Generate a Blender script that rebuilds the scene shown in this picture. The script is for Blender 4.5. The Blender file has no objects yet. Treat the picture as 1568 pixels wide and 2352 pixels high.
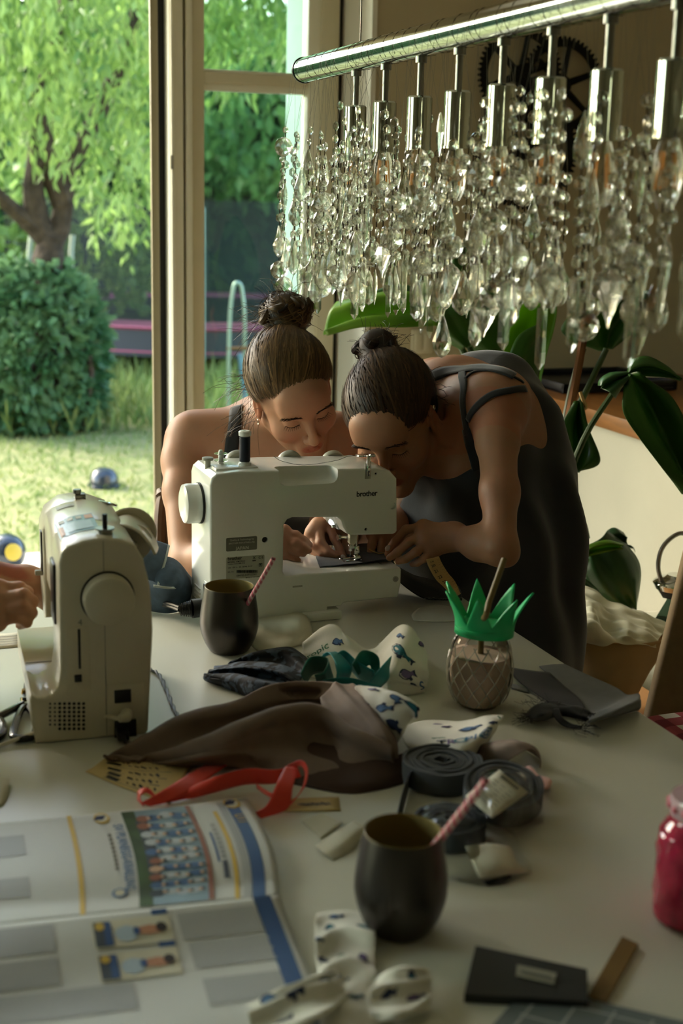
import bpy, bmesh, math, random
import numpy as np
from mathutils import Vector, Matrix
random.seed(7)
RNG = np.random.default_rng(7)
SC = bpy.context.scene
COL = SC.collection

# ------------------------------------------------------------------ camera
# The room is square to the world axes; the camera stands at the near side of
# the table, turned 21 degrees towards the window corner and tipped down.
FPX, TILT, ROLL, YAW = 3136.0, math.radians(13.4), math.radians(1.3), math.radians(-21)
CAM = np.array([0, 0, 1.49])
_Rz = np.array([[math.cos(YAW), -math.sin(YAW), 0], [math.sin(YAW), math.cos(YAW), 0], [0, 0, 1]])
CF = _Rz @ np.array([0, math.cos(TILT), -math.sin(TILT)])
_r0 = _Rz @ np.array([1., 0, 0]); _u0 = _Rz @ np.array([0, math.sin(TILT), math.cos(TILT)])
CR = _r0 * math.cos(ROLL) + _u0 * math.sin(ROLL)
CU = -_r0 * math.sin(ROLL) + _u0 * math.cos(ROLL)
camd = bpy.data.cameras.new('camera'); cam = bpy.data.objects.new('camera', camd); COL.objects.link(cam)
cam.matrix_world = Matrix([[CR[i], CU[i], -CF[i], CAM[i]] for i in range(3)] + [[0, 0, 0, 1]])
camd.sensor_fit = 'VERTICAL'; camd.sensor_height = 36; camd.sensor_width = 24; camd.lens = 48
camd.clip_start = 0.02; camd.clip_end = 200
camd.dof.use_dof = True; camd.dof.focus_distance = 2.52; camd.dof.aperture_fstop = 4.2
SC.camera = cam

# ------------------------------------------------------------------ light
world = bpy.data.worlds.new('sky'); SC.world = world; world.use_nodes = True
wn = world.node_tree; wn.nodes.clear()
_o = wn.nodes.new('ShaderNodeOutputWorld'); _b = wn.nodes.new('ShaderNodeBackground')
_s = wn.nodes.new('ShaderNodeTexSky'); _s.sky_type = 'NISHITA'; _s.sun_disc = False
_s.sun_elevation = math.radians(34); _s.sun_rotation = math.radians(-42); _s.dust_density = 3.0; _s.air_density = 1.0
_m = wn.nodes.new('ShaderNodeMix'); _m.data_type = 'RGBA'; _m.blend_type = 'MULTIPLY'
_m.inputs[0].default_value = 1.0; _m.inputs[7].default_value = (0.97, 1.0, 0.94, 1)
wn.links.new(_s.outputs[0], _m.inputs[6]); wn.links.new(_m.outputs[2], _b.inputs[0]); wn.links.new(_b.outputs[0], _o.inputs[0])
_b.inputs[1].default_value = 0.85
sund = bpy.data.lights.new('sun', 'SUN'); sun = bpy.data.objects.new('sun', sund); COL.objects.link(sun)
sund.energy = 2.4; sund.angle = math.radians(1.5); sund.color = (1.0, 0.93, 0.78)
_sd = Vector((-0.55, 0.62, 0.56)).normalized()
sun.rotation_euler = _sd.to_track_quat('Z', 'Y').to_euler()
SC.view_settings.view_transform = 'Standard'; SC.view_settings.look = 'None'
SC.view_settings.gamma = 1.0; SC.view_settings.exposure = 0.78; SC.view_settings.use_curve_mapping = False
SC.cycles.use_denoising = True
SC.cycles.max_bounces = 14; SC.cycles.diffuse_bounces = 6; SC.cycles.glossy_bounces = 4
SC.cycles.transmission_bounces = 14; SC.cycles.transparent_max_bounces = 24
SC.cycles.caustics_reflective = False; SC.cycles.caustics_refractive = True
SC.cycles.sample_clamp_indirect = 6.0

# ------------------------------------------------------------------ measuring helpers
def ray(x, y): return CF + CR * (x - 784) / FPX - CU * (y - 1176) / FPX
def W(x, y, Z): return CAM + ray(x, y) * Z                      # a photo direction at a distance
TZ = 0.75
def T(x, y, h=0.0):                                             # ... at a height over the table top
    d = ray(x, y); return CAM + d * (TZ + h - CAM[2]) / d[2]
def G(x, y, z):
    d = ray(x, y); return CAM + d * (z - CAM[2]) / d[2]
def YW(x, y, yy):                                               # ... on a wall parallel to the window wall
    d = ray(x, y); return CAM + d * yy / d[1]
def XW(x, y, xx):
    d = ray(x, y); return CAM + d * xx / d[0]
def nrm(v):
    v = np.asarray(v, float); return v / (np.linalg.norm(v) + 1e-12)

# ------------------------------------------------------------------ materials
def lin(h):
    if not isinstance(h, str): return tuple(h)
    h = h.lstrip('#'); c = [int(h[i:i + 2], 16) / 255 for i in (0, 2, 4)]
    return tuple(x / 12.92 if x <= .04045 else ((x + .055) / 1.055) ** 2.4 for x in c)
MATS = {}
def mat(name, col, rough=.5, metal=0., trans=0., ior=1.45, spec=.5, noise=None, bump=None, sss=0., coat=0.,
        sheen=0., alpha=1., col2=None, stretch=(1, 1, 1), vcol=False, emis=0., aniso=0., sharp=None):
    m = bpy.data.materials.new(name); m.use_nodes = True; nt = m.node_tree; N = nt.nodes; L = nt.links
    p = N['Principled BSDF']; c = lin(col)
    p.inputs['Base Color'].default_value = (*c, 1); p.inputs['Roughness'].default_value = rough
    p.inputs['Metallic'].default_value = metal; p.inputs['Transmission Weight'].default_value = trans
    p.inputs['IOR'].default_value = ior; p.inputs['Specular IOR Level'].default_value = spec
    p.inputs['Coat Weight'].default_value = coat; p.inputs['Coat Roughness'].default_value = .1
    p.inputs['Sheen Weight'].default_value = sheen; p.inputs['Alpha'].default_value = alpha
    p.inputs['Anisotropic'].default_value = aniso
    if sss:
        p.inputs['Subsurface Weight'].default_value = sss
        p.inputs['Subsurface Radius'].default_value = (1, .35, .2); p.inputs['Subsurface Scale'].default_value = .008
    if emis:
        p.inputs['Emission Color'].default_value = (*c, 1); p.inputs['Emission Strength'].default_value = emis
    src = None
    if noise or bump or col2 is not None:
        tc = N.new('ShaderNodeTexCoord'); mp = N.new('ShaderNodeMapping'); mp.inputs['Scale'].default_value = stretch
        L.new(tc.outputs['Object'], mp.inputs['Vector'])
    if noise or col2 is not None:
        sc_, amt = noise if noise else (8, .5)
        n = N.new('ShaderNodeTexNoise'); n.inputs['Scale'].default_value = sc_; n.inputs['Detail'].default_value = 5
        L.new(mp.outputs[0], n.inputs['Vector'])
        r = N.new('ShaderNodeValToRGB'); r.color_ramp.elements[0].position = .3; r.color_ramp.elements[1].position = .7
        if sharp: r.color_ramp.elements[0].position = sharp; r.color_ramp.elements[1].position = sharp + .04
        if col2 is not None: a, b = c, lin(col2)
        else: a, b = tuple(x * (1 - amt) for x in c), tuple(min(1, x * (1 + amt)) for x in c)
        r.color_ramp.elements[0].color = (*a, 1); r.color_ramp.elements[1].color = (*b, 1)
        L.new(n.outputs['Fac'], r.inputs[0]); src = r.outputs[0]
    if vcol:
        v = N.new('ShaderNodeVertexColor'); v.layer_name = 'Col'
        if src:
            mx = N.new('ShaderNodeMix'); mx.data_type = 'RGBA'; mx.blend_type = 'MULTIPLY'; mx.inputs[0].default_value = 1
            L.new(v.outputs[0], mx.inputs[6]); L.new(src, mx.inputs[7]); src = mx.outputs[2]
        else: src = v.outputs[0]
    if src: L.new(src, p.inputs['Base Color'])
    if bump:
        n2 = N.new('ShaderNodeTexNoise'); n2.inputs['Scale'].default_value = bump[0]; n2.inputs['Detail'].default_value = 4
        L.new(mp.outputs[0], n2.inputs['Vector'])
        bp = N.new('ShaderNodeBump'); bp.inputs['Strength'].default_value = bump[1]; bp.inputs['Distance'].default_value = bump[2] if len(bump) > 2 else .002
        L.new(n2.outputs['Fac'], bp.inputs['Height']); L.new(bp.outputs[0], p.inputs['Normal'])
    MATS[name] = m; return m
def leafmat(name, c1, c2, tr=.45, rough=.45, scale=3.0, spec=.4):
    m = bpy.data.materials.new(name); m.use_nodes = True; nt = m.node_tree; N = nt.nodes; L = nt.links
    out = N['Material Output']; p = N['Principled BSDF']; p.inputs['Roughness'].default_value = rough
    p.inputs['Specular IOR Level'].default_value = spec
    tc = N.new('ShaderNodeTexCoord'); n = N.new('ShaderNodeTexNoise'); n.inputs['Scale'].default_value = scale; n.inputs['Detail'].default_value = 3
    L.new(tc.outputs['Object'], n.inputs['Vector'])
    r = N.new('ShaderNodeValToRGB'); r.color_ramp.elements[0].position = .35; r.color_ramp.elements[1].position = .65
    r.color_ramp.elements[0].color = (*lin(c1), 1); r.color_ramp.elements[1].color = (*lin(c2), 1)
    L.new(n.outputs['Fac'], r.inputs[0]); L.new(r.outputs[0], p.inputs['Base Color'])
    t = N.new('ShaderNodeBsdfTranslucent'); L.new(r.outputs[0], t.inputs['Color'])
    mx = N.new('ShaderNodeMixShader'); mx.inputs[0].default_value = tr
    L.new(p.outputs[0], mx.inputs[1]); L.new(t.outputs[0], mx.inputs[2]); L.new(mx.outputs[0], out.inputs['Surface'])
    MATS[name] = m; return m

# ------------------------------------------------------------------ object helpers
ROOTM = {}
def tag(o, label=None, cat=None, group=None, kind=None):
    if label: o['label'] = label
    if cat: o['category'] = cat
    if group: o['group'] = group
    if kind: o['kind'] = kind
    return o
def thing(name, label, cat, loc=(0, 0, 0), rz=0., group=None):
    o = bpy.data.objects.new(name, None); COL.objects.link(o); o.empty_display_size = .05
    o.location = Vector(loc); o.rotation_euler = (0, 0, rz)
    ROOTM[o.name] = Matrix.Translation(Vector(loc)) @ Matrix.Rotation(rz, 4, 'Z')
    return tag(o, label, cat, group)
def root_matrix(o):
    while o.parent: o = o.parent
    return ROOTM.get(o.name, Matrix.Identity(4))
def link(name, me, m=None, parent=None, world=False, kind=None, label=None):
    if m is not None and not me.materials: me.materials.append(m if not isinstance(m, str) else MATS[m])
    o = bpy.data.objects.new(name, me); COL.objects.link(o)
    if parent is not None:
        o.parent = parent
        if world: me.transform(root_matrix(parent).inverted())
    if kind: o['kind'] = kind
    if label: o['label'] = label
    return o
def shade(me, smooth=True, angle=None):
    if smooth:
        me.polygons.foreach_set('use_smooth', [True] * len(me.polygons))
        if angle: me.set_sharp_from_angle(angle=math.radians(angle))
    me.update()
def npmesh(name, V, F, smooth=True, angle=None):
    me = bpy.data.meshes.new(name); me.from_pydata(np.asarray(V, float).tolist(), [], [tuple(int(i) for i in q) for q in F])
    shade(me, smooth, angle); return me
def fastmesh(name, V, Q, smooth=True):
    V = np.ascontiguousarray(V, np.float32); Q = np.ascontiguousarray(Q, np.int32); n = Q.shape[1]
    me = bpy.data.meshes.new(name); me.vertices.add(len(V)); me.vertices.foreach_set('co', V.ravel())
    me.loops.add(Q.size); me.loops.foreach_set('vertex_index', Q.ravel())
    me.polygons.add(len(Q)); me.polygons.foreach_set('loop_start', np.arange(0, Q.size, n, dtype=np.int32))
    if smooth: me.polygons.foreach_set('use_smooth', np.ones(len(Q), bool))
    me.update(calc_edges=True); me.validate(); return me

class MB:
    """collects simple solids into one mesh"""
    def __init__(s): s.V = []; s.F = []
    def add(s, V, F):
        b = len(s.V); s.V += [tuple(map(float, v)) for v in V]; s.F += [tuple(i + b for i in f) for f in F]; return s
    def bm(s, bm, M=None):
        if M is not None: bm.transform(M)
        bm.verts.ensure_lookup_table(); bm.verts.index_update()
        s.add([v.co for v in bm.verts], [[v.index for v in f.verts] for f in bm.faces]); bm.free(); return s
    def box(s, lo, hi, bev=0., seg=2, M=None):
        bm = bmesh.new(); bmesh.ops.create_cube(bm, size=1)
        lo = np.array(lo, float); hi = np.array(hi, float); c = (lo + hi) / 2; d = hi - lo
        for v in bm.verts: v.co = Vector([c[i] + v.co[i] * d[i] for i in range(3)])
        if bev: bmesh.ops.bevel(bm, geom=bm.edges[:], offset=bev, segments=seg, affect='EDGES', profile=.5)
        return s.bm(bm, M)
    def cyl(s, a, b, r1, r2=None, n=16, caps=True):
        r2 = r1 if r2 is None else r2; return s.tube([a, b], [r1, r2], n, caps)
    def tube(s, pts, rad, n=8, caps=True):
        pts = np.asarray(pts, float); m = len(pts); rad = np.full(m, rad) if np.isscalar(rad) else np.asarray(rad, float)
        t = np.gradient(pts, axis=0); t /= np.linalg.norm(t, axis=1)[:, None] + 1e-12
        up = np.array([0, 0, 1.]) if abs(t[0][2]) < .9 else np.array([1., 0, 0])
        x = nrm(np.cross(up, t[0])); V = []
        an = np.arange(n) * 2 * math.pi / n
        for i in range(m):
            x = nrm(x - t[i] * (x @ t[i])); y = np.cross(t[i], x)
            V.append(pts[i] + rad[i] * (np.cos(an)[:, None] * x + np.sin(an)[:, None] * y))
        V = np.concatenate(V); F = []
        for i in range(m - 1):
            for j in range(n):
                k = (j + 1) % n; F.append((i * n + j, i * n + k, (i + 1) * n + k, (i + 1) * n + j))
        if caps: F += [tuple(range(n))[::-1], tuple(range((m - 1) * n, m * n))]
        return s.add(V, F)
    def lathe(s, prof, n=32, M=None, closed=False, caps=True):
        P = np.asarray(prof, float); an = np.arange(n) * 2 * math.pi / n; V = []
        for r, z in P: V += [(r * math.cos(a), r * math.sin(a), z) for a in an]
        F = []; m = len(P)
        for i in range(m if closed else m - 1):
            i2 = (i + 1) % m
            for j in range(n):
                k = (j + 1) % n; F.append((i * n + j, i * n + k, i2 * n + k, i2 * n + j))
        if not closed and caps:
            if P[0][0] > 1e-6: F.append(tuple(range(n))[::-1])
            if P[-1][0] > 1e-6: F.append(tuple(range((m - 1) * n, m * n)))
        if M is not None: V = [tuple(M @ Vector(v)) for v in V]
        return s.add(V, F)
    def prism(s, poly, d0, d1, M=None, bev=0., seg=3):
        """polygon in local xz, extruded in y"""
        bm = bmesh.new(); vs = [bm.verts.new((x, d0, z)) for x, z in poly]; f = bm.faces.new(vs)
        r = bmesh.ops.extrude_face_region(bm, geom=[f])
        for v in [g for g in r['geom'] if isinstance(g, bmesh.types.BMVert)]: v.co.y = d1
        bmesh.ops.recalc_face_normals(bm, faces=bm.faces[:])
        if bev:
            ed = [e for e in bm.edges if abs(e.verts[0].co.y - e.verts[1].co.y) < 1e-7]
            bmesh.ops.bevel(bm, geom=ed, offset=bev, segments=seg, affect='EDGES', profile=.5, clamp_overlap=True)
        return s.bm(bm, M)
    def sphere(s, c, r, n=16, m=10):
        r = np.array([r] * 3 if np.isscalar(r) else r, float); c = np.array(c, float); V = []; F = []
        for i in range(m + 1):
            th = math.pi * i / m
            for j in range(n):
                ph = 2 * math.pi * j / n; V.append(c + r * np.array([math.sin(th) * math.cos(ph), math.sin(th) * math.sin(ph), math.cos(th)]))
        for i in range(m):
            for j in range(n):
                k = (j + 1) % n; F.append((i * n + j, (i + 1) * n + j, (i + 1) * n + k, i * n + k))
        return s.add(V, F)
    def mesh(s, name, smooth=True, angle=35):
        me = bpy.data.meshes.new(name); me.from_pydata(s.V, [], s.F)
        bm = bmesh.new(); bm.from_mesh(me); bmesh.ops.remove_doubles(bm, verts=bm.verts, dist=1e-6)
        bmesh.ops.recalc_face_normals(bm, faces=bm.faces); bm.to_mesh(me); bm.free()
        shade(me, smooth, angle); return me
    def build(s, name, m, parent=None, smooth=True, angle=35, world=False, kind=None, label=None):
        return link(name, s.mesh(name, smooth, angle), m, parent, world, kind, label)

def chain(pts, n):
    """smooth Catmull-Rom curve through points"""
    P = np.asarray(pts, float); m = len(P); t = np.linspace(0, m - 1, n)
    return cr(P, t)
def cr(P, t):
    m = len(P); i = np.clip(np.floor(t).astype(int), 0, m - 2); w = (t - i)[:, None] if P.ndim == 2 else (t - i).reshape(-1, *([1] * (P.ndim - 1)))
    g = lambda k: np.where((k < 0).reshape(-1, *([1] * (P.ndim - 1))), 2 * P[0] - P[1], np.where((k >= m).reshape(-1, *([1] * (P.ndim - 1))), 2 * P[-1] - P[-2], P[np.clip(k, 0, m - 1)]))
    p0, p1, p2, p3 = g(i - 1), g(i), g(i + 1), g(i + 2)
    return .5 * (2 * p1 + (p2 - p0) * w + (2 * p0 - 5 * p1 + 4 * p2 - p3) * w ** 2 + (3 * p1 - p0 - 3 * p2 + p3) * w ** 3)
def wob(p, s, seed=0, oct=3):
    """cheap smooth noise in [-1,1] at points p (n,3)"""
    r = np.random.default_rng(seed); p = np.asarray(p, float); out = np.zeros(p.shape[:-1]); a = 1.; tot = 0
    for o in range(oct):
        for k in range(3):
            d = nrm(r.normal(size=p.shape[-1])) * s * (1.9 ** o) * r.uniform(.8, 1.25); out += a * np.sin(p @ d + r.uniform(0, 6.28)) / 3
        tot += a; a *= .55
    return out / tot * 1.6
class Surf:
    """smooth sheet through a net of control points, u across rows, v along each row"""
    def __init__(s, rows):
        m = max(len(r) for r in rows)
        s.C = np.array([chain(r, m) if len(r) != m else r for r in rows], float); s.amp = 0; s.fold = None
    def wrinkle(s, amp, scale, seed=0): s.amp, s.sc, s.seed = amp, scale, seed; return s
    def raw(s, u, v):
        n, m = s.C.shape[:2]; u = np.clip(u, 0, 1) * (n - 1); v = np.clip(v, 0, 1) * (m - 1)
        i = np.clip(np.floor(v).astype(int), 0, m - 2); w = (v - i)[:, None]
        R = cr(s.C, u)                                   # (k,m,3)
        k = np.arange(len(u))
        def g(j): return np.where((j < 0)[:, None], 2 * R[:, 0] - R[:, 1], np.where((j >= m)[:, None], 2 * R[:, -1] - R[:, -2], R[k, np.clip(j, 0, m - 1)]))
        p0, p1, p2, p3 = g(i - 1), g(i), g(i + 1), g(i + 2)
        return .5 * (2 * p1 + (p2 - p0) * w + (2 * p0 - 5 * p1 + 4 * p2 - p3) * w ** 2 + (3 * p1 - p0 - 3 * p2 + p3) * w ** 3)
    def normal(s, u, v):
        e = 2e-3; a = s.raw(u + e, v) - s.raw(u - e, v); b = s.raw(u, v + e) - s.raw(u, v - e)
        n = np.cross(a, b); n /= np.linalg.norm(n, axis=1)[:, None] + 1e-12; return n
    def __call__(s, u, v, off=0.):
        u = np.asarray(u, float).ravel(); v = np.asarray(v, float).ravel(); p = s.raw(u, v)
        if s.amp or s.fold or np.any(off):
            n = s.normal(u, v); d = off + (s.amp * wob(p, s.sc, s.seed) if s.amp else 0)
            if s.fold: n = n * np.sign(n[:, 2:3] + 1e-9); d = d + s.fold[0] * (2 * (.5 + .5 * np.sin(6.283 * s.fold[1] * u + 1.6 * np.sin(4 * v + s.fold[2]) + 2.2 * v)) ** 2.6 - .6) * np.sin(np.pi * np.clip(u, 0, 1)) ** .5
            p = p + n * (d[:, None] if np.ndim(d) else d)
        return p
    def mesh(s, name, nu=40, nv=40, floor=None, edge=0., seed=1):
        U, V = np.meshgrid(np.linspace(0, 1, nu), np.linspace(0, 1, nv), indexing='ij')
        P = s(U, V)
        if edge:                                        # slightly uneven cut edge
            e = edge * wob(P, 120, seed)[:, None]; b = ((U.ravel() < 1e-6) | (U.ravel() > 1 - 1e-6) | (V.ravel() < 1e-6) | (V.ravel() > 1 - 1e-6))[:, None]
            P = P + b * e * np.array([1., .7, 0])
        if floor is not None: P[:, 2] = np.maximum(P[:, 2], floor)
        a = (np.arange(nu - 1)[:, None] * nv + np.arange(nv - 1)[None]).ravel()
        Q = np.stack([a, a + nv, a + nv + 1, a + 1], 1)
        me = fastmesh(name, P, Q)
        uv = me.uv_layers.new(name='UVMap'); li = Q.ravel()
        uv.data.foreach_set('uv', np.stack([U.ravel()[li], V.ravel()[li]], 1).astype(np.float32).ravel())
        return me
def sheet(name, rows, m, parent=None, nu=40, nv=40, wr=None, fold=None, thick=.0012, floor=None, world=True, edge=0., kind=None, label=None, smooth=True):
    s = rows if isinstance(rows, Surf) else Surf(rows)
    if wr: s.wrinkle(*wr)
    if fold: s.fold = fold
    o = link(name, s.mesh(name, nu, nv, floor, edge), m, parent, world, kind, label)
    if thick:
        md = o.modifiers.new('thick', 'SOLIDIFY'); md.thickness = thick; md.offset = 0
    return o, s
_fontcache = {}
def textmesh(body, size=1., align='CENTER', bold=0., extrude=0., spacing=1.):
    key = (body, size, align, bold, extrude, spacing)
    cu = bpy.data.curves.new('t', 'FONT'); cu.body = body; cu.size = size; cu.align_x = align; cu.align_y = 'CENTER'
    cu.offset = bold; cu.extrude = extrude; cu.resolution_u = 3; cu.space_character = spacing
    o = bpy.data.objects.new('t', cu); COL.objects.link(o)
    bpy.context.view_layer.update()
    me = bpy.data.meshes.new_from_object(o.evaluated_get(bpy.context.evaluated_depsgraph_get()))
    bpy.data.objects.remove(o); bpy.data.curves.remove(cu); return me
def text(name, body, size, m, parent, M, align='CENTER', bold=0., world=True, spacing=1.):
    me = textmesh(body, size, align, bold, 0, spacing); me.materials.clear(); me.name = name; me.transform(M); return link(name, me, m, parent, world)
def frame(o, x, y, z=None):
    x = nrm(x); y = np.asarray(y, float); y = nrm(y - x * (x @ y)); z = np.cross(x, y)
    return Matrix([[x[i], y[i], z[i], o[i]] for i in range(3)] + [[0, 0, 0, 1]])
def rotm(ax, deg): return Matrix.Rotation(math.radians(deg), 4, ax)
# ================================================================== room
mat('wall', '#c2b595', .85, noise=(3, .05), bump=(60, .15, .001))
mat('reveal_white', '#e9e6d8', .7)
mat('frame_paint', '#d8d0b4', .35, noise=(4, .04)); mat('frame_white', '#f1eedb', .3); mat('frame_grey', '#a9a79a', .4, metal=.3); mat('gasket', '#141615', .5)
mat('ceiling', '#f2efe6', .9); mat('wall_light', '#cdc6b2', .85); mat('floorwood', '#8a8070', .5, noise=(6, .25), stretch=(1, 8, 1))
mat('glass', '#f4fbf6', 0., trans=1., ior=1.45); mat('reveal_shaded', '#7f9c94', .8, noise=(20, .04))
mat('deck', '#d9d6c9', .6, noise=(9, .06))
def windowglass():
    m = bpy.data.materials.new('window_glass'); m.use_nodes = True; N = m.node_tree.nodes; L = m.node_tree.links; N.remove(N['Principled BSDF'])
    g = N.new('ShaderNodeBsdfGlossy'); g.inputs['Roughness'].default_value = .01; t = N.new('ShaderNodeBsdfTransparent'); t.inputs[0].default_value = (.86, .95, .92, 1)
    f = N.new('ShaderNodeFresnel'); f.inputs[0].default_value = 1.6; x = N.new('ShaderNodeMixShader')
    L.new(f.outputs[0], x.inputs[0]); L.new(t.outputs[0], x.inputs[1]); L.new(g.outputs[0], x.inputs[2]); L.new(x.outputs[0], N['Material Output'].inputs['Surface'])
    MATS['window_glass'] = m
windowglass()
YI, YO = 3.95, 4.5                       # inner and outer face of the window wall
XL, XR, YN, ZC = -3.0, 4.2, -2.2, 2.7
XJ = 1.58                                # right jamb of the door opening
def struct(name, mb, m, **k): return mb.build(name, m, kind='structure', **k)
struct('floor', MB().box((XL, YN, -.1), (XR, YO, 0)), 'floorwood')
struct('ceiling', MB().box((XL, YN, ZC), (XR, YO, ZC + .12)), 'ceiling')
wb = MB().box((XJ, YI, 0), (XR, 4.2, ZC)).box((1.5, 4.24, -.1), (XR, YO, ZC + .6)).box((XL, YI, 0), (-1.7, YO, ZC))
wb.box((-1.7, YI, 2.4), (XJ, YO, ZC))
struct('wall_back', wb, 'wall')
struct('trim_1', MB().box((XJ - .004, YI + .0, 0), (XJ, 4.2, 2.4)).box((XJ - .004, YI - .006, 0), (XJ + .012, YI, 2.4)), 'reveal_white')
struct('trim_2', MB().box((1.496, 4.26, -.1), (1.5, YO, 2.9)), 'reveal_shaded')  # darker bluish grey puts the outer reveal's shade into its colour
wl = MB().box((XL - .2, YN, 0), (XL, YO, .12)).box((XL - .2, YN, 2.58), (XL, YO, ZC)).box((XL - .2, YN, .12), (XL, YN + .2, 2.58)).box((XL - .2, 3.7, .12), (XL, YO, 2.58)).box((XL - .2, YN, .12), (XL, 1.9, 2.58))
struct('wall_left', wl, 'wall_light')
struct('wall_right', MB().box((XR, YN, 0), (XR + .15, YO, ZC)), 'wall_light')
wf = MB().box((XL, YN - .15, 0), (XR, YN, ZC))
struct('wall_front', wf, 'wall_light')
for i, (ax, a, b, z0, z1) in enumerate([(0, 1.9, 3.7, .12, 2.58)]):
    w = tag(bpy.data.objects.new('window_%d' % (i + 1), None), kind='structure'); COL.objects.link(w)
    def wbox(mb, lo, hi, t0, t1):
        if ax == 0: mb.box((XL - t1, lo[0], lo[1]), (XL - t0, hi[0], hi[1]))
        else: mb.box((lo[0], YN - t1, lo[1]), (hi[0], YN - t0, hi[1]))
    fr = MB(); mid = (a + b) / 2
    for lo, hi in [((a, z0), (b, z0 + .07)), ((a, z1 - .07), (b, z1)), ((a, z0), (a + .07, z1)), ((b - .07, z0), (b, z1)), ((mid - .04, z0), (mid + .04, z1))]: wbox(fr, lo, hi, .05, .12)
    fr.build('frame', 'frame_white', w)
    for k in range(2):
        pn = MB(); wbox(pn, ((a + .07, mid + .04)[k], z0 + .07), ((mid - .04, b - .07)[k], z1 - .07), .08, .085); pn.build('pane', 'window_glass', w)
# patio door: fixed post, then a narrow leaf with two panes; the leaf left of the post stands open
d1 = tag(bpy.data.objects.new('door_1', None), kind='structure'); COL.objects.link(d1)
ZT = 2.4
MB().box((.966, 4.186, 0), (.990, 4.20, ZT), .002).build('outer_post', mat('post_taupe', '#8f866c', .4), d1)
MB().box((.988, 4.20, 0), (1.014, 4.29, ZT)).build('seal', 'gasket', d1)
MB().box((1.012, 4.145, 0), (1.056, 4.29, ZT), .004).box((1.016, 4.135, 0), (1.026, 4.146, ZT), .002).build('post', 'frame_white', d1)
MB().box((1.014, 4.137, 1.53), (1.022, 4.133, 1.57)).build('latch_plate', 'frame_grey', d1)
MB().box((1.055, 4.19, 0), (1.069, 4.28, ZT)).box((1.556, 4.19, 0), (1.581, 4.24, ZT)).build('seal', 'gasket', d1)
leaf = MB().box((1.067, 4.165, .02), (1.126, 4.235, ZT), .003).box((1.498, 4.165, .02), (1.557, 4.235, ZT), .003).box((1.12, 4.165, .02), (1.5, 4.235, .14), .003).box((1.12, 4.165, 2.29), (1.5, 4.235, ZT), .003)
leaf.build('leaf_frame', 'frame_paint', d1)
bd = MB().box((1.066, 4.150, .02), (1.086, 4.17, ZT), .004).box((1.458, 4.172, .14), (1.499, 4.232, 2.29), .004).box((1.125, 4.18, .14), (1.129, 4.22, 2.29))
bd.build('glazing_bead', 'frame_white', d1)
mu = MB().box((1.126, 4.165, 1.785), (1.458, 4.235, 1.818), .004)
mu.build('muntin', 'frame_paint', d1)
MB().box((1.126, 4.175, 1.816), (1.458, 4.225, 1.826), .002).box((1.126, 4.175, 1.765), (1.458, 4.225, 1.787), .003).build('glazing_bead', 'frame_white', d1)
for z0, z1 in ((.14, 1.77), (1.824, 2.29)):
    MB().box((1.126, 4.197, z0), (1.47, 4.203, z1)).build('pane', 'window_glass', d1)
MB().box((-1.7, 4.17, 0), (-1.62, 4.27, ZT), .004).box((-.42, 4.17, 0), (-.34, 4.27, ZT), .004).build('post', 'frame_white', d1)
MB().box((-1.7, 4.12, -.04), (1.58, 4.34, .012), .004).build('threshold', 'frame_grey', d1)
# terrace of pale boards
dk = struct('floor_terrace', MB().box((-4, 4.5, -.25), (7, 5.5, -.05)), 'deck')
pm = MB().box((-4, 0, 0), (7, .118, .03), .004, 1).mesh('plank')
pm.materials.append(MATS['deck'])
for i in range(8):
    o = link('plank', pm, None, dk); o.location = (0, 4.51 + i * .125, -.03)

# kitchen counter along the right, running away from the window wall
mat('counterwood', '#70471c', .4, noise=(7, .35), stretch=(12, 1.2, 6), bump=(30, .1)); mat('panel', '#aaa896', .75, noise=(5, .04))
ct = thing('kitchen_counter', 'pale half-height kitchen counter with a thick wooden worktop beside the big plant', 'counter', (2.0, 2.4, 0))
MB().box((2.03, .6, 0), (2.62, YI - .004, .862)).build('body', 'panel', ct, world=True)
MB().box((1.985, .55, .862), (2.68, YI - .004, .905), .004).build('worktop', 'counterwood', ct, world=True)
mat('steel', '#8d8d88', .28, metal=1.); mat('blackplastic', '#15161a', .35); mat('chrome', '#d5d8d4', .08, metal=1.); mat('whiteplastic', '#d8d4c0', .3)
mat('screwhole', '#1b1d1b', .5); mat('greyplastic', '#9b9b8c', .35)
# appliance and tray on the worktop
ap = thing('coffee_machine', 'dark coffee machine with steel trim at the right end of the counter', 'appliance', (2.4, 3.02, .905))
MB().box((-.13, -.13, 0), (.13, .16, .03), .006).build('base', 'steel', ap)
MB().box((-.12, -.02, .03), (.12, .15, .24), .01).build('body', 'blackplastic', ap)
MB().box((-.135, -.13, .2), (.135, .16, .26), .012).build('top', 'steel', ap)
MB().cyl((0, -.08, .2), (0, -.08, .16), .02, .016).build('spout', 'chrome', ap)
tr = thing('serving_tray', 'dark flat tray lying on the wooden worktop behind the big plant', 'tray', (2.25, 3.7, .905))
MB().box((-.2, -.17, 0), (.2, .17, .012), .004).box((-.2, -.17, 0), (-.185, .17, .03), .003).box((.185, -.17, 0), (.2, .17, .03), .003).build('tray_base', 'blackplastic', tr)
for y0 in (-.17, .158): MB().box((-.2, y0, .01), (.2, y0 + .012, .03), .003).build('rim', 'blackplastic', tr)
# light switch
sw = thing('light_switch', 'double light switch plate on the wall above the dark-haired woman', 'switch', YW(967, 784, YI))
mat('switchplate', '#d6cdb2', .4)
MB().box((-.037, -.011, -.038), (.037, 0, .038), .004).build('frame', 'switchplate', sw)
for x in (-.014, .014): MB().box((x - .0125, -.016, -.026), (x + .0125, -.01, .026), .002).build('rocker', 'switchplate', sw)
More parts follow.
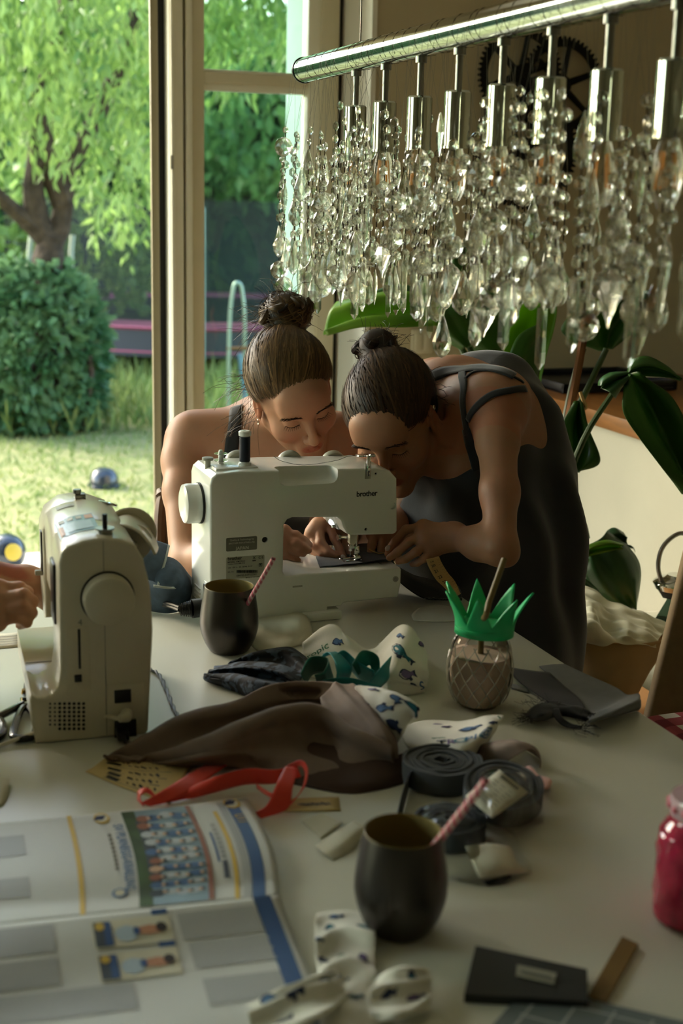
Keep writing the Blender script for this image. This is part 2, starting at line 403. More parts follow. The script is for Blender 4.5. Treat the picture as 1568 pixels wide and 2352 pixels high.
# gear clock on the wall
mat('iron', '#0d0e0b', .55, metal=.5)
gc = thing('gear_wall_clock', 'black metal wall clock made of toothed gear wheels behind the chandelier', 'clock', YW(1230, 210, YI))
def gear(c, r, n, y0, y1, hub, spokes, name):
    mb = MB(); ri = r * .78; V = []; F = []; N = n * 4
    for k in range(N):
        a = 2 * math.pi * k / N; rr = r if (k % 4) in (1, 2) else r * .925
        for (q, y) in ((rr, y0), (rr, y1), (ri, y0), (ri, y1)): V.append((c[0] + q * math.cos(a), y, c[1] + q * math.sin(a)))
    for k in range(N):
        a = k * 4; b = ((k + 1) % N) * 4
        F += [(a, b, b + 1, a + 1), (a + 2, a + 3, b + 3, b + 2), (a, a + 2, b + 2, b), (a + 1, b + 1, b + 3, a + 3)]
    mb.add(V, F)
    for k in range(spokes):
        a = 2 * math.pi * k / spokes + .35
        mb.tube([(c[0], (y0 + y1) / 2, c[1]), (c[0] + ri * 1.03 * math.cos(a), (y0 + y1) / 2, c[1] + ri * 1.03 * math.sin(a))], [.012, .009], 4)
    mb.cyl((c[0], y0 - .006, c[1]), (c[0], y1 + .006, c[1]), hub, n=20)
    mb.build(name, 'iron', gc, smooth=False)
o0 = YW(1230, 210, YI)
for px, py, rp, y0, nt in ((1193, 172, 99, -.03, 54), (1292, 196, 98, -.018, 54), (1203, 345, 122, -.042, 66)):
    q = YW(px, py, YI - .03) - o0; rr = np.linalg.norm(YW(px + rp, py, YI - .03) - YW(px, py, YI - .03))
    gear((q[0], q[2]), rr * .96, nt, y0 - .008, y0, .03, 6, 'gear_wheel')
MB().cyl((0, -.01, -.02), (0, 0, -.02), .03).cyl((-.03, -.06, .02), (-.03, 0, .02), .02).build('mount', 'iron', gc)

# ================================================================== garden
leafmat('leaf_tree', '#5b803a', '#97b566', .5, scale=2.2); leafmat('leaf_bush', '#416b45', '#6f9268', .45, scale=3); leafmat('leaf_back', '#46733f', '#80a862', .5, scale=.9)
leafmat('grass', '#5d783c', '#889459', .35, scale=1.5, rough=.6); mat('bark', '#40352b', .9, noise=(14, .5), bump=(25, .9, .02))
mat('lawn', '#66733f', .9, noise=None, col2='#8d8a62', bump=(40, .6, .03)); mat('hedge_core', '#1f3a1e', .9, noise=(4, .4))
mat('pinkpad', '#9c4f68', .6); mat('darkskirt', '#3a3c42', .7); mat('galv', '#9aa79c', .4, metal=.5); mat('bluemetal', '#5c7f94', .4, metal=.3)
ZG = -.15
struct('ground', MB().box((-25, 4.5, ZG - .2), (40, 60, ZG)), 'lawn')
def leafgeo(n, pos, dirs, L, wd, seed, fold=.25, tip=.0):
    """n folded leaves: each a 6-vertex blade"""
    r = np.random.default_rng(seed); pos = np.asarray(pos, float); d = np.asarray(dirs, float); d /= np.linalg.norm(d, axis=1)[:, None]
    a = r.normal(size=(n, 3)); s = np.cross(d, a); s /= np.linalg.norm(s, axis=1)[:, None] + 1e-9; nn = np.cross(s, d)
    L = L * r.uniform(.7, 1.25, (n, 1)); w = wd * r.uniform(.8, 1.2, (n, 1)); 
    V = np.stack([pos, pos + d * L * .4 + s * w, pos + d * L * .45 - nn * w * fold, pos + d * L * .4 - s * w, pos + d * L + nn * L * tip, pos + d * L * .75 + nn * L * tip * .4], 1)
    b = (np.arange(n) * 6)[:, None]
    Q = np.concatenate([b + np.array([0, 1, 2]), b + np.array([0, 2, 3]), b + np.array([1, 4, 2]), b + np.array([2, 4, 3])], 0)
    return V.reshape(-1, 3), Q
def foliage(name, pos, dirs, L, w, m, parent, seed, kind='stuff', tip=0.):
    V, Q = leafgeo(len(pos), pos, dirs, L, w, seed, tip=tip); me = fastmesh(name, V, Q, False); return link(name, me, m, parent, True, kind)
# weeping tree
tb = G(112, 985, ZG)
tree = thing('weeping_tree', 'old garden tree with gnarled trunk and long drooping light green leaves', 'tree', tb)
tm = MB(); 
def onT(px, py, dy=0): return YW(px, py, tb[1] + dy)
trunk = chain([tb + [0, 0, -.1], onT(112, 860), onT(115, 700), onT(112, 610), onT(118, 545)], 16)
tm.tube(trunk, np.linspace(.135, .10, 16) * (1 + .08 * np.sin(np.arange(16) * 1.7)), 14)
tm.tube(chain([onT(118, 560), onT(92, 520), onT(80, 440), onT(95, 330), onT(60, 180)], 12), np.linspace(.085, .05, 12), 10)
tm.tube(chain([onT(118, 560), onT(140, 520), onT(160, 400), onT(230, 260), onT(300, 60), onT(360, -160)], 12), np.linspace(.08, .04, 12), 10)
tm.tube(chain([onT(100, 540), onT(60, 505), onT(20, 470), onT(-60, 380)], 10), np.linspace(.08, .04, 10), 8)
tm.tube(chain([onT(150, 470), onT(100, 250), onT(180, -100), onT(200, -500)], 10), np.linspace(.09, .04, 10), 8)
me = tm.mesh('trunk'); co = np.array([v.co for v in me.vertices]); 
for v, dx in zip(me.vertices, wob(co, 9, 4)): v.co += Vector((dx * .03, dx * .02, 0))
link('trunk', me, 'bark', tree, True)
hemx = [-400, -100, 0, 40, 70, 110, 150, 200, 260, 300, 330, 380, 463, 600, 720, 900]
hemy = [560, 540, 470, 420, 410, 430, 500, 580, 640, 620, 560, 440, 270, 240, 220, 160]
r = np.random.default_rng(3); pos = []; dr = []; big = []
for k in range(2300):
    x = r.uniform(-400, 820); h = np.interp(x, hemx, hemy); y = h - abs(r.normal()) * 50 - r.uniform(0, 1) ** 1.0 * (h + 420)
    yy = tb[1] + r.uniform(-1.7, 1.2); p = YW(x, y, yy); lean = r.normal(size=2) * .12
    for j in range(7):
        q = p + np.array([lean[0] * j * .05, lean[1] * j * .05, j * .055]) + r.normal(size=3) * .02
        pos.append(q); dr.append([r.normal() * .45 + lean[0], r.normal() * .45, -1 + r.normal() * .25])
pos = np.array(pos); dr = np.array(dr)
order = np.argsort(pos[:, 1] + 8 * ((pos[:, 2] > 2.9) | (pos[:, 2] < .5)))
# the 300 nearest leaves in view are single objects
lm = []
for s_ in range(4):
    V, Q = leafgeo(1, [[0, 0, 0]], [[0, .05, -1]], .105, .017, 50 + s_, tip=.12); m_ = fastmesh('leaf', V, Q, False); m_.materials.append(MATS['leaf_tree']); lm.append(m_)
RMI = root_matrix(tree).inverted()
for n_, i in enumerate(order[:300]):
    o = bpy.data.objects.new('leaf', lm[n_ % 4]); COL.objects.link(o); o.parent = tree
    o.location = RMI @ Vector(pos[i]); o.rotation_euler = Vector(dr[i]).to_track_quat('-Z', 'Y').to_euler()
foliage('foliage', pos[order[300:]], dr[order[300:]], .105, .017, 'leaf_tree', tree, 5, tip=.1)
# shrub wrapped round the trunk
bs = thing('leafy_shrub', 'dense blue-green leafy shrub growing around the tree trunk', 'shrub', tb + [-.12, -.35, 0])
r = np.random.default_rng(8); pos = []
while len(pos) < 4200:
    z = r.uniform(0, 1); px = np.interp(z, [0, .2, .6, .85, 1], [135, 155, 165, 130, 60]) ; a = r.uniform(0, 6.28); rad = px / 365 * (.75 + .3 * math.sqrt(r.uniform()))
    c = YW(80, 800, tb[1])[:2]
    pos.append([c[0] + rad * math.cos(a), c[1] + rad * math.sin(a) * .8, ZG + .05 + z * 1.02 + r.normal() * .05])
pos = np.array(pos); dr = pos - np.array([*YW(85, 800, tb[1])[:2], .3]); dr[:, 2] = dr[:, 2] * .3 - .1; dr += r.normal(size=dr.shape) * .4
foliage('foliage', pos, dr, .10, .03, 'leaf_bush', bs, 6)
MB().tube(chain([tb + [-.2, -.2, 0], tb + [-.1, -.2, .5], tb + [.05, -.1, .9]], 6), .02, 6).tube(chain([tb + [.2, -.2, 0], tb + [.25, -.25, .5], tb + [.1, -.2, .8]], 6), .02, 6).build('stem', 'bark', bs, world=True)
# two stakes tied beside the trunk
for i, (px, lab) in enumerate(((66, 'grey metal tree stake left of the garden tree trunk'), (163, 'grey metal tree stake right of the garden tree trunk'))):
    o = MB().tube(chain([YW(px + (4 if i else -4), 640, tb[1] + .25) * [1, 1, 0] + [0, 0, ZG], YW(px, 640, tb[1] + .25), YW(px + (4 if i else 6), 540, tb[1] + .25)], 5), .018, 8).build('tree_stake', 'galv'); tag(o, lab, 'stake', 'metal stakes beside the garden tree')
# hedge and trees behind
hd = thing('hedge', 'tall dense green hedge closing the far end of the garden', 'hedge', (6, 15.5, ZG))
me = MB().box((-8, 15.2, ZG), (26, 16.4, 3.3)).mesh('hedge_core'); link('hedge_core', me, 'hedge_core', hd, True)
r = np.random.default_rng(9); n = 9000
pos = np.stack([r.uniform(-4, 16, n), 15.2 - r.uniform(0, .9, n) ** 2, ZG + 4.9 * r.uniform(0, 1, n) ** .8], 1); dr = np.stack([r.normal(size=n) * .6, -.5 + r.normal(size=n) * .4, -.5 + r.normal(size=n) * .5], 1)
foliage('foliage', pos, dr, .2, .055, 'leaf_back', hd, 7)
b2 = thing('background_tree', 'broad green tree beyond the trampoline seen through the door pane', 'tree', (5.2, 13.2, ZG))
n = 6500; c = np.array([5.4, 13.4, 3.1]); v = r.normal(size=(n, 3)); v /= np.linalg.norm(v, axis=1)[:, None]; v *= r.uniform(.55, 1., (n, 1)) ** .5
pos = c + v * [3.4, 1.2, 2.0]; keep = pos[:, 2] > .95 + .25 * wob(pos, 2.5, 3); pos = pos[keep]; n = len(pos)
foliage('foliage', pos, np.stack([r.normal(size=n) * .6, r.normal(size=n) * .5 - .3, -.8 + r.normal(size=n) * .4], 1), .17, .05, 'leaf_back', b2, 12)
MB().tube([(5.2, 13.3, ZG), (5.25, 13.4, 1.4), (5.4, 13.4, 3)], [.16, .13, .06], 10).build('trunk', 'bark', b2, world=True)
b3 = thing('yellow_green_bush', 'bright yellow-green bush behind the trunk at the left edge of the garden', 'bush', (1.2, 12, ZG))
n = 2200; c = np.array([*YW(20, 600, 12.)[:2], .75]); v = r.normal(size=(n, 3)); v /= np.linalg.norm(v, axis=1)[:, None]; v *= r.uniform(.5, 1, (n, 1)) ** .4
foliage('foliage', c + v * [1.3, .7, .95], np.stack([r.normal(size=n), r.normal(size=n) - .3, r.normal(size=n) - .3], 1), .14, .045, 'leaf_tree', b3, 13)
MB().tube([(c[0], 12, ZG), (c[0] + .1, 12, .7)], .03, 6).build('stem', 'bark', b3, world=True)
# trampoline with net
tc_ = YW(470, 800, 12.3); tc_[2] = ZG
tp = thing('trampoline', 'round trampoline with pink edge padding and dark net behind the tree', 'trampoline', tc_)
R_ = 1.75; zr = .36 - ZG
MB().lathe([(R_ - .26, zr), (R_ - .24, zr + .03), (R_, zr + .03), (R_ + .03, zr), (R_, zr - .03)], 48, closed=True).build('edge_pad', 'pinkpad', tp)
MB().lathe([(R_ + .01, zr - .02), (R_ + .015, zr - .23), (R_ + .005, zr - .23), (R_, zr - .02)], 48, closed=True).build('skirt', 'darkskirt', tp)
MB().lathe([(R_ + .012, zr - .185), (R_ + .02, zr - .19), (R_ + .02, zr - .2), (R_ + .012, zr - .2)], 48, closed=True).build('skirt_piping', 'pinkpad', tp)
MB().lathe([(0, zr - .01), (R_ - .25, zr - .005), (R_ - .25, zr), (0, zr)], 48).build('jumping_mat', 'blackplastic', tp)
def netmat():
    m = bpy.data.materials.new('net'); m.use_nodes = True; N = m.node_tree.nodes; L = m.node_tree.links
    p = N['Principled BSDF']; p.inputs['Base Color'].default_value = (.02, .03, .03, 1); p.inputs['Roughness'].default_value = .8
    t = N.new('ShaderNodeBsdfTransparent'); x = N.new('ShaderNodeMixShader'); x.inputs[0].default_value = .52
    L.new(t.outputs[0], x.inputs[1]); L.new(p.outputs[0], x.inputs[2]); L.new(x.outputs[0], N['Material Output'].inputs['Surface']); MATS['net'] = m
netmat()
MB().lathe([(R_ + .02, zr), (R_ + .02, zr + 1.0)], 48, caps=False).build('net', 'net', tp)
for k in range(6):
    a = k * math.pi / 3 + .25
    MB().tube([(R_ * math.cos(a) * 1.03, R_ * math.sin(a) * 1.03, 0), (R_ * math.cos(a) * 1.03, R_ * math.sin(a) * 1.03, zr + .95)], .022, 8).build('leg', 'galv', tp)
# arched ladder
lp = YW(545, 800, 8.6); lp[2] = ZG
ld = thing('garden_ladder', 'arched metal ladder rail standing in front of the trampoline behind the door pane', 'ladder', lp)
zz = lambda y: YW(545, y, 8.6)[2] - ZG
MB().tube(chain([(-.06, 0, 0), (-.055, 0, zz(760)), (-.03, 0, zz(665)), (.0, 0, zz(650)), (.03, 0, zz(668)), (.05, 0, zz(760)), (.06, .1, 0)], 24), .013, 8).build('rail', 'galv', ld)
MB().tube([(-.07, 0, zz(800)), (.07, 0, zz(800))], .012, 8).build('rung', 'counterwood', ld)
MB().tube([(.0, -.05, zz(810)), (.07, -.08, 0)], .016, 8).build('leg', 'bluemetal', ld)
# tall grass and lawn tufts
r = np.random.default_rng(21); n = 5200
gx = r.uniform(0.4, 5.2, n); gy = r.uniform(8.9, 12.6, n)
pos = np.stack([gx, gy, np.full(n, ZG)], 1); dr = np.stack([r.normal(size=n) * .35, r.normal(size=n) * .35, np.ones(n)], 1)
V, Q = leafgeo(n, pos, dr, .3, .012, 22); tag(link('tall_grass', fastmesh('tall_grass', V, Q, False), 'grass'), 'tall uncut grass growing under and around the trampoline', 'grass', kind='stuff')
n = 9000; pos = np.stack([r.uniform(-1, 4, n), r.uniform(5.5, 10, n), np.full(n, ZG)], 1); dr = np.stack([r.normal(size=n) * .7, r.normal(size=n) * .7, np.ones(n)], 1)
V, Q = leafgeo(n, pos, dr, .055, .006, 23); tag(link('lawn_grass', fastmesh('lawn_grass', V, Q, False), 'grass'), 'short dry lawn grass between terrace and tree', 'grass', kind='stuff')
mat('ball_dark', '#1c2735', .25, coat=.5); mat('ball_panel', '#c8b24a', .4)
bp = G(239, 1117, ZG)
bl = thing('garden_dome', 'dark blue glossy half dome lying on the sunny lawn', 'toy', bp)
MB().lathe([(0, .105), (.03, .102), (.055, .09), (.072, .065), (.08, .03), (.08, 0), (0, 0)][::-1], 28).build('shell', 'ball_dark', bl)
MB().lathe([(.08, 0), (.092, .002), (.092, .012), (.08, .016)], 28).build('brim', 'ball_dark', bl)
bp = G(17, 1312, 0.0)
bl = thing('football', 'dark ball with yellow patch on the white terrace boards', 'ball', bp + [0, 0, 0])
MB().sphere((0, 0, .075), .075, 24, 16).build('skin', 'ball_dark', bl)
MB().lathe([(.0, .0765), (.02, .074), (.034, .068), (.034, .066), (0, .074)], 14, Matrix.Translation((0, 0, .075)) @ rotm('X', 75) @ rotm('Y', 15)).build('panel', 'ball_panel', bl)

# unseen tree, added so its crown breaks up the sun entering the door
st2 = thing('added_shade_tree', 'unseen round-crowned tree added left of the terrace to break up sunlight', 'tree', (-2.4, 7.3, ZG))
r = np.random.default_rng(77); n = 2600; v = r.normal(size=(n, 3)); v /= np.linalg.norm(v, axis=1)[:, None]; v *= r.uniform(.3, 1., (n, 1)) ** .5
foliage('foliage', np.array([-1.55, 6.75, 4.05]) + v * [1.0, .9, 1.0], np.stack([r.normal(size=n) * .6, r.normal(size=n) * .6, -.6 + r.normal(size=n) * .4], 1), .15, .045, 'leaf_tree', st2, 78)
MB().tube(chain([(-2.4, 7.3, ZG), (-2.3, 7.2, 1.5), (-1.9, 7.0, 3.0), (-1.6, 6.8, 4.2)], 12), np.linspace(.11, .04, 12), 10).build('trunk', 'bark', st2, world=True)
# ================================================================== table
mat('tabletop', '#cfd0c3', .33, noise=(2.5, .02), bump=(9, .03, .001), spec=.5); mat('tableleg', '#c8c4ae', .5)
XT0, XT1, YT0, YT1 = -.14, 1.09, .42, 2.42
tbl = thing('dining_table', 'large off-white dining table covered with sewing things', 'table', ((XT0 + XT1) / 2, (YT0 + YT1) / 2, 0))
MB().box((XT0, YT0, TZ - .032), (XT1, YT1, TZ), .003).build('tabletop', 'tabletop', tbl, world=True)
for x in (XT0 + .06, XT1 - .14):
    for y in (YT0 + .06, YT1 - .14): MB().box((x, y, 0), (x + .08, y + .08, TZ - .032), .004).build('leg', 'tableleg', tbl, world=True)
MB().box((XT0 + .1, YT0 + .1, TZ - .11), (XT1 - .1, YT0 + .125, TZ - .032)).box((XT0 + .1, YT1 - .125, TZ - .11), (XT1 - .1, YT1 - .1, TZ - .032)).box((XT0 + .1, YT0 + .1, TZ - .11), (XT0 + .125, YT1 - .1, TZ - .032)).box((XT1 - .125, YT0 + .1, TZ - .11), (XT1 - .1, YT1 - .1, TZ - .032)).build('apron', 'tableleg', tbl, world=True)

def boolean(me, cutters):
    o = bpy.data.objects.new('tmp', me); COL.objects.link(o); cs = []
    for c in cutters:
        co = bpy.data.objects.new('cut', c); COL.objects.link(co); cs.append(co)
        b = o.modifiers.new('b', 'BOOLEAN'); b.object = co; b.operation = 'DIFFERENCE'; b.solver = 'EXACT'
    bpy.context.view_layer.update()
    out = bpy.data.meshes.new_from_object(o.evaluated_get(bpy.context.evaluated_depsgraph_get()))
    for x in [o] + cs: bpy.data.objects.remove(x)
    out.materials.clear(); shade(out, True, 32); return out

# ================================================================== white sewing machine (back towards us)
mat('machine_white', '#dcdfd8', .22, coat=.3); mat('machine_ivory', '#cfc9b2', .3, coat=.2); mat('print_black', '#1b1e1d', .5); mat('print_grey', '#6a6c60', .5)
mat('label_dark', '#6a6c5f', .5); mat('label_grey', '#a5a797', .5); mat('label_white', '#c9c9ba', .5); mat('thread_navy', '#141c29', .7, bump=(600, .4, .001), stretch=(1, 1, 8)); mat('lampglass', '#eef6f2', .05, trans=.9, ior=1.4)
B0 = np.array([.59, 2.15, TZ])
br = thing('sewing_machine', 'white sewing machine seen from behind with both women bent over it', 'sewing machine', B0)
def bl(px, py, y=0.):                     # local x,z of a photo point on the machine's back plane
    q = YW(px, py, B0[1] + y) - B0; return (q[0], q[2])
prof = [(0.004, 0), (0, .01), (0, .252), (.003, .263), (.012, .2705), (.05, .2725), (.30, .2655), (.325, .259), (.338, .245), (.342, .15), (.339, .146), (.334, .144), (.254, .148), (.246, .152), (.240, .164), (.236, .176), (.228, .182), (.146, .187), (.137, .184), (.131, .175), (.1305, .092), (.133, .085), (.140, .0835), (.172, .0845), (.3505, .081), (.3525, .078), (.3525, .052), (.348, .027), (.245, .0256), (.238, .0205), (.214, .0205), (.214, 0)]
body = MB().prism(prof, 0, .125, bev=.0075, seg=4).mesh('body', True, 40)
gx0, gz0 = bl(640, 1117); gx1, gz1 = bl(776, 1066)
groove = MB().box((gx0, -.05, gz0), (gx1, .036, .35), .012, 3).mesh('g')
holes = []
for px, py, rr, dp in ((608, 1240, .0052, .02), (863, 1088, .0022, .02), (840, 1216, .0027, .02), (902, 1162, .0062, .006)):
    hx, hz = bl(px, py); holes.append(MB().cyl((hx, -.01, hz), (hx, dp, hz), rr, n=20).mesh('h'))
link('body', boolean(body, [groove] + holes), 'machine_white', br)
for px, py, rr in ((608, 1240, .0052), (863, 1088, .0022), (840, 1216, .0027)):
    hx, hz = bl(px, py); MB().cyl((hx, .004, hz), (hx, .019, hz), rr * .97, n=16).build('screw_hole', 'screwhole', br)
# bed deck (extends deeper than the arm) and foot
MB().prism([(.133, .03), (.133, .0815), (.345, .0795), (.345, .03)], .02, .165, bev=.004).build('bed', 'machine_white', br)
MB().box((.165, -.012, 0), (.2365, .1, .0155), .003).build('foot', 'machine_white', br)
MB().box((.0, .1, 0), (.18, .165, .03), .003).build('foot', 'machine_white', br)
MB().box((.225, .03, .0795), (.33, .15, .0815), .001).build('needle_plate', 'steel', br)
fx, fz = bl(683, 1347); MB().box((fx - .009, -.0006, fz - .0015), (fx + .009, .003, fz + .0015), .0005).build('slot', 'greyplastic', br)
# handwheel
wx = MB(); wz = YW(452, 1156, B0[1] + .06)[2] - TZ
wm = Matrix.Translation((-.001, .062, wz)) @ rotm('Y', -90)
MB().lathe([(0, 0), (.033, 0), (.0345, .004), (.0345, .022), (.033, .028), (.026, .031), (.012, .0325), (0, .0325)], 40, wm).build('handwheel', 'machine_white', br)
MB().lathe([(.0355, -.002), (.0355, .003), (.03, .003), (.03, -.002)], 40, wm, closed=True).build('wheel_seal', 'gasket', br)
# bobbin winder, spool pin and thread
def top(px, py, y): q = YW(px, py, B0[1] + y) - B0; return q[0], q[2]
x1, z1 = top(477, 1066, .06); MB().lathe([(0, -.01), (.005, -.01), (.005, .006), (.0095, .007), (.0095, .0115), (.006, .0125), (.003, .0115), (0, .0115)], 24, Matrix.Translation((x1, .06, z1))).build('bobbin_winder_knob', 'greyplastic', br)
x2, z2 = top(507, 1068, .06); MB().lathe([(0, -.01), (.006, -.01), (.0045, .004), (.0045, .0225), (.003, .026), (0, .026)], 20, Matrix.Translation((x2, .06, z2))).build('bobbin_spindle', 'machine_white', br)
for dz in (.0075, .0195): MB().lathe([(.0046, dz), (.0115, dz), (.0115, dz + .001), (.0046, dz + .001)], 28, Matrix.Translation((x2, .06, z2)), closed=True).build('bobbin_disc', 'lampglass', br)
MB().box((x2 - .02, .02, .262), (x2 + .055, .1, .2755), .003).build('winder_plate', 'machine_white', br)
x3, z3 = top(563, 1072, .035)
MB().box((x3 - .022, .006, .262), (x3 + .021, .07, z3), .004).build('spool_shelf', 'machine_white', br)
MB().lathe([(0, 0), (.011, 0), (.011, .006), (.008, .0075), (.008, .052), (.0105, .0535), (.011, .060), (.0085, .062), (.003, .062), (.003, .0605), (0, .0605)], 32, Matrix.Translation((x3, .038, z3))).build('spool', 'machine_white', br)
MB().lathe([(.0081, .0085), (.0092, .010), (.0092, .0505), (.0081, .052)], 32, Matrix.Translation((x3, .038, z3)), closed=True).build('thread', 'thread_navy', br)
for px in (545, 665, 765):
    x4, z4 = top(px, 1060, .13); MB().lathe([(0, 0), (.022, 0), (.0235, .003), (.0225, .012), (.019, .014), (0, .014)], 36, Matrix.Translation((x4, .126, z4 - .004)) @ rotm('X', -75)).build('stitch_dial', 'greyplastic', br)
# thread guide
gx, gz = bl(845, 1048)
MB().box((gx - .016, .004, gz - .002), (gx + .008, .02, gz + .001), .0008).box((gx - .003, -.004, gz - .035), (gx + .004, -.001, gz + .002), .0008).box((gx + .002, -.005, gz - .001), (gx + .012, .004, gz + .004), .001).build('thread_guide', 'chrome', br)
MB().box((gx - .005, -.0008, gz - .04), (gx + .006, .0012, gz - .012), .0004).build('guide_slot', 'greyplastic', br)
MB().cyl((gx, -.006, gz - .022), (gx, -.001, gz - .022), .0025, n=12).build('guide_screw', 'chrome', br)
# threads across the top
tp_ = [np.array([top(px, py, .03)[0], .03, .2905 if 0 else top(px, py, .03)[1]]) for px, py in ((628, 1050), (650, 1062), (700, 1070), (770, 1060), (800, 1050), (838, 1047))]
tp_ = [(p[0], p[1], max(p[2], .2725 - .02 * abs(p[0] - .05)) + .0015) for p in tp_]
MB().tube(chain(tp_, 24), .0004, 5).build('upper_thread', 'thread_navy', br)
# lamp cover, lever, needle, presser foot
MB().prism([(.234, .18), (.244, .15), (.262, .1515), (.262, .186)], .035, .1, bev=.004).build('lamp_cover', 'lampglass', br)
MB().sphere((.244, .065, .157), (.007, .012, .006)).build('lamp', mat('lampglow', '#f2fbff', .3, emis=2.5), br)
lx, lz = top(762, 1209, .05); MB().tube([(lx, .05, lz), (lx + .016, .05, lz + .001), (lx + .03, .055, lz + .004)], [.0028, .0024, .002], 10).build('presser_lever', 'machine_white', br)
nx = bl(825, 1290)[0] + .006; ny = .06
MB().cyl((nx, ny, .15), (nx, ny, .103), .0036, n=14).build('needle_bar', 'chrome', br)
MB().cyl((nx + .011, ny, .155), (nx + .011, ny, .1), .0038, n=14).build('presser_bar', 'chrome', br)
MB().box((nx - .004, ny - .006, .108), (nx + .006, ny + .005, .121), .001).build('needle_clamp', 'chrome', br)
MB().cyl((nx - .024, ny - .006, .131), (nx - .002, ny - .002, .129), .003, n=12).cyl((nx - .028, ny - .007, .1313), (nx - .024, ny - .006, .131), .005, n=12).build('clamp_screw', 'chrome', br)
MB().cyl((nx, ny, .108), (nx, ny, .084), .0009, .0004, n=8).build('needle', 'chrome', br)
MB().box((nx + .006, ny - .005, .094), (nx + .016, ny + .005, .112), .001).box((nx - .012, ny - .012, .0855), (nx + .018, ny - .004, .0885), .001).box((nx - .012, ny + .004, .0855), (nx + .018, ny + .012, .0885), .001).box((nx + .005, ny - .012, .0865), (nx + .016, ny + .012, .095), .001).tube(chain([(nx - .016, ny - .012, .0865), (nx - .02, ny, .09), (nx - .016, ny + .012, .0865)], 8), .0012, 6).build('presser_foot', 'chrome', br)
MB().prism([(.268, .15), (.268, .122), (.274, .118), (.28, .122), (.284, .15)], .04, .052, bev=.001).build('thread_cutter', 'machine_ivory', br)
sx, sz = bl(908, 1330); MB().cyl((sx, -.001, sz), (sx, .003, sz), .0055, n=20).build('screw_plate', 'greyplastic', br)
MB().cyl((sx, -.0022, sz), (sx, 0, sz), .0035, n=16).build('screw', 'steel', br)
MB().box((-.0015, .018, .048), (.001, .035, .078), .001).build('switch_frame', 'machine_white', br)
MB().box((-.0035, .021, .052), (0, .032, .074), .001).build('power_switch', 'blackplastic', br)
for k in range(5): MB().box((-.0012, .062, .02 + k * .008), (.0006, .1, .0225 + k * .008), .0004).build('vent', 'greyplastic', br)
# lettering and labels on the back
def btext(body, px, py, wpx, m, bold=0., sp=1., name='lettering', y=-.0007):
    x, z = bl(px, py); me = textmesh(body, 1, 'CENTER', 0, 0, sp); xs = [v.co.x for v in me.vertices]; w = max(xs) - min(xs)
    bpy.data.meshes.remove(me); s = wpx / 1352 / w
    slope = math.radians(0)
    M = Matrix.Translation((x, y, z)) @ rotm('X', 90)
    return text(name, body, s, m, br, M, 'CENTER', bold * s, world=False, spacing=sp)
def plate(px0, py0, px1, py1, m, name, y=-.0005, rad=.002):
    x0, z0 = bl(px0, py1); x1, z1 = bl(px1, py0); poly = []
    for cx, cz, a0 in ((x1 - rad, z1 - rad, 0), (x0 + rad, z1 - rad, 90), (x0 + rad, z0 + rad, 180), (x1 - rad, z0 + rad, 270)):
        poly += [(cx + rad * math.cos(math.radians(a0 + k * 30)), cz + rad * math.sin(math.radians(a0 + k * 30))) for k in range(4)]
    return MB().prism(poly, y, .0005).build(name, m, br, smooth=False)
btext('brother', 842, 1134, 52, 'print_black', .022, .92)
plate(519, 1231, 590, 1267, 'label_dark', 'maker_plate')
for s_, px, py, w in (('Quality & Technology by', 555, 1239, 57), ('BROTHER INDUSTRIES,LTD.', 555, 1246.5, 62), ('JAPAN', 556, 1258.5, 31)):
    btext(s_, px, py, w, 'label_white', .004, y=-.0011)
plate(519, 1274, 607, 1331, 'label_grey', 'rating_plate')
for s_, px, py, w, bo in (('brother', 538.5, 1282.5, 33, .022), ('MODEL XM2701S', 542, 1290, 41, .008), ('Product Code 888-X18', 542, 1294.5, 40, .01), ('220 - 230 V~  50 - 60 Hz  51 W', 551, 1302, 58, .008), ('SER. NO', 529.5, 1313.5, 15, .008), ('E84702-D5P252561', 566, 1320.5, 47, 0.), ('MADE IN VIETNAM', 579.5, 1325.5, 33, .01), ('C E', 598.5, 1280.5, 11, .012)):
    btext(s_, px, py, w, 'print_black', bo, y=-.0011)
mb = MB(); rr_ = np.random.default_rng(4); x = 543.
while x < 590:
    w = rr_.choice([.7, 1., 1.6]); a = bl(x, 1315.5); b = bl(x + w, 1309); mb.box((a[0], -.0012, a[1]), (b[0], -.001, b[1])); x += w + rr_.choice([.6, 1.])
mb.build('barcode', 'print_black', br, smooth=False, kind='stuff')
mb = MB()
for a, b in (((580, 1277), (586, 1284)), ((586, 1277), (580, 1284))):
    a_ = bl(*a); b_ = bl(*b); mb.tube([(a_[0], -.001, a_[1]), (b_[0], -.001, b_[1])], .0003, 4)
a_ = bl(583, 1287.5); mb.box((a_[0] - .003, -.0012, a_[1] - .0007), (a_[0] + .003, -.0009, a_[1] + .0007))
mb.build('bin_symbol', 'print_black', br)
a_ = bl(598, 1297); MB().box((a_[0] - .0028, -.0011, a_[1] - .0028), (a_[0] + .0028, -.0009, a_[1] - .0022)).box((a_[0] - .0028, -.0011, a_[1] + .0022), (a_[0] + .0028, -.0009, a_[1] + .0028)).box((a_[0] - .0028, -.0011, a_[1] - .0028), (a_[0] - .0022, -.0009, a_[1] + .0028)).box((a_[0] + .0022, -.0011, a_[1] - .0028), (a_[0] + .0028, -.0009, a_[1] + .0028)).box((a_[0] - .001, -.0011, a_[1] - .001), (a_[0] + .001, -.0009, a_[1] + .001)).build('insulation_symbol', 'print_black', br)
mb = MB()
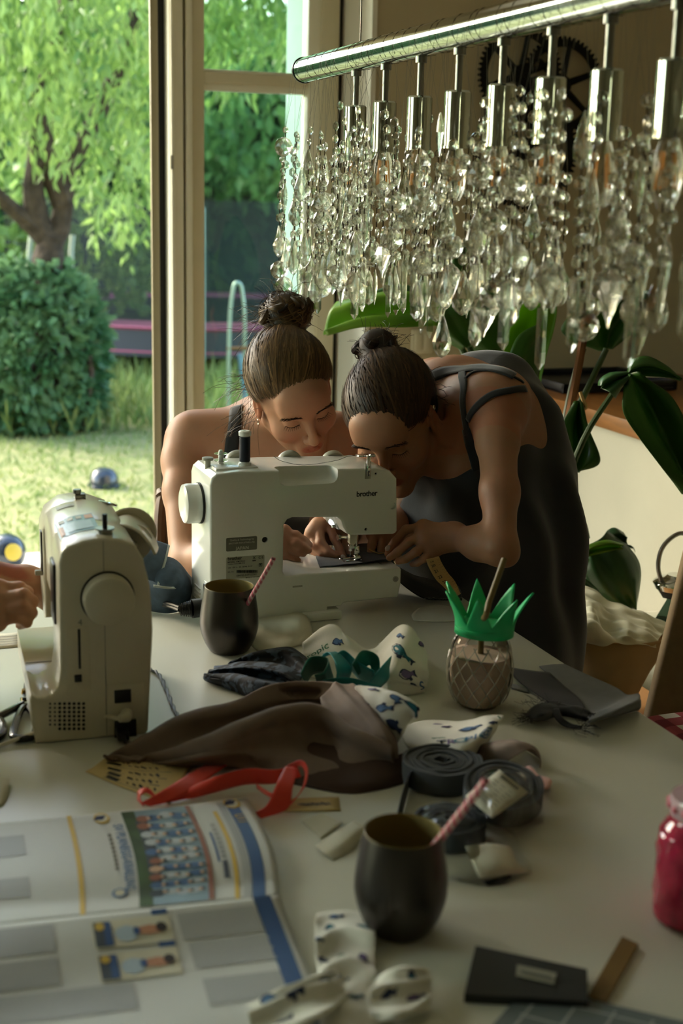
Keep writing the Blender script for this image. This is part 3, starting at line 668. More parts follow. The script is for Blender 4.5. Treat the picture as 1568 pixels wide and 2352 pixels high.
for k, (py, w) in enumerate(((1346, 14), (1348.5, 24), (1350.5, 55), (1354, 20), (1356.5, 46), (1359, 54), (1362, 50), (1364.5, 52), (1367, 30))):
    x = 523
    while x < 523 + w:
        q = rr_.uniform(2, 5); a = bl(x, py); mb.box((a[0], -.0008, a[1]), (a[0] + q / 1352, -.0003, a[1] + .0009)); x += q + 1
mb.build('fine_print', 'print_black', br, smooth=False, kind='stuff')

# power plug and cable
mat('rubber_black', '#0c0d0e', .4)
pl = thing('power_cable', 'black ribbed power plug and cable at the left end of the white sewing machine', 'cable', T(440, 1420))
pc = [T(470, 1395, .03), T(440, 1398, .03), T(412, 1401, .028), T(385, 1392, .02), T(350, 1388, .012), T(300, 1400, .006)]
for k in range(7):
    a = pc[1] + (pc[2] - pc[1]) * k / 7; b = pc[1] + (pc[2] - pc[1]) * (k + .62) / 7; MB().cyl(a, b, .0145 - k * .0006, n=14).build('rib', 'rubber_black', pl, world=True)
MB().tube([pc[0] + (pc[0] - pc[1]) * .2, pc[1]], [.016, .0165], 14).cyl(pc[1], pc[2], .011, .0085, n=12).build('plug', 'rubber_black', pl, world=True)
MB().tube(chain(pc[2:], 16), .0036, 8).tube(chain([p + np.array([.0, -.004, .006]) for p in pc[2:]], 16), .0036, 8).build('cord', 'rubber_black', pl, world=True)

# ================================================================== ivory sewing machine, handwheel end towards us
E0 = np.array([.255, 1.745, TZ]); EA = math.radians(-4)
iv = thing('sewing_machine', 'ivory sewing machine at the left with its round handwheel facing the viewer', 'sewing machine', E0, EA)
IMX = np.array(root_matrix(iv).inverted())
def loc(p): p = np.append(np.asarray(p, float), 1); return (IMX @ p)[:3]
def ivp(px, py, y=0.):                       # local point on the end plane (or y behind it)
    n = np.array([math.sin(-EA), math.cos(EA), 0]); d = ray(px, py); p0 = E0 + n * y
    return loc(CAM + d * (((p0 - CAM) @ n) / (d @ n)))
colp = [(-.018, 0), (.128, 0), (.134, .004), (.142, .15), (.139, .21), (.13, .25), (.119, .270), (.1, .279), (.078, .2825), (.05, .279), (.03, .272), (.022, .264), (.019, .25), (.017, .10), (.014, .080), (.006, .069), (-.004, .0655), (-.014, .066), (-.0215, .07), (-.0245, .064), (-.0225, .03)]
MB().prism(colp, 0, .105, bev=.005, seg=3).build('column', 'machine_ivory', iv)
armp = [(.02, .165), (.14, .165), (.139, .21), (.13, .25), (.119, .270), (.1, .279), (.078, .2825), (.05, .279), (.03, .272), (.022, .264), (.019, .25)]
MB().prism(armp, .1, .235, bev=.004).build('arm', 'machine_ivory', iv)
headp = [(.016, .105), (.128, .105), (.134, .2), (.128, .245), (.115, .266), (.078, .281), (.045, .277), (.024, .262), (.016, .24)]
MB().prism(headp, .222, .30, bev=.006, seg=3).build('head', 'machine_ivory', iv)
MB().prism([(-.021, .03), (-.021, .066), (.128, .066), (.128, .03)], .09, .305, bev=.004).build('bed', 'machine_ivory', iv)
MB().box((.02, .09, 0), (.128, .3, .032), .004).build('base', 'machine_ivory', iv)
MB().box((-.019, .14, .0662), (.06, .142, .0668)).build('bed_seam', 'print_grey', iv)
wc = ivp(247, 1372)
MB().lathe([(0, .026), (.028, .026), (.0325, .023), (.034, .018), (.034, 0), (0, 0)][::-1], 48, Matrix.Translation((wc[0], 0, wc[2])) @ rotm('X', 90)).build('handwheel', 'machine_ivory', iv)
MB().lathe([(.0362, .0015), (.034, .0015), (.034, -.001), (.0362, -.001)], 48, Matrix.Translation((wc[0], 0, wc[2])) @ rotm('X', 90), closed=True).build('wheel_seal', 'gasket', iv)
a = ivp(236, 1236); b = ivp(246, 1312); MB().box((a[0], -.0004, b[2]), (a[0] + .0008, .002, a[2] - .004)).box((a[0], -.0004, .004), (a[0] + .0008, .002, wc[2] - .036)).build('seam', 'print_grey', iv)
a = ivp(150, 1440); b = ivp(208, 1585); MB().box((a[0], -.0012, b[2]), (b[0], .001, a[2]), .001).build('panel', 'machine_ivory', iv)
a = ivp(181, 1444); b = ivp(183, 1536); MB().box((a[0] - .0018, -.0018, b[2]), (a[0] + .0018, 0, a[2]), .0008).build('speed_slot', 'screwhole', iv)
a = ivp(179, 1557); MB().box((a[0] - .005, -.004, a[2] - .005), (a[0] + .005, 0, a[2] + .005), .001).build('slider', 'blackplastic', iv)
a = ivp(262, 1585); b = ivp(301, 1612); MB().box((a[0], -.002, b[2]), (b[0], .001, a[2]), .001).build('power_switch', 'blackplastic', iv)
a = ivp(248, 1575); b = ivp(338, 1660); MB().box((a[0], -.0008, b[2]), (b[0] - .004, .001, a[2]), .001).build('socket_panel', 'machine_ivory', iv)
a = ivp(262, 1655); b = ivp(313, 1690); MB().box((a[0], -.003, b[2]), (b[0], .001, a[2]), .001).build('power_socket', 'blackplastic', iv)
MB().box((.088, -.03, .004), (.104, -.002, .018), .003).tube(chain([(.096, -.028, .011), (.1, -.045, .008), (.13, -.05, .004), (.17, -.035, .004)], 10), .0035, 8).build('power_plug', 'rubber_black', iv)
mb = MB()
for i in range(8):
    for j in range(7):
        if (i < 2 and j == 6): continue
        q = ivp(115 + i * 11, 1616 + j * 9.6); mb.cyl((q[0], -.0007, q[2]), (q[0], .001, q[2]), .0022 if i > 1 else .0015, n=8)
mb.build('vent_holes', 'screwhole', iv, kind='stuff')
text('lettering', '4', .012, 'print_grey', iv, Matrix.Translation((ivp(184, 1430)[0], -.0006, ivp(184, 1430)[2])) @ rotm('X', 90), world=False)
# pedal lead across the front
pw = [E0 + [.115, -.035, .045], T(230, 1645, .03), T(150, 1663, .022), T(80, 1683, .012), T(0, 1712, .004), T(-60, 1735, .004)]
lw = thing('pedal_lead', 'pale cable plugged into the ivory sewing machine and running off to the left', 'cable', T(100, 1690))
a = ivp(270, 1640); plugp = np.array(root_matrix(iv) @ Vector((a[0], -.018, a[2])))
MB().tube(chain([plugp] + pw[1:], 30), .0028, 8).build('cord', 'machine_ivory', lw, world=True)
MB().tube([np.array(root_matrix(iv) @ Vector((a[0] + .012, -.001, a[2]))), np.array(root_matrix(iv) @ Vector((a[0] + .01, -.012, a[2]))), plugp], [.0085, .0085, .005], 14).build('plug', 'machine_ivory', lw, world=True)
# top details: clear lid, blue chart, pins, spool cap
mat('bluechart', '#3f6f78', .3); mat('chart_pale', '#7f93a0', .3); mat('orange_print', '#c07a30', .4); mat('clearlid', '#e6e2cf', .08, trans=.6, ior=1.4)
def topz(x): return float(np.interp(x, [.022, .03, .05, .078, .1, .119, .13], [.264, .272, .279, .2825, .279, .270, .25]))
def toppatch(x0, x1, y0, y1, dz, m, name):
    xs = np.linspace(x0, x1, 8); V = []; F = []
    for x in xs: V += [(x, y0, topz(x) + dz), (x, y1, topz(x) + dz)]
    for k in range(7): F.append((2 * k, 2 * k + 2, 2 * k + 3, 2 * k + 1))
    return MB().add(V, F).build(name, m, iv)
toppatch(.026, .078, .05, .14, .0008, 'bluechart', 'stitch_chart')
toppatch(.038, .072, .06, .105, .0014, 'chart_pale', 'chart_panel')
for k in range(3): toppatch(.03 + k * .012, .038 + k * .012, .118, .133, .0014, 'label_white', 'chart_symbol')
toppatch(.066, .077, .112, .134, .0014, 'orange_print', 'chart_symbol'); toppatch(.028, .034, .056, .1, .0014, 'orange_print', 'chart_symbol')
MB().cyl((.083, .028, .279), (.083, .028, .287), .010, n=20).cyl((.083, .028, .287), (.083, .028, .289), .013, n=20).build('winder_base', 'steel', iv)
MB().cyl((.083, .028, .287), (.083, .028, .308), .0035, n=12).build('winder_pin', 'blackplastic', iv)
MB().box((.066, .245, .279), (.082, .262, .287), .001).build('thread_guide', 'steel', iv)
MB().cyl((.07, .254, .287), (.07, .254, .293), .006, n=12).build('guide_knob', 'steel', iv)
MB().tube(chain([(.1, .235, .277), (.115, .225, .275), (.125, .235, .27)], 8), .0022, 6).build('guide_wire', 'chrome', iv)
toppatch(.035, .06, .2, .215, .001, 'label_grey', 'guide_arrow')
for x in (.018, .0165): pass
def zr_(pts): return [W(*p) for p in pts]
sheet('spool_cover', [zr_([(252, 1196, 2.08), (268, 1176, 2.08), (300, 1170, 2.07), (330, 1188, 2.06), (350, 1222, 2.05), (362, 1258, 2.04)]), zr_([(244, 1208, 2.0), (262, 1192, 2.0), (292, 1186, 1.99), (324, 1203, 1.98), (346, 1234, 1.97), (360, 1266, 1.96)]), zr_([(238, 1220, 1.93), (258, 1210, 1.92), (286, 1208, 1.91), (318, 1222, 1.90), (340, 1246, 1.89), (356, 1274, 1.89)])], 'machine_ivory', iv, 16, 36, thick=.003)
MB().lathe([(0, 0), (.038, 0), (.04, .002), (.038, .004), (0, .004)], 32, Matrix.Translation((.14, .2, .235)) @ rotm('X', 90)).build('spool_end', 'machine_ivory', iv)
MB().lathe([(0, 0), (.026, 0), (.027, .003), (.014, .009), (0, .009)], 32, Matrix.Translation((.135, .13, .24)) @ rotm('X', 90)).build('spool_cap', 'clearlid', iv)
MB().cyl((.135, .2, .24), (.135, .11, .24), .004, n=10).build('spool_pin', 'machine_ivory', iv)
MB().box((.0145, .05, .15), (.0195, .095, .235), .002).build('display', 'blackplastic', iv)
MB().box((.0135, .235, .17), (.017, .252, .235), .001).build('lever_slot', 'blackplastic', iv)
MB().box((.004, .235, .168), (.017, .243, .176), .002).build('lever_knob', 'greyplastic', iv)
MB().box((.03, .105, .163), (.11, .225, .168), .001).build('arm_underside', 'greyplastic', iv)
MB().cyl((.06, .262, .108), (.06, .262, .085), .003, n=10).box((.05, .25, .068), (.07, .275, .072), .001).build('presser_foot', 'chrome', iv)
# ================================================================== chandelier
def crystalmat():
    m = bpy.data.materials.new('crystal'); m.use_nodes = True; N = m.node_tree.nodes; L = m.node_tree.links; N.remove(N['Principled BSDF'])
    g = N.new('ShaderNodeBsdfGlass'); g.inputs['Color'].default_value = (.97, .975, .94, 1); g.inputs['IOR'].default_value = 1.52; g.inputs['Roughness'].default_value = 0
    t = N.new('ShaderNodeBsdfTransparent'); t.inputs[0].default_value = (.95, .955, .93, 1); x = N.new('ShaderNodeMixShader'); x.inputs[0].default_value = .42
    L.new(g.outputs[0], x.inputs[1]); L.new(t.outputs[0], x.inputs[2]); L.new(x.outputs[0], N['Material Output'].inputs['Surface']); MATS['crystal'] = m
crystalmat()
mat('wire_dark', '#3a2c18', .5, metal=.6); mat('wire_fine', '#9a968a', .4, metal=.8); mat('filament', '#c9822a', .4, emis=.15); mat('chrome_tube', '#c9cfc8', .1, metal=1.)
CA = W(698, 178, 2.82); CB_ = W(1390, -36, 1.66); CA[2] = CB_[2] = (CA[2] + CB_[2]) / 2
cdir = nrm(CB_ - CA); cside = np.array([-cdir[1], cdir[0], 0]); CEND = CA + cdir * 1.75; RT = .025
ch = thing('chandelier', 'long chrome bar chandelier hung with hundreds of clear crystal drops', 'chandelier', (CA + CEND) / 2)
MB().cyl(CA, CEND, RT, n=40).build('bar', 'chrome_tube', ch, world=True)
MB().cyl(CA - cdir * .002, CA + cdir * .004, RT + .0015, n=40).build('end_ring', 'blackplastic', ch, world=True)
for s_ in (.35, 1.4):
    MB().cyl(CA + cdir * s_ + [0, 0, RT], (CA + cdir * s_) * [1, 1, 0] + [0, 0, ZC], .0015, n=6).build('suspension_cable', 'wire_fine', ch, world=True)
DIP = 1.2106
sock = []
for i, px in enumerate((815, 882, 962, 1050, 1150, 1262, 1392, 1545)):
    # where the hanging stem meets the bar
    best = min(np.linspace(0, 1.75, 700), key=lambda s_: abs((lambda q: 784 + FPX * ((q - CAM) @ CR) / ((q - CAM) @ CF))(CA + cdir * s_ + [0, 0, -.12]) - px))
    sock.append(best); c = CA + cdir * best
    p = bpy.data.objects.new('pendant_lamp', None); COL.objects.link(p); p.parent = ch
    MB().cyl(c + [0, 0, -RT + .004], c + [0, 0, -RT - .008], .0095, n=16).cyl(c + [0, 0, -RT], c + [0, 0, -RT - .070], .0055, n=12).build('stem', 'steel', p, world=True)
    zt = -RT - .060
    MB().lathe([(0, zt), (.018, zt), (.0205, zt - .003), (.0205, zt - .082), (.0215, zt - .082), (.0215, zt - .086), (0, zt - .086)][::-1], 28, Matrix.Translation(c)).build('socket', 'chrome_tube', p, world=True)
    zb = zt - .086
    MB().lathe([(.011, zb), (.017, zb - .02), (.0185, zb - .04), (.016, zb - .062), (.009, zb - .078), (0, zb - .083)], 24, Matrix.Translation(c)).build('bulb', 'crystal', p, world=True)
    for k in range(4):
        a = k * 1.57 + .3; MB().tube([c + [.006 * math.cos(a), .006 * math.sin(a), zb - .015], c + [.009 * math.cos(a), .009 * math.sin(a), zb - .055]], .0011, 6).build('filament', 'filament', p, world=True)
# crystal shapes (local origin at the top hole, hanging in -z)
def facet(prof, n, flat=1., twist=0.5):
    V = []; F = []
    for i, (r_, z) in enumerate(prof):
        for j in range(n):
            a = 2 * math.pi * (j + (twist if i % 2 else 0)) / n; V.append((r_ * math.cos(a), r_ * math.sin(a) * flat, z))
    m = len(prof)
    for i in range(m - 1):
        for j in range(n):
            k = (j + 1) % n
            if i % 2 == 0: F += [(i * n + j, (i + 1) * n + j, i * n + k), (i * n + k, (i + 1) * n + j, (i + 1) * n + k)]
            else: F += [(i * n + j, (i + 1) * n + j, (i + 1) * n + k), (i * n + j, (i + 1) * n + k, i * n + k)]
    F += [tuple(range(n)), tuple(range((m - 1) * n, m * n))[::-1]]
    me = MB().add(V, F).mesh('crystal', False); me.materials.append(MATS['crystal']); return me
CX = {
 'bead': facet([(.002, 0), (.0075, -.004), (.0085, -.009), (.0075, -.014), (.002, -.018)], 8, .55),
 'small': facet([(.0015, 0), (.0055, -.003), (.0065, -.007), (.0055, -.011), (.0015, -.014)], 8, .7),
 'ball': facet([(.003, 0), (.012, -.004), (.0175, -.011), (.0195, -.0195), (.0175, -.028), (.012, -.035), (.003, -.039)], 10, 1.),
 'drop': facet([(.0015, 0), (.005, -.008), (.011, -.024), (.0165, -.042), (.015, -.054), (.008, -.062), (.001, -.066)], 8, .5),
 'prism': facet([(.003, 0), (.0075, -.004), (.0075, -.082), (.001, -.092)], 4, .75, 0.),
 'spear': facet([(.0015, 0), (.005, -.012), (.007, -.028), (.004, -.05), (.0005, -.064)], 6, .7, 0.),
 'star': facet([(.002, 0), (.013, -.01), (.023, -.024), (.016, -.034), (.012, -.044), (.004, -.056), (.0015, -.064)], 6, .45, 0.),
}
CH = {'bead': .018, 'small': .014, 'ball': .039, 'drop': .066, 'prism': .092, 'spear': .064, 'star': .064}
r = np.random.default_rng(31); items = []; wires = MB(); ties = MB()
s_ = -.012; k = 0
while s_ < 1.70:
    for side in (-1, 1):
        lat = side * (RT + .004 + abs(r.normal()) * .022) if k % 3 else r.normal() * .03
        st = s_ + r.uniform(-.012, .012); ztop = -RT - r.uniform(.07, .19); zb = -r.uniform(.335, .40) + .085 * s_ / 1.7
        c = CA + cdir * st + cside * lat
        if s_ < .03: zb += .05; ztop -= .02 * r.uniform(0, 3)
        wires.tube([c + [0, 0, ztop], CA + cdir * st + cside * np.clip(lat, -RT, RT) + [0, 0, 0]], .00028, 4, False)
        z = ztop; 
        while z > zb:
            kd = r.choice(['bead', 'bead', 'small', 'small', 'bead', 'ball', 'drop', 'spear'], p=[.25, .2, .2, .12, .1, .03, .07, .03])
            items.append((kd, c + [r.normal() * .002, r.normal() * .002, z], r.uniform(0, 6.28))); z -= CH[kd] + .004
            ties.tube([c + [0, 0, z + .006], c + [0, 0, z - .003]], .0011, 4, False); z -= .003
        kd = r.choice(['ball', 'drop', 'prism', 'star', 'spear'], p=[.24, .28, .22, .14, .12]); items.append((kd, c + [0, 0, z], r.uniform(0, 6.28)))
    s_ += .027; k += 1
def proj(p):
    d = np.asarray(p) - CAM; Z = d @ CF; return 784 + FPX * (d @ CR) / Z, 1176 - FPX * (d @ CU) / Z, Z
# photo-measured large drops along the lower edge
for kd, px, py, Z in (('ball', 735, 452, 2.8), ('drop', 745, 540, 2.78), ('drop', 762, 548, 2.74), ('ball', 828, 612, 2.68), ('prism', 912, 610, 2.55), ('prism', 985, 618, 2.45), ('prism', 1010, 560, 2.42), ('star', 1078, 590, 2.25), ('prism', 1180, 590, 2.08), ('ball', 1445, 620, 1.72), ('star', 1250, 560, 2.0), ('bead', 781, 232, 2.74)):
    items.append((kd, W(px, py, Z), .4))
def shows(it):
    x, y, Z = proj(it[1]); inside = -20 < x < 1590 and -20 < y < 2360
    return (CH[it[0]] ** 1.2 / Z) * (1 if inside else .0)
items.sort(key=shows, reverse=True)
CI = root_matrix(ch).inverted(); NM = {'bead': 'crystal_bead', 'small': 'crystal_bead', 'ball': 'crystal_ball', 'drop': 'crystal_drop', 'prism': 'crystal_prism', 'spear': 'crystal_spear', 'star': 'crystal_pendant'}
for kd, p, a in items[:300]:
    o = bpy.data.objects.new(NM[kd], CX[kd]); COL.objects.link(o); o.parent = ch; o.location = CI @ Vector(p); o.rotation_euler = (0, 0, a)
rest = MB()
for kd, p, a in items[300:]:
    M_ = Matrix.Translation(CI @ Vector(p)) @ Matrix.Rotation(a, 4, 'Z'); rest.add([M_ @ v.co for v in CX[kd].vertices], [list(f.vertices) for f in CX[kd].polygons])
rest.build('small_crystals', 'crystal', ch, smooth=False, kind='stuff')
wires.build('hanging_wires', 'wire_fine', ch, world=True, kind='stuff'); ties.build('wire_ties', 'wire_dark', ch, world=True, kind='stuff')
wr_ = MB()
for k in range(34):
    s0 = .02 + k * .05 + r.uniform(-.015, .015); a0 = r.uniform(0, 6.28); pts = []
    for q in range(14):
        a = a0 + q * .5; pts.append(CA + cdir * (s0 + q * .0016) + (RT + .0006) * (math.cos(a) * cside + math.sin(a) * np.array([0, 0, 1.])))
    wr_.tube(pts, .0004, 4, False)
wr_.build('wire_windings', 'wire_dark', ch, world=True, kind='stuff')
# ================================================================== things on the table
def tp(*pts): return [T(*p) for p in pts]
def rows(*rs): return [tp(*r_) for r_ in rs]
# ---------------- tumblers
mat('gunmetal', '#4d4945', .34, metal=1., noise=(3, .08)); mat('goldinner', '#8f8050', .4, metal=.15)
CUPS = {}
def tumbler(px, py, label, key):
    c = T(px, py); t = thing('tumbler', label, 'cup', c, group='stemless metal tumblers')
    o = [(0, 0), (.026, 0), (.033, .004), (.0425, .022), (.0475, .043), (.0470, .062), (.0440, .085), (.0405, .107), (.0398, .1085)]
    i = [(.0398, .1085), (.0388, .107), (.0425, .084), (.0455, .062), (.0460, .044), (.041, .024), (.031, .007), (0, .005)]
    P_ = chain([(a, 0, b) for a, b in o], 40); MB().lathe(P_[:, [0, 2]], 56, caps=False).build('wall', 'gunmetal', t, angle=60)
    P_ = chain([(a, 0, b) for a, b in i], 36); MB().lathe(P_[:, [0, 2]], 56, caps=False).build('inner_wall', 'goldinner', t, angle=60)
    CUPS[key] = c; return t
tumbler(917, 2132, 'large dark metal tumbler standing nearest to the viewer on the table', 'near')
tumbler(526, 1493, 'dark metal tumbler in front of the white sewing machine', 'far')
mat('straw_pink', '#c86878', .35); mat('straw_white', '#e2c8c4', .35)
def striped_straw(p0, p1, rad, label, turns=9):
    n, m = 16, 90; p = p0 + (p1 - p0) * np.linspace(0, 1, m)[:, None]
    mb = MB().tube(p, rad, n, False); me = bpy.data.meshes.new('straw'); me.from_pydata(mb.V, [], mb.F)
    me.materials.append(MATS['straw_pink']); me.materials.append(MATS['straw_white'])
    for i, f in enumerate(me.polygons):
        a, b = divmod(i, n); f.material_index = 1 if ((b + a * turns * n / m) % n) / n * 2 % 1 > .62 else 0
        f.use_smooth = True
    o = link('drinking_straw', me); md = o.modifiers.new('t', 'SOLIDIFY'); md.thickness = .0005
    return tag(o, label, 'straw', 'twisted striped straws')
def straw_in(cup, tip, Z, rimang, label, rad=.0042):
    c = CUPS[cup]; Rr = c + .0345 * nrm([CR[0], CR[1], 0]) * math.cos(rimang) + .0345 * nrm([CF[0], CF[1], 0]) * math.sin(rimang) + np.array([0, 0, .107])
    t_ = W(*tip, Z); d = nrm(t_ - Rr); k = (Rr[2] - c[2] - .012) / d[2]; b = Rr - d * k
    b2 = b[:2] - c[:2]; 
    if np.linalg.norm(b2) > .03: b[:2] = c[:2] + b2 * .03 / np.linalg.norm(b2)
    striped_straw(b, t_, rad, label)
straw_in('near', (1117, 1792), 1.325, .15, 'pink and white twisted straw leaning in the nearest tumbler')
straw_in('far', (628, 1283), 2.09, .25, 'red and white twisted straw leaning in the tumbler by the sewing machine', .0036)
# ---------------- pineapple jar

def thinglass(name, tint, ior=1.5, rough=.02):
    m = bpy.data.materials.new(name); m.use_nodes = True; N = m.node_tree.nodes; L = m.node_tree.links; N.remove(N['Principled BSDF'])
    g = N.new('ShaderNodeBsdfGlossy'); g.inputs['Roughness'].default_value = rough; t = N.new('ShaderNodeBsdfTransparent'); t.inputs[0].default_value = (*tint, 1)
    f = N.new('ShaderNodeFresnel'); f.inputs[0].default_value = ior; x = N.new('ShaderNodeMixShader')
    L.new(f.outputs[0], x.inputs[0]); L.new(t.outputs[0], x.inputs[1]); L.new(g.outputs[0], x.inputs[2]); L.new(x.outputs[0], N['Material Output'].inputs['Surface']); MATS[name] = m
thinglass('jarglass', (.97, .97, .95), 1.45, .05); mat('smoothie', '#e6ccb6', .4); mat('lidgreen', '#22b06c', .45, sss=.1); mat('bamboo', '#6a5a2c', .5)
JC = T(1098, 1618)
jar = thing('pineapple_jar', 'pineapple-shaped glass jar with green leaf-crown lid half full of pale juice', 'jar', JC)
prof_o = chain([(.0, 0, 0), (.02, 0, 0), (.031, 0, .004), (.042, 0, .024), (.0465, 0, .048), (.0455, 0, .07), (.041, 0, .092), (.036, 0, .106), (.035, 0, .112), (.037, 0, .117), (.0355, 0, .122), (.0355, 0, .128)], 70)[:, [0, 2]]
n = 96; V = []
for rr_, z in prof_o:
    for j in range(n):
        a = 2 * math.pi * j / n; amp = .0000 * np.clip((z - .004) / .01, 0, 1) * np.clip((.1 - z) / .01, 0, 1); q = z * 130
        rg = max(math.cos((a * 9 + q)) ** 8, math.cos((a * 9 - q)) ** 8) if amp > 1e-9 else 0
        V.append(((rr_ + amp * rg) * math.cos(a), (rr_ + amp * rg) * math.sin(a), z))
m_ = len(prof_o); F = [(i * n + j, i * n + (j + 1) % n, (i + 1) * n + (j + 1) % n, (i + 1) * n + j) for i in range(m_ - 1) for j in range(n)]
MB().add(V, F).build('glass_body', 'jarglass', jar, angle=80)
lq = [(r_ - .0026, max(z, .0042)) for r_, z in prof_o if z < .078 and r_ > .01]
MB().lathe([(0, .0042)] + lq + [(lq[-1][0], .0785), (0, .0785)], 64).build('juice', 'smoothie', jar)
mat('rib_glass', '#d9d8cc', .12, trans=.55, ior=1.2, coat=.5)
rb_ = MB(); zz2 = np.linspace(.008, .1, 22); rp_ = np.interp(zz2, prof_o[:, 1][4:], prof_o[:, 0][4:])
for k in range(14):
    for sg_ in (-1, 1):
        a_ = k * 2 * math.pi / 14 + sg_ * zz2 * 14.; rb_.tube(np.stack([(rp_ + .0022) * np.cos(a_), (rp_ + .0022) * np.sin(a_), zz2], 1), .0008, 5, False)
rb_.build('diamond_ribs', 'rib_glass', jar, kind='stuff')
ns = 7 * 14; lay = 7; V = []; F = []
for i in range(lay):
    for j in range(ns):
        a = 2 * math.pi * j / ns; t_ = abs(((j / 14) % 1) * 2 - 1); t_ = (1 - t_) ** 1.15
        zt = .128 + .048 * t_ ; z = .109 + (zt - .109) * i / (lay - 1); e = max(0, z - .128)
        rr_ = .0405 + e * .28 + e * e * 5; V.append((rr_ * math.cos(a), rr_ * math.sin(a), z))
for i in range(lay - 1):
    for j in range(ns): k = (j + 1) % ns; F.append((i * ns + j, i * ns + k, (i + 1) * ns + k, (i + 1) * ns + j))
o = MB().add(V, F).build('crown_lid', 'lidgreen', jar); o.modifiers.new('t', 'SOLIDIFY').thickness = .003
tl = o; tl.rotation_euler = (math.radians(-2), math.radians(3), 0)
MB().lathe([(0, .118), (.0395, .118), (.0395, .123), (.01, .1235), (.0055, .1215), (.0055, .1185), (0, .1185)], 40).build('lid_disc', 'lidgreen', jar)
bs0 = JC + np.array([.0, 0, .05]); s1 = W(1110, 1440, 1.90); s2 = W(1122, 1385, 1.90); s3 = W(1158, 1284, 1.93)
o = MB().tube(np.vstack([chain([bs0, JC + [0, 0, .123], s2 * .5 + s1 * .5, s2], 14), chain([s2 + (s3 - s2) * .12, s3], 8)]), .0043, 12).build('drinking_straw', 'bamboo'); tag(o, 'bent brown straw standing in the pineapple jar', 'straw')
# ---------------- red jar at the right edge
mat('redjuice', '#8c1530', .15, coat=.5, noise=(30, .5)); mat('redglass', '#d0385c', .08, trans=.45, ior=1.3, coat=.6, noise=(45, .35)); mat('lid_pink', '#d9b9c0', .15, trans=.3, coat=.4)
RC = T(1592, 2108)
rj = thing('mason_jar', 'glass jar of bright pink-red juice at the right edge of the table', 'jar', RC)
po = chain([(0.0, 0, 0), (.03, 0, 0), (.039, 0, .004), (.0415, 0, .014), (.042, 0, .085), (.0395, 0, .1), (.032, 0, .112), (.03, 0, .117), (.03, 0, .12)], 40)[:, [0, 2]]
V = []; n = 64
for rr_, z in po:
    for j in range(n):
        a = 2 * math.pi * j / n; q = abs(math.cos(2 * a)) ** .6; dd = .002 * math.sin(a * 8) * math.sin(z * 260) * (1 if .012 < z < .1 else 0); rr2 = rr_ * (1 + .06 * q) + dd; V.append((rr2 * math.cos(a), rr2 * math.sin(a), z))
F = [(i * n + j, i * n + (j + 1) % n, (i + 1) * n + (j + 1) % n, (i + 1) * n + j) for i in range(len(po) - 1) for j in range(n)]
me = MB().add(V, F).mesh('glass_body'); o = link('glass_body', me, 'redglass', rj); o.modifiers.new('t', 'SOLIDIFY').thickness = .0024
MB().lathe([(0, .004)] + [(r_ * 1.0 - .0035, max(z, .004)) for r_, z in po if z < .098 and r_ > .02] + [(0, .097)], 48).build('juice', 'redjuice', rj)
MB().lathe([(.0335, .118), (.0345, .12), (.0345, .135), (.033, .138), (0, .139)], 48).build('lid', 'lid_pink', rj)
for k in range(16):
    a = k * 2 * math.pi / 16
    MB().sphere((.0342 * math.cos(a), .0342 * math.sin(a), .128), (.004, .004, .004), 10, 6).build('dot', 'straw_pink', rj)
MB().tube(chain([(-.038, -.02, .09), (-.06, -.032, .085), (-.063, -.034, .05), (-.04, -.022, .035)], 16), .005, 10).build('handle', 'redglass', rj) if False else None

# ---------------- printed decals that follow a sheet
mat('ink_navy', '#22304f', .7); mat('ink_teal', '#1f6a7a', .7); mat('ink_blue', '#4a6f9c', .7); mat('ink_purple', '#6a5a86', .7); mat('ink_green', '#2a6b4f', .7)
FISH = [(-1.0, .0), (-.7, .35), (-.3, .5), (.1, .45), (.5, .18), (.75, .08), (1.05, .38), (1.0, 0), (1.08, -.36), (.75, -.08), (.45, -.2), (.05, -.42), (-.3, -.45), (-.7, -.3)]
FIN = [(-.2, .45), (.0, .75), (.35, .62), (.3, .3)]
BLOB = [(math.cos(a) * (1 + .25 * math.sin(3 * a)), .5 * math.sin(a)) for a in np.linspace(0, 6.28, 14)[:-1]]
WAVE = [(-1, .1), (-.6, .4), (-.2, .1), (.2, .4), (.6, .1), (1, .35), (1, .1), (.6, -.15), (.2, .15), (-.2, -.15), (-.6, .15), (-1, -.15)]
def decal(S, u, v, poly, size, rot, m, parent, off=.0011, name='print', mirror=1):
    e = .01; U = np.array([u, u + e, u]); Vv = np.array([v, v, v + e]); p = S(U, Vv); lu = np.linalg.norm(p[1] - p[0]) / e; lv = np.linalg.norm(p[2] - p[0]) / e
    P_ = np.array(poly, float) * size; P_[:, 0] *= mirror; c, s_ = math.cos(rot), math.sin(rot); Q = np.stack([P_[:, 0] * c - P_[:, 1] * s_, P_[:, 0] * s_ + P_[:, 1] * c], 1)
    uu = np.clip(u + np.append(Q[:, 1], 0) / lu, .004, .996); vv = np.clip(v + np.append(Q[:, 0], 0) / lv, .004, .996)
    X = S(uu, vv, off); n = len(P_); F = [(n, i, (i + 1) % n) for i in range(n)]
    return MB().add(X, F).build(name, m, parent, smooth=False, world=True)
def motif(S, u, v, size, rot, col, parent, off=.0011):
    decal(S, u, v, np.array(FISH) * 1.1, size, rot, 'ink_navy', parent, off); decal(S, u, v, np.array(FISH) * .86, size, rot, col, parent, off * 1.5); decal(S, u, v, FIN, size, rot, 'ink_navy', parent, off * 1.5)
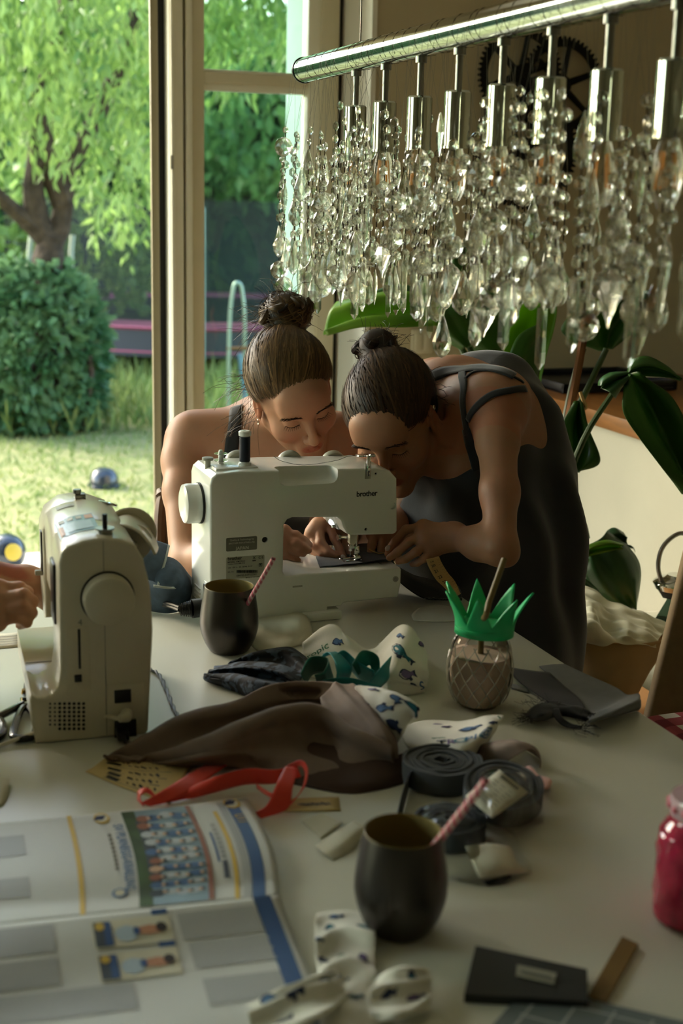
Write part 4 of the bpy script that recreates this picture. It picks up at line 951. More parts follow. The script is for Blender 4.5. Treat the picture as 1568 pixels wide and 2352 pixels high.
def wraptext(S, body, u, v, size, rot, m, parent, off=.0012, flip=1):
    me = textmesh(body, size, 'CENTER', .012 * size); co = np.array([x.co for x in me.vertices])
    e = .01; p = S(np.array([u, u + e, u]), np.array([v, v, v + e])); lu = np.linalg.norm(p[1] - p[0]) / e; lv = np.linalg.norm(p[2] - p[0]) / e
    c, s_ = math.cos(rot), math.sin(rot); x = co[:, 0] * c - co[:, 1] * s_; y = co[:, 0] * s_ + co[:, 1] * c
    X = S(np.clip(u - flip * y / lu, .004, .996), np.clip(v + x / lv, .004, .996), off)
    for q, k in zip(me.vertices, X): q.co = k
    me.materials.clear(); return link('lettering', me, m, parent, True)

# ---------------- cloth heaps
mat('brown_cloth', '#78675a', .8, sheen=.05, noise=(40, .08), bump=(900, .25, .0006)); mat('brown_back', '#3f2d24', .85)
mat('white_cloth', '#dddcd2', .8, sheen=.15, bump=(700, .15, .0005)); mat('batik', '#171a20', .8, col2='#4d5a6c', noise=(48, .5), sharp=.5, bump=(700, .2, .0005), stretch=(1, 1.8, 1))
bc = thing('brown_fabric', 'crumpled heap of dark brown cloth in the middle of the table', 'fabric', T(600, 1720))
_mf = Surf(rows(
    [(330, 1690, 0), (400, 1665, 0), (480, 1645, 0), (560, 1625, 0), (640, 1600, 0), (720, 1595, 0), (790, 1605, 0), (850, 1640, 0)],
    [(252, 1742, .003), (340, 1684, .014), (415, 1641, .03), (535, 1607, .036), (605, 1572, .046), (690, 1560, .052), (785, 1566, .052), (850, 1615, .045)],
    [(250, 1748, .002), (345, 1738, .004), (440, 1703, .006), (540, 1668, .008), (630, 1636, .012), (720, 1615, .020), (800, 1635, .030), (870, 1682, .030)],
    [(255, 1750, .0015), (350, 1748, .004), (452, 1720, .034), (560, 1672, .054), (650, 1636, .060), (735, 1632, .054), (815, 1676, .046), (898, 1725, .03)],
    [(260, 1752, .001), (352, 1753, .002), (470, 1742, .026), (565, 1725, .032), (660, 1705, .03), (740, 1710, .022), (810, 1740, .022), (905, 1760, .014)],
    [(265, 1753, .0008), (355, 1756, .001), (485, 1758, .004), (570, 1768, .003), (680, 1792, .002), (760, 1806, .002), (830, 1812, .001), (918, 1796, .001)])); _mf.fold = (.0075, 3.4, 1.0); sheet('main_fold', _mf, 'brown_cloth', bc, 90, 120, wr=(.0022, 60, 3), floor=TZ + .0008, edge=.0015)
sheet('right_fold', rows(
    [(735, 1604, .040), (752, 1660, .040), (772, 1722, .020), (795, 1752, .006)],
    [(752, 1584, .046), (782, 1640, .046), (812, 1705, .032), (836, 1758, .010)],
    [(775, 1572, .049), (815, 1625, .054), (858, 1692, .042), (884, 1752, .012)],
    [(800, 1570, .051), (842, 1618, .060), (888, 1688, .050), (908, 1748, .014)],
    [(822, 1578, .045), (862, 1624, .044), (908, 1695, .032), (918, 1752, .005)]), 'brown_cloth', bc, 60, 60, wr=(.0018, 70, 5), fold=(.0028, 2.3, 2.0), floor=TZ + .001)
sheet('lower_layer', rows(
    [(690, 1700, .022), (790, 1720, .02), (880, 1740, .02), (930, 1730, .012)],
    [(680, 1770, .008), (780, 1790, .010), (870, 1790, .012), (935, 1770, .008)],
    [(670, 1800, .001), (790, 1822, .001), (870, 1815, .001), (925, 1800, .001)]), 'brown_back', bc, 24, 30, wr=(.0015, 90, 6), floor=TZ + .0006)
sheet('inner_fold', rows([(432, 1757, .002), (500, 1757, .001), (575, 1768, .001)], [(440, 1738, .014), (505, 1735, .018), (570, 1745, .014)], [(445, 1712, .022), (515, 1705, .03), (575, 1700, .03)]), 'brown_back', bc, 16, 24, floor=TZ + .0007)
b2c = thing('brown_fabric', 'small curled brown cloth offcut behind the roll of grey elastic', 'fabric', T(1170, 1750))
sheet('curl', rows([(1085, 1735, .001), (1110, 1752, .001), (1150, 1765, .001)], [(1105, 1712, .022), (1140, 1722, .03), (1175, 1742, .026)], [(1150, 1700, .034), (1185, 1705, .044), (1215, 1722, .04)], [(1190, 1702, .026), (1228, 1716, .03), (1238, 1738, .022)], [(1205, 1720, .003), (1238, 1742, .002), (1240, 1764, .001)]), 'brown_cloth', b2c, 36, 30, wr=(.001, 90, 2), floor=TZ + .0008)
dk_ = thing('patterned_fabric', 'dark navy cloth with blotchy blue-grey pattern heaped beside the brown cloth', 'fabric', T(580, 1560))
sheet('folds', rows(
    [(575, 1500, .004), (625, 1492, .012), (668, 1488, .012), (705, 1510, .004)],
    [(540, 1520, .018), (605, 1500, .026), (665, 1492, .034), (712, 1535, .026)],
    [(500, 1534, .006), (570, 1527, .016), (640, 1522, .02), (700, 1550, .02)],
    [(487, 1536, .016), (555, 1531, .03), (630, 1535, .036), (690, 1562, .028)],
    [(475, 1547, .005), (545, 1548, .010), (620, 1555, .018), (680, 1578, .018)],
    [(468, 1553, .014), (540, 1560, .022), (600, 1570, .03), (670, 1588, .022)],
    [(470, 1562, .001), (540, 1590, .001), (590, 1606, .001), (665, 1612, .001)]), 'batik', dk_, 70, 50, wr=(.0018, 75, 9), fold=(.0035, 5, 1.), floor=TZ + .0008)
wc_ = thing('printed_fabric', 'white cloth with blue and purple fish print heaped behind the teal ribbon', 'fabric', T(850, 1540))
_, SW = sheet('folds', rows(
    [(700, 1490, .001), (745, 1480, .001), (800, 1490, .001), (860, 1500, .001), (915, 1490, .001), (965, 1500, .001)],
    [(712, 1470, .022), (752, 1452, .034), (790, 1455, .04), (850, 1488, .024), (905, 1455, .062), (958, 1480, .045)],
    [(700, 1480, .018), (760, 1447, .046), (800, 1478, .034), (855, 1500, .022), (928, 1440, .078), (974, 1505, .048)],
    [(692, 1502, .010), (750, 1490, .026), (805, 1500, .026), (862, 1512, .024), (905, 1490, .062), (984, 1540, .036)],
    [(690, 1530, .003), (740, 1530, .010), (800, 1535, .012), (860, 1545, .022), (905, 1550, .034), (980, 1572, .014)],
    [(695, 1555, .001), (750, 1560, .001), (800, 1565, .001), (862, 1585, .002), (900, 1598, .001), (975, 1592, .001)]), 'white_cloth', wc_, 60, 80, wr=(.0022, 62, 11), fold=(.004, 2.6, .5), floor=TZ + .0008)
for u, v, s_, ro, c in ((.5, .28, .012, -.6, 'ink_blue'), (.60, .84, .0205, .35, 'ink_teal'), (.76, .88, .016, -.45, 'ink_purple'), (.45, .93, .009, -1, 'ink_purple'), (.5, .8, .009, .3, 'ink_blue'), (.66, .22, .009, .2, 'ink_teal'), (.85, .92, .010, .9, 'ink_navy'), (.6, .58, .009, .1, 'ink_navy')): motif(SW, u, v, s_, ro, c, wc_)
wraptext(SW, 'Tropic', .62, .1, .020, .5, 'ink_green', wc_); wraptext(SW, 'S', .86, .97, .022, .4, 'ink_blue', wc_)
# teal ribbon loops
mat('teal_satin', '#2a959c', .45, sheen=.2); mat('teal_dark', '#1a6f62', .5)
tr_ = thing('ribbon', 'teal ribbon in loose loops lying between the dark and the fish-print cloth', 'ribbon', T(790, 1560))
def ribbon(A, B, m, parent, nv=40, name='loop'):
    o, s_ = sheet(name, [tp(*A), [(np.array(a) + np.array(b)) / 2 for a, b in zip(tp(*A), tp(*B))], tp(*B)], m, parent, 7, nv, thick=.0008); return o
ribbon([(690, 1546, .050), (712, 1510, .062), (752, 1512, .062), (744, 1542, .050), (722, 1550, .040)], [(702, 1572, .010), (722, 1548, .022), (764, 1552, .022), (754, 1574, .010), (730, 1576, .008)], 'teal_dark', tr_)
ribbon([(728, 1518, .052), (752, 1498, .066), (772, 1528, .056), (772, 1562, .036)], [(758, 1502, .060), (774, 1498, .064), (806, 1532, .048), (800, 1566, .020)], 'teal_satin', tr_)
ribbon([(766, 1508, .060), (790, 1494, .068), (822, 1520, .056), (858, 1540, .046)], [(776, 1560, .016), (800, 1538, .030), (832, 1568, .014), (858, 1572, .016)], 'teal_satin', tr_)
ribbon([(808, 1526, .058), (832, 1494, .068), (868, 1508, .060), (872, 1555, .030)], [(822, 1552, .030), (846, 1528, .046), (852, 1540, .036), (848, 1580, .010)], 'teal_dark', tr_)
ribbon([(846, 1570, .026), (868, 1540, .050), (899, 1506, .064)], [(868, 1584, .010), (892, 1560, .030), (894, 1534, .044)], 'teal_satin', tr_)
ribbon([(740, 1562, .036), (800, 1556, .040), (872, 1576, .030)], [(744, 1580, .012), (805, 1588, .016), (868, 1600, .010)], 'teal_satin', tr_)
# fish print roll and piece with lettering
fr_ = thing('printed_fabric', 'white fish-print cloth rolled open at the right of the brown heap', 'fabric', T(900, 1660))
_, SF = sheet('roll', rows([(822, 1590, .042), (845, 1630, .036), (880, 1680, .024), (905, 1718, .012)], [(815, 1577, .062), (848, 1607, .066), (890, 1648, .058), (922, 1690, .04)], [(835, 1575, .075), (885, 1592, .082), (930, 1620, .076), (945, 1650, .06)], [(880, 1583, .078), (930, 1600, .082), (962, 1625, .074), (957, 1652, .058)], [(892, 1600, .062), (930, 1615, .060), (953, 1636, .052), (950, 1652, .048)]), 'white_cloth', fr_, 40, 40, wr=(.002, 70, 3))
for u, v, s_, ro, c in ((.14, .3, .014, .5, 'ink_navy'), (.3, .55, .014, .8, 'ink_blue'), (.25, .82, .012, .2, 'ink_navy'), (.08, .1, .010, 1, 'ink_blue'), (.5, .5, .012, -.4, 'ink_blue'), (.45, .2, .010, .4, 'ink_purple'), (.62, .75, .010, .4, 'ink_teal')): motif(SF, u, v, s_, ro, c, fr_, .0014 * (1 if SF.normal(np.array([.3]), np.array([.5]))[0] @ (CAM - SF(np.array([.3]), np.array([.5]))[0]) > 0 else -1))
tf = thing('printed_fabric', 'white cloth printed with fish and the word tropical beside the grey elastic roll', 'fabric', T(1030, 1700))
_, SG = sheet('piece', rows([(915, 1668, .018), (985, 1652, .012), (1060, 1655, .018), (1110, 1645, .026), (1156, 1643, .022)], [(922, 1690, .024), (995, 1676, .018), (1070, 1676, .026), (1120, 1662, .036), (1150, 1658, .026)], [(932, 1712, .020), (1000, 1708, .024), (1070, 1704, .034), (1112, 1690, .034), (1128, 1690, .02)], [(950, 1730, .008), (1010, 1730, .018), (1062, 1730, .026), (1095, 1722, .018), (1112, 1712, .006)], [(968, 1740, .001), (1020, 1742, .006), (1065, 1746, .010), (1088, 1738, .004), (1100, 1726, .001)]), 'white_cloth', tf, 50, 60, wr=(.0022, 80, 5), floor=TZ + .001)
motif(SG, .27, .55, .016, -.3, 'ink_blue', tf); motif(SG, .25, .84, .013, .2, 'ink_navy', tf); motif(SG, .2, .35, .009, -.6, 'ink_purple', tf); decal(SG, .12, .3, BLOB, .007, 0, 'ink_purple', tf); decal(SG, .4, .28, WAVE, .010, .1, 'ink_green', tf); decal(SG, .1, .95, WAVE, .009, 1.2, 'ink_green', tf); decal(SG, .36, .8, WAVE, .008, .2, 'ink_navy', tf)
for i, (ch_, c) in enumerate(zip('TROPIc@l', ('ink_navy', 'ink_purple', 'ink_teal', 'ink_blue', 'ink_blue', 'ink_teal', 'ink_blue', 'ink_blue'))): wraptext(SG, ch_, .52 - .012 * i, .30 + i * .076, .024, 0, c, tf, .0018 * (1 if SG.normal(np.array([.5]), np.array([.5]))[0][2] > 0 else -1), 1 if SG.C[0, 0, 1] > SG.C[-1, 0, 1] else -1)
# ---------------- red ribbon
mat('red_satin', '#e0402f', .42, sheen=.2, bump=(800, .1, .0004))
rr = thing('ribbon', 'bright red-orange ribbon looping across the front of the brown cloth', 'ribbon', T(520, 1810))
ribbon([(470, 1757, .012), (430, 1780, .016), (385, 1808, .018), (345, 1832, .012), (320, 1845, .004)], [(522, 1757, .01), (478, 1788, .012), (430, 1820, .010), (385, 1842, .006), (345, 1852, .002)], 'red_satin', rr)
ribbon([(315, 1838, .002), (318, 1815, .014), (340, 1810, .020), (360, 1832, .012)], [(330, 1852, .001), (322, 1830, .012), (338, 1822, .014), (366, 1842, .004)], 'red_satin', rr)
ribbon([(445, 1803, .010), (505, 1780, .028), (570, 1765, .034), (630, 1768, .034), (680, 1757, .038)], [(340, 1850, .002), (455, 1830, .004), (560, 1803, .010), (630, 1800, .014), (692, 1785, .026)], 'red_satin', rr)
ribbon([(660, 1758, .036), (690, 1746, .048), (706, 1765, .044), (700, 1805, .026), (672, 1838, .010), (640, 1850, .004)], [(668, 1768, .026), (690, 1760, .036), (700, 1778, .032), (692, 1812, .016), (668, 1848, .003), (640, 1862, .001)], 'red_satin', rr)
ribbon([(655, 1760, .040), (635, 1800, .036), (612, 1850, .016), (580, 1868, .003)], [(685, 1765, .036), (672, 1810, .030), (660, 1858, .010), (600, 1880, .001)], 'red_satin', rr)
ribbon([(588, 1800, .014), (620, 1820, .02), (655, 1828, .018)], [(590, 1812, .006), (622, 1832, .012), (655, 1842, .008)], 'red_satin', rr)
# ---------------- grey elastic rolls, plastic, label, pink ribbon
mat('elastic', '#55585a', .75, bump=(500, .3, .0006)); mat('elastic_blue', '#4a525c', .75, bump=(500, .3, .0006)); mat('pink_satin', '#d3a096', .45, sheen=.2)
def plasticmat():
    m = bpy.data.materials.new('plastic_film'); m.use_nodes = True; N = m.node_tree.nodes; L = m.node_tree.links; N.remove(N['Principled BSDF'])
    g = N.new('ShaderNodeBsdfGlossy'); g.inputs['Roughness'].default_value = .12; t = N.new('ShaderNodeBsdfTransparent'); t.inputs[0].default_value = (.96, .96, .94, 1)
    f = N.new('ShaderNodeLayerWeight'); f.inputs[0].default_value = .22; x = N.new('ShaderNodeMixShader')
    L.new(f.outputs['Fresnel'], x.inputs[0]); L.new(t.outputs[0], x.inputs[1]); L.new(g.outputs[0], x.inputs[2]); L.new(x.outputs[0], N['Material Output'].inputs['Surface']); MATS['plastic_film'] = m
plasticmat()
def roll(name, label, c, rad, h, m, hole=.006, tilt=None, turns=9):
    t = thing(name, label, 'elastic roll', c, group='rolls of grey elastic'); V = []; F = []; n = turns * 36; w = (rad - hole) / turns
    M_ = tilt or Matrix.Identity(4)
    for i in range(n + 1):
        a = 2 * math.pi * i / 36; rr_ = hole + w * i / 36; dz = .0006 * math.sin(i * .9) + .0015 * math.sin(i / 36 * 2.4)
        for q, z in ((rr_, dz), (rr_ + w * .9, dz), (rr_ + w * .9, h + dz), (rr_, h + dz)): V.append(tuple(M_ @ Vector((q * math.cos(a), q * math.sin(a), z + .001))))
    for i in range(n):
        for k in range(4): F.append((i * 4 + k, i * 4 + (k + 1) % 4, i * 4 + 4 + (k + 1) % 4, i * 4 + 4 + k))
    F += [(0, 1, 2, 3), (n * 4 + 3, n * 4 + 2, n * 4 + 1, n * 4)]
    MB().add(V, F).build('wound_band', m, t, angle=50); return t
e1 = roll('elastic_roll', 'unwrapped roll of wide dark grey elastic with a loose end hanging down', T(1012, 1793), .049, .028, 'elastic', .008)
ribbon([(945, 1768, .028), (930, 1800, .026), (916, 1850, .016), (910, 1885, .010)], [(946, 1775, .001), (938, 1812, .002), (926, 1862, .001), (920, 1890, .001)], 'elastic', e1, name='loose_end')
roll('elastic_roll', 'bluish grey elastic roll inside the clear plastic bag behind the nearest tumbler', T(1030, 1925), .040, .024, 'elastic_blue', .004)
tl_ = Matrix.Translation((0, 0, .012)) @ Matrix.Rotation(math.radians(14), 4, Vector((CR[0], CR[1], 0)))
e3 = roll('elastic_roll', 'grey elastic roll wrapped in film with a white barcode label on top', T(1150, 1862), .046, .026, 'elastic', .005, tl_)
lc = T(1130, 1822, .045)
mat('paper_white', '#cfccb8', .75, noise=(30, .02)); mat('ink_grey', '#6e6c62', .7)
def flatquad(name, corners, m, parent, th=.0004, nu=6, nv=6, **k):
    a, b, c, d = corners; return sheet(name, [[a, b], [d, c]], m, parent, nu, nv, thick=th, **k)
# the label is a card stuck on the tilted roll
lo, LS = flatquad('label', tp((1146, 1768, .050), (1213, 1820, .046), (1130, 1880, .040), (1068, 1828, .046)), 'paper_white', e3)
for k in range(9): decal(LS, .10, .22 + k * .065, [(-.4, -1), (.4, -1), (.4, 1), (-.4, 1)], .0028, 0, 'print_black', e3, name='barcode_bar', off=.0007)
for i in range(7):
    for j in range(3): decal(LS, .27 + i * .09, .22 + j * .24 + .03 * (i % 2), [(-1, -.14), (1, -.14), (1, .14), (-1, .14)], .0052 - .001 * ((i + j) % 3), 0, 'ink_grey', e3, name='print_line', off=.0007)
pb = thing('plastic_bag', 'crumpled clear plastic bag lying over the bluish elastic roll', 'plastic bag', T(1060, 1960))
sheet('film', rows([(930, 1890, .002), (985, 1852, .03), (1050, 1840, .034), (1110, 1870, .03), (1180, 1905, .01)], [(925, 1920, .012), (990, 1880, .036), (1060, 1875, .038), (1120, 1905, .03), (1200, 1950, .006)], [(960, 1950, .02), (1010, 1930, .034), (1070, 1930, .032), (1130, 1950, .02), (1220, 1985, .003)], [(1010, 1990, .010), (1050, 1985, .016), (1090, 1990, .014), (1150, 2000, .010), (1215, 2000, .002)], [(1030, 2020, .001), (1070, 2030, .001), (1110, 2035, .001), (1160, 2030, .001), (1210, 2010, .001)]), 'plastic_film', pb, 50, 60, wr=(.004, 95, 4), thick=0, floor=TZ + .001)
sheet('film_wrap', rows([(1075, 1830, .02), (1100, 1780, .05), (1160, 1752, .056), (1215, 1790, .05), (1235, 1840, .02)], [(1080, 1850, .02), (1110, 1800, .054), (1160, 1790, .058), (1210, 1820, .05), (1245, 1850, .006)], [(1085, 1880, .012), (1120, 1880, .048), (1165, 1870, .05), (1205, 1870, .03), (1250, 1880, .002)], [(1090, 1905, .002), (1130, 1918, .012), (1170, 1915, .014), (1200, 1895, .006), (1225, 1890, .001)]), 'plastic_film', pb, 36, 44, wr=(.003, 100, 8), thick=0, floor=TZ + .001)
sheet('card', rows([(1068, 1945, .022), (1120, 1938, .026), (1170, 1945, .022)], [(1085, 1985, .018), (1140, 1985, .02), (1190, 1985, .014)], [(1100, 2018, .008), (1160, 2010, .008), (1222, 2003, .006)]), 'paper_white', pb, 12, 12, wr=(.0008, 60, 2))
sheet('clip_strip', rows([(1110, 2025, .002), (1150, 2015, .006), (1170, 2005, .006)], [(1120, 2033, .001), (1155, 2028, .003), (1175, 2015, .003)]), 'blackplastic', pb, 6, 12)
pr_ = thing('ribbon_bundle', 'folded pale pink satin ribbon next to the labelled elastic roll', 'ribbon', T(1225, 1800))
for k, (dx, h0) in enumerate(((0, .0), (3, .009), (6, .018))):
    ribbon([(1185 + dx, 1775 - k * 4, h0 + .008), (1212 + dx, 1768 - k * 4, h0 + .008), (1236, 1780, h0 + .008), (1262, 1788, h0 + .006), (1267, 1797, h0 + .002)], [(1200 + dx, 1800 - k * 2, h0 + .008), (1222 + dx, 1806 - k * 2, h0 + .008), (1240, 1812, h0 + .007), (1258, 1812, h0 + .005), (1263, 1808, h0 + .001)], 'pink_satin', pr_, name='fold')
# ---------------- paper patterns and scraps
mat('tan_paper', '#c2ad76', .8, noise=(20, .05)); mat('scrap_white', '#cbc8b4', .8)
pp = thing('paper_pattern', 'tan paper pattern with rows of black writing under the red ribbon at left', 'paper', T(330, 1780))
_, S1 = sheet('sheet', rows([(240, 1742, .001), (340, 1748, .003), (440, 1755, .002)], [(215, 1762, .001), (320, 1785, .004), (420, 1790, .003)], [(196, 1772, .001), (280, 1808, .001), (390, 1845, .001)]), 'tan_paper', pp, 20, 24, floor=TZ + .0006)
for k in range(4):
    decal(S1, .22 + .2 * k, .16 + .05 * k, [(-1, -.3), (1, -.2), (1, .3), (-1, .2)], .011, .0, 'print_black', pp, off=.0009, name='marking')
    for j in range(5): decal(S1, .22 + .2 * k, .34 + .05 * k + .075 * j, [(-1, -.4), (.4, -.2), (1, .4), (-.6, .3)], .0035 + .0015 * ((j * 7 + k) % 3), .2 * j, 'print_black', pp, off=.0009, name='writing')
    decal(S1, .32 + .2 * k, .5, [(-1, -.02), (1, -.02), (1, .02), (-1, .02)], .04, 0, 'ink_grey', pp, off=.0008, name='line')
pq = thing('paper_pattern', 'narrow tan paper strip with handwriting beneath the red ribbon end', 'paper', T(700, 1850))
_, S2 = flatquad('sheet', tp((620, 1835, .001), (778, 1830, .001), (782, 1862, .0012), (630, 1866, .001)), 'tan_paper', pq)
for j in range(7): decal(S2, .5, .42 + .07 * j, [(-1, -.4), (.4, -.2), (1, .4), (-.6, .3)], .004 + .002 * (j % 2), .1 * j, 'print_black', pq, off=.0008, name='writing')
def scrap(label, R_, m, wr=(.0006, 60, 1), name='paper_scrap', cat='paper', floor=True):
    o, _s = sheet(name, R_, m, None, 14, 14, wr=wr, thick=.0006, floor=TZ + .0006 if floor else None); tag(o, label, cat); return o
scrap('small square cream paper scrap left of the nearest tumbler', rows([(690, 1884, .001), (738, 1868, .004)], [(737, 1926, .001), (785, 1890, .003)]), 'scrap_white')
scrap('curled strip of cream cloth just left of the nearest tumbler rim', rows([(724, 1944, .001), (770, 1912, .006), (815, 1886, .005)], [(742, 1960, .004), (790, 1930, .009), (832, 1895, .007)], [(766, 1976, .001), (808, 1950, .002), (846, 1905, .002)]), 'scrap_white', name='cloth_scrap', cat='fabric')
scrap('small clear paper scrap at the far left edge of the table', rows([(-25, 1790, .001), (0, 1785, .004), (24, 1788, .006)], [(-25, 1815, .001), (0, 1812, .008), (18, 1818, .004)], [(-25, 1850, .001), (0, 1850, .002), (12, 1840, .001)]), 'scrap_white')
scrap('crumpled white tissue under the sewing machine behind the tumbler', rows([(575, 1425, .012), (640, 1405, .012), (690, 1408, .018), (712, 1425, .010)], [(570, 1455, .020), (640, 1440, .016), (690, 1440, .022), (716, 1452, .008)], [(575, 1480, .010), (630, 1485, .006), (680, 1478, .006), (716, 1468, .002)], [(590, 1495, .001), (630, 1497, .001), (670, 1488, .001), (712, 1474, .001)]), 'paper_white', wr=(.0015, 50, 3), name='tissue', cat='tissue')
scrap('pale scrap of cloth lying right of the sewing machine near the table edge', rows([(960, 1398, .001), (1010, 1388, .003), (1060, 1400, .001)], [(945, 1412, .001), (1000, 1405, .004), (1062, 1412, .002)], [(950, 1425, .001), (1005, 1428, .001), (1060, 1425, .001)]), 'tabletop', name='cloth_scrap', cat='fabric')
mg = thing('magazine', 'open printed leaflet at the left edge behind the scissors', 'magazine', T(0, 1470))
_, SM = flatquad('page', tp((-80, 1462, .002), (50, 1452, .002), (54, 1484, .001), (-80, 1497, .001)), 'paper_white', mg)
for i in range(4):
    for j in range(3): decal(SM, .25 + i * .17, .62 + j * .13, [(-1, -.1), (1, -.1), (1, .1), (-1, .1)], .006, 0, 'ink_grey', mg, off=.0007, name='print_line')

# ---------------- sticker album (two open pages)
mat('page', '#c6c9c6', .45, noise=(8, .02)); mat('band_blue', '#1e4a80', .45); mat('band_yellow', '#c9a93f', .45); mat('grey_panel', '#9fa2a2', .45, noise=(6, .12)); mat('kid_skin', '#b98566', .5); mat('kid_hair', '#2a2320', .6); mat('photo_green', '#2f4a24', .5, noise=(25, .5)); mat('photo_sky', '#7f98a8', .5, noise=(30, .2)); mat('shirt_pale', '#a9bccb', .5)
for i, c in enumerate(('#b4bfc6', '#4a6c9a', '#8c5a48', '#c6a58c', '#35424e')): mat('crowd%d' % i, c, .5)
al = thing('sticker_album', 'open football sticker album with team photo and blue band across the near left', 'book', T(300, 2080))
def lerp(a, b, t): return np.array(a) * (1 - t) + np.array(b) * t
PG = {1: ((-160, 1908), (566, 1834), (640, 2056), (-160, 2140)), 2: ((-160, 2140), (640, 2056), (760, 2352), (-160, 2470))}
def pgpx(pg, u, v):
    a, b, c, d = [np.array(q, float) for q in PG[pg]]; p = a * (1 - u) * (1 - v) + b * (1 - u) * v + c * u * v + d * u * (1 - v)
    if pg == 1: p[0] += 22 * math.sin(u * math.pi) * v * (1 if v > .5 else v * 2)
    return p
def pgh(pg, u, v):
    if pg == 1: return .004 + .012 * math.sin(min(1, u * 1.05) * math.pi) ** 1 * (.6 + .4 * v) + .010 * max(0, u - .85) / .15
    return .014 * (1 - u) ** 2 + .004 + .003 * math.sin(u * 6 + v * 3)
def pgpt(pg, u, v, e=0): q = pgpx(pg, u, v); return T(q[0], q[1], pgh(pg, u, v) + e)
SP = {pg: Surf([[pgpt(pg, u, v) for v in np.linspace(0, 1, 13)] for u in np.linspace(0, 1, 9)]) for pg in (1, 2)}
for pg in (1, 2): sheet('page', SP[pg], 'page', al, 36, 48, thick=.0006)
for pg in (1, 2): sheet('page_block', [[pgpt(pg, u, v) * [1, 1, 0] + [0, 0, TZ + .001 + .5 * (pgpt(pg, u, v)[2] - TZ)] for v in np.linspace(0, .995, 7)] for u in np.linspace(.005, .995, 6)], 'page', al, 20, 20, thick=.0012)
def patch(pg, u0, u1, v0, v1, m, e=.0009, name='print', nu=6, nv=6, sk=0., cu=0.):
    U, V_ = np.meshgrid(np.linspace(u0, u1, nu), np.linspace(v0, v1, nv), indexing='ij'); V2 = V_ + sk * (U - u0) + cu * np.sin((U - u0) / (u1 - u0) * math.pi)
    P_ = SP[pg](U, V2, e); F = [(i * nv + j, (i + 1) * nv + j, (i + 1) * nv + j + 1, i * nv + j + 1) for i in range(nu - 1) for j in range(nv - 1)]
    return MB().add(P_, F).build(name, m, al, world=True)
nz = SP[1].normal(np.array([.5]), np.array([.5]))[0][2]; SG_ = 1 if nz > 0 else -1
E_ = .0009 * SG_
patch(1, .0, 1., .925, .962, 'band_blue', E_, 'blue_band', 14); patch(2, 0, 1, .925, .975, 'band_blue', E_, 'blue_band', 14)
patch(1, .1, 1., .875, .888, 'band_yellow', E_, 'yellow_line', 14); patch(1, .0, 1., .43, .445, 'band_yellow', E_, 'yellow_line', 14)
patch(1, .02, 1., .9, .922, 'grey_panel', E_ * .8, 'grey_band', 14); patch(1, .3, .6, .835, .842, 'band_blue', E_, 'caption_bar')
patch(1, .02, .98, .60, .81, 'photo_sky', E_, 'team_photo', 10, 8); patch(1, .02, .98, .60, .64, 'photo_green', E_ * 1.3, 'photo_lawn', 10, 4); patch(1, .12, .9, .632, .668, 'crowd4', E_ * 1.35, 'photo_legs', 10, 4); patch(1, .02, .98, .80, .815, 'crowd2', E_ * 1.3, 'photo_wall', 10, 3)  # includes a dark printed strip for the players' legs
r = np.random.default_rng(5)
def dot(pg, u, v, su, sv, m, e, name='print'):
    a = np.linspace(0, 6.283, 9)[:-1]; uu = u + su * np.sin(a); vv = v + sv * np.cos(a); P_ = SP[pg](np.append(uu, u), np.append(vv, v), e); return MB().add(P_, [(8, k, (k + 1) % 8) for k in range(8)]).build(name, m, al, world=True)
for row in range(4):
    for k in range(10):
        u = .1 + k * .085 + r.uniform(-.012, .012); v = .655 + row * .036 + r.uniform(-.004, .004)
        dot(1, u, v, .033, .021, 'crowd%d' % r.integers(0, 2 if row else 5), E_ * 1.6, 'player'); dot(1, u, v + .02, .016, .009, 'crowd3', E_ * 1.9, 'face')
        dot(1, u, v + .026, .014, .005, 'crowd4', E_ * 2.2, 'hair')
for pg, spots in ((1, ((.2, .2), (.62, .2), (.2, -1), (.2, .03))), (2, ((.1, .26), (.34, .26), (.58, .26), (.12, .83), (.34, .84), (.58, .45), (.62, .85)))):
    for u, v in spots:
        if v < 0: continue
        patch(pg, u - .06, u + .14, max(.01, v - .13), v + .09, 'grey_panel', E_, 'empty_sticker_field')
for k, u in enumerate((.06, .30)):
    patch(2, u, u + .2, .455, .675, 'paper_white', E_ * 1.4, 'player_sticker'); patch(2, u + .01, u + .19, .46, .505, 'crowd4', E_ * 1.8, 'sticker_bar'); patch(2, u + .015, u + .185, .487, .51, 'band_blue', E_ * 2.1, 'sticker_stripe'); dot(2, u + .045, .478, .03, .014, 'band_yellow', E_ * 2.4, 'club_badge')
    dot(2, u + .11, .55, .06, .035, 'shirt_pale', E_ * 1.9, 'shirt'); dot(2, u + .10, .615, .036, .042, 'kid_skin', E_ * 2.2, 'face'); dot(2, u + .09, .648, .036, .016, 'kid_hair', E_ * 2.6, 'hair'); dot(2, u + .1, .578, .032, .010, 'band_blue', E_ * 2.4, 'collar')
    patch(2, u - .045, u - .005, .63, .675, 'band_blue', E_ * 1.6, 'number_tab')
for u, v in ((.06, .535), (.04, .945)):
    dot(1, u, v, .055, .026, 'band_yellow', E_ * 1.5, 'club_badge'); dot(1, u, v, .042, .02, 'paper_white', E_ * 1.9, 'club_badge'); patch(1, u - .02, u + .02, v - .015, v + .015, 'ink_navy', E_ * 2.3, 'club_badge', sk=-.3)
dot(1, .82, .545, .05, .024, 'ink_blue', E_ * 1.5, 'club_badge'); dot(1, .82, .545, .036, .016, 'paper_white', E_ * 1.9, 'club_badge')
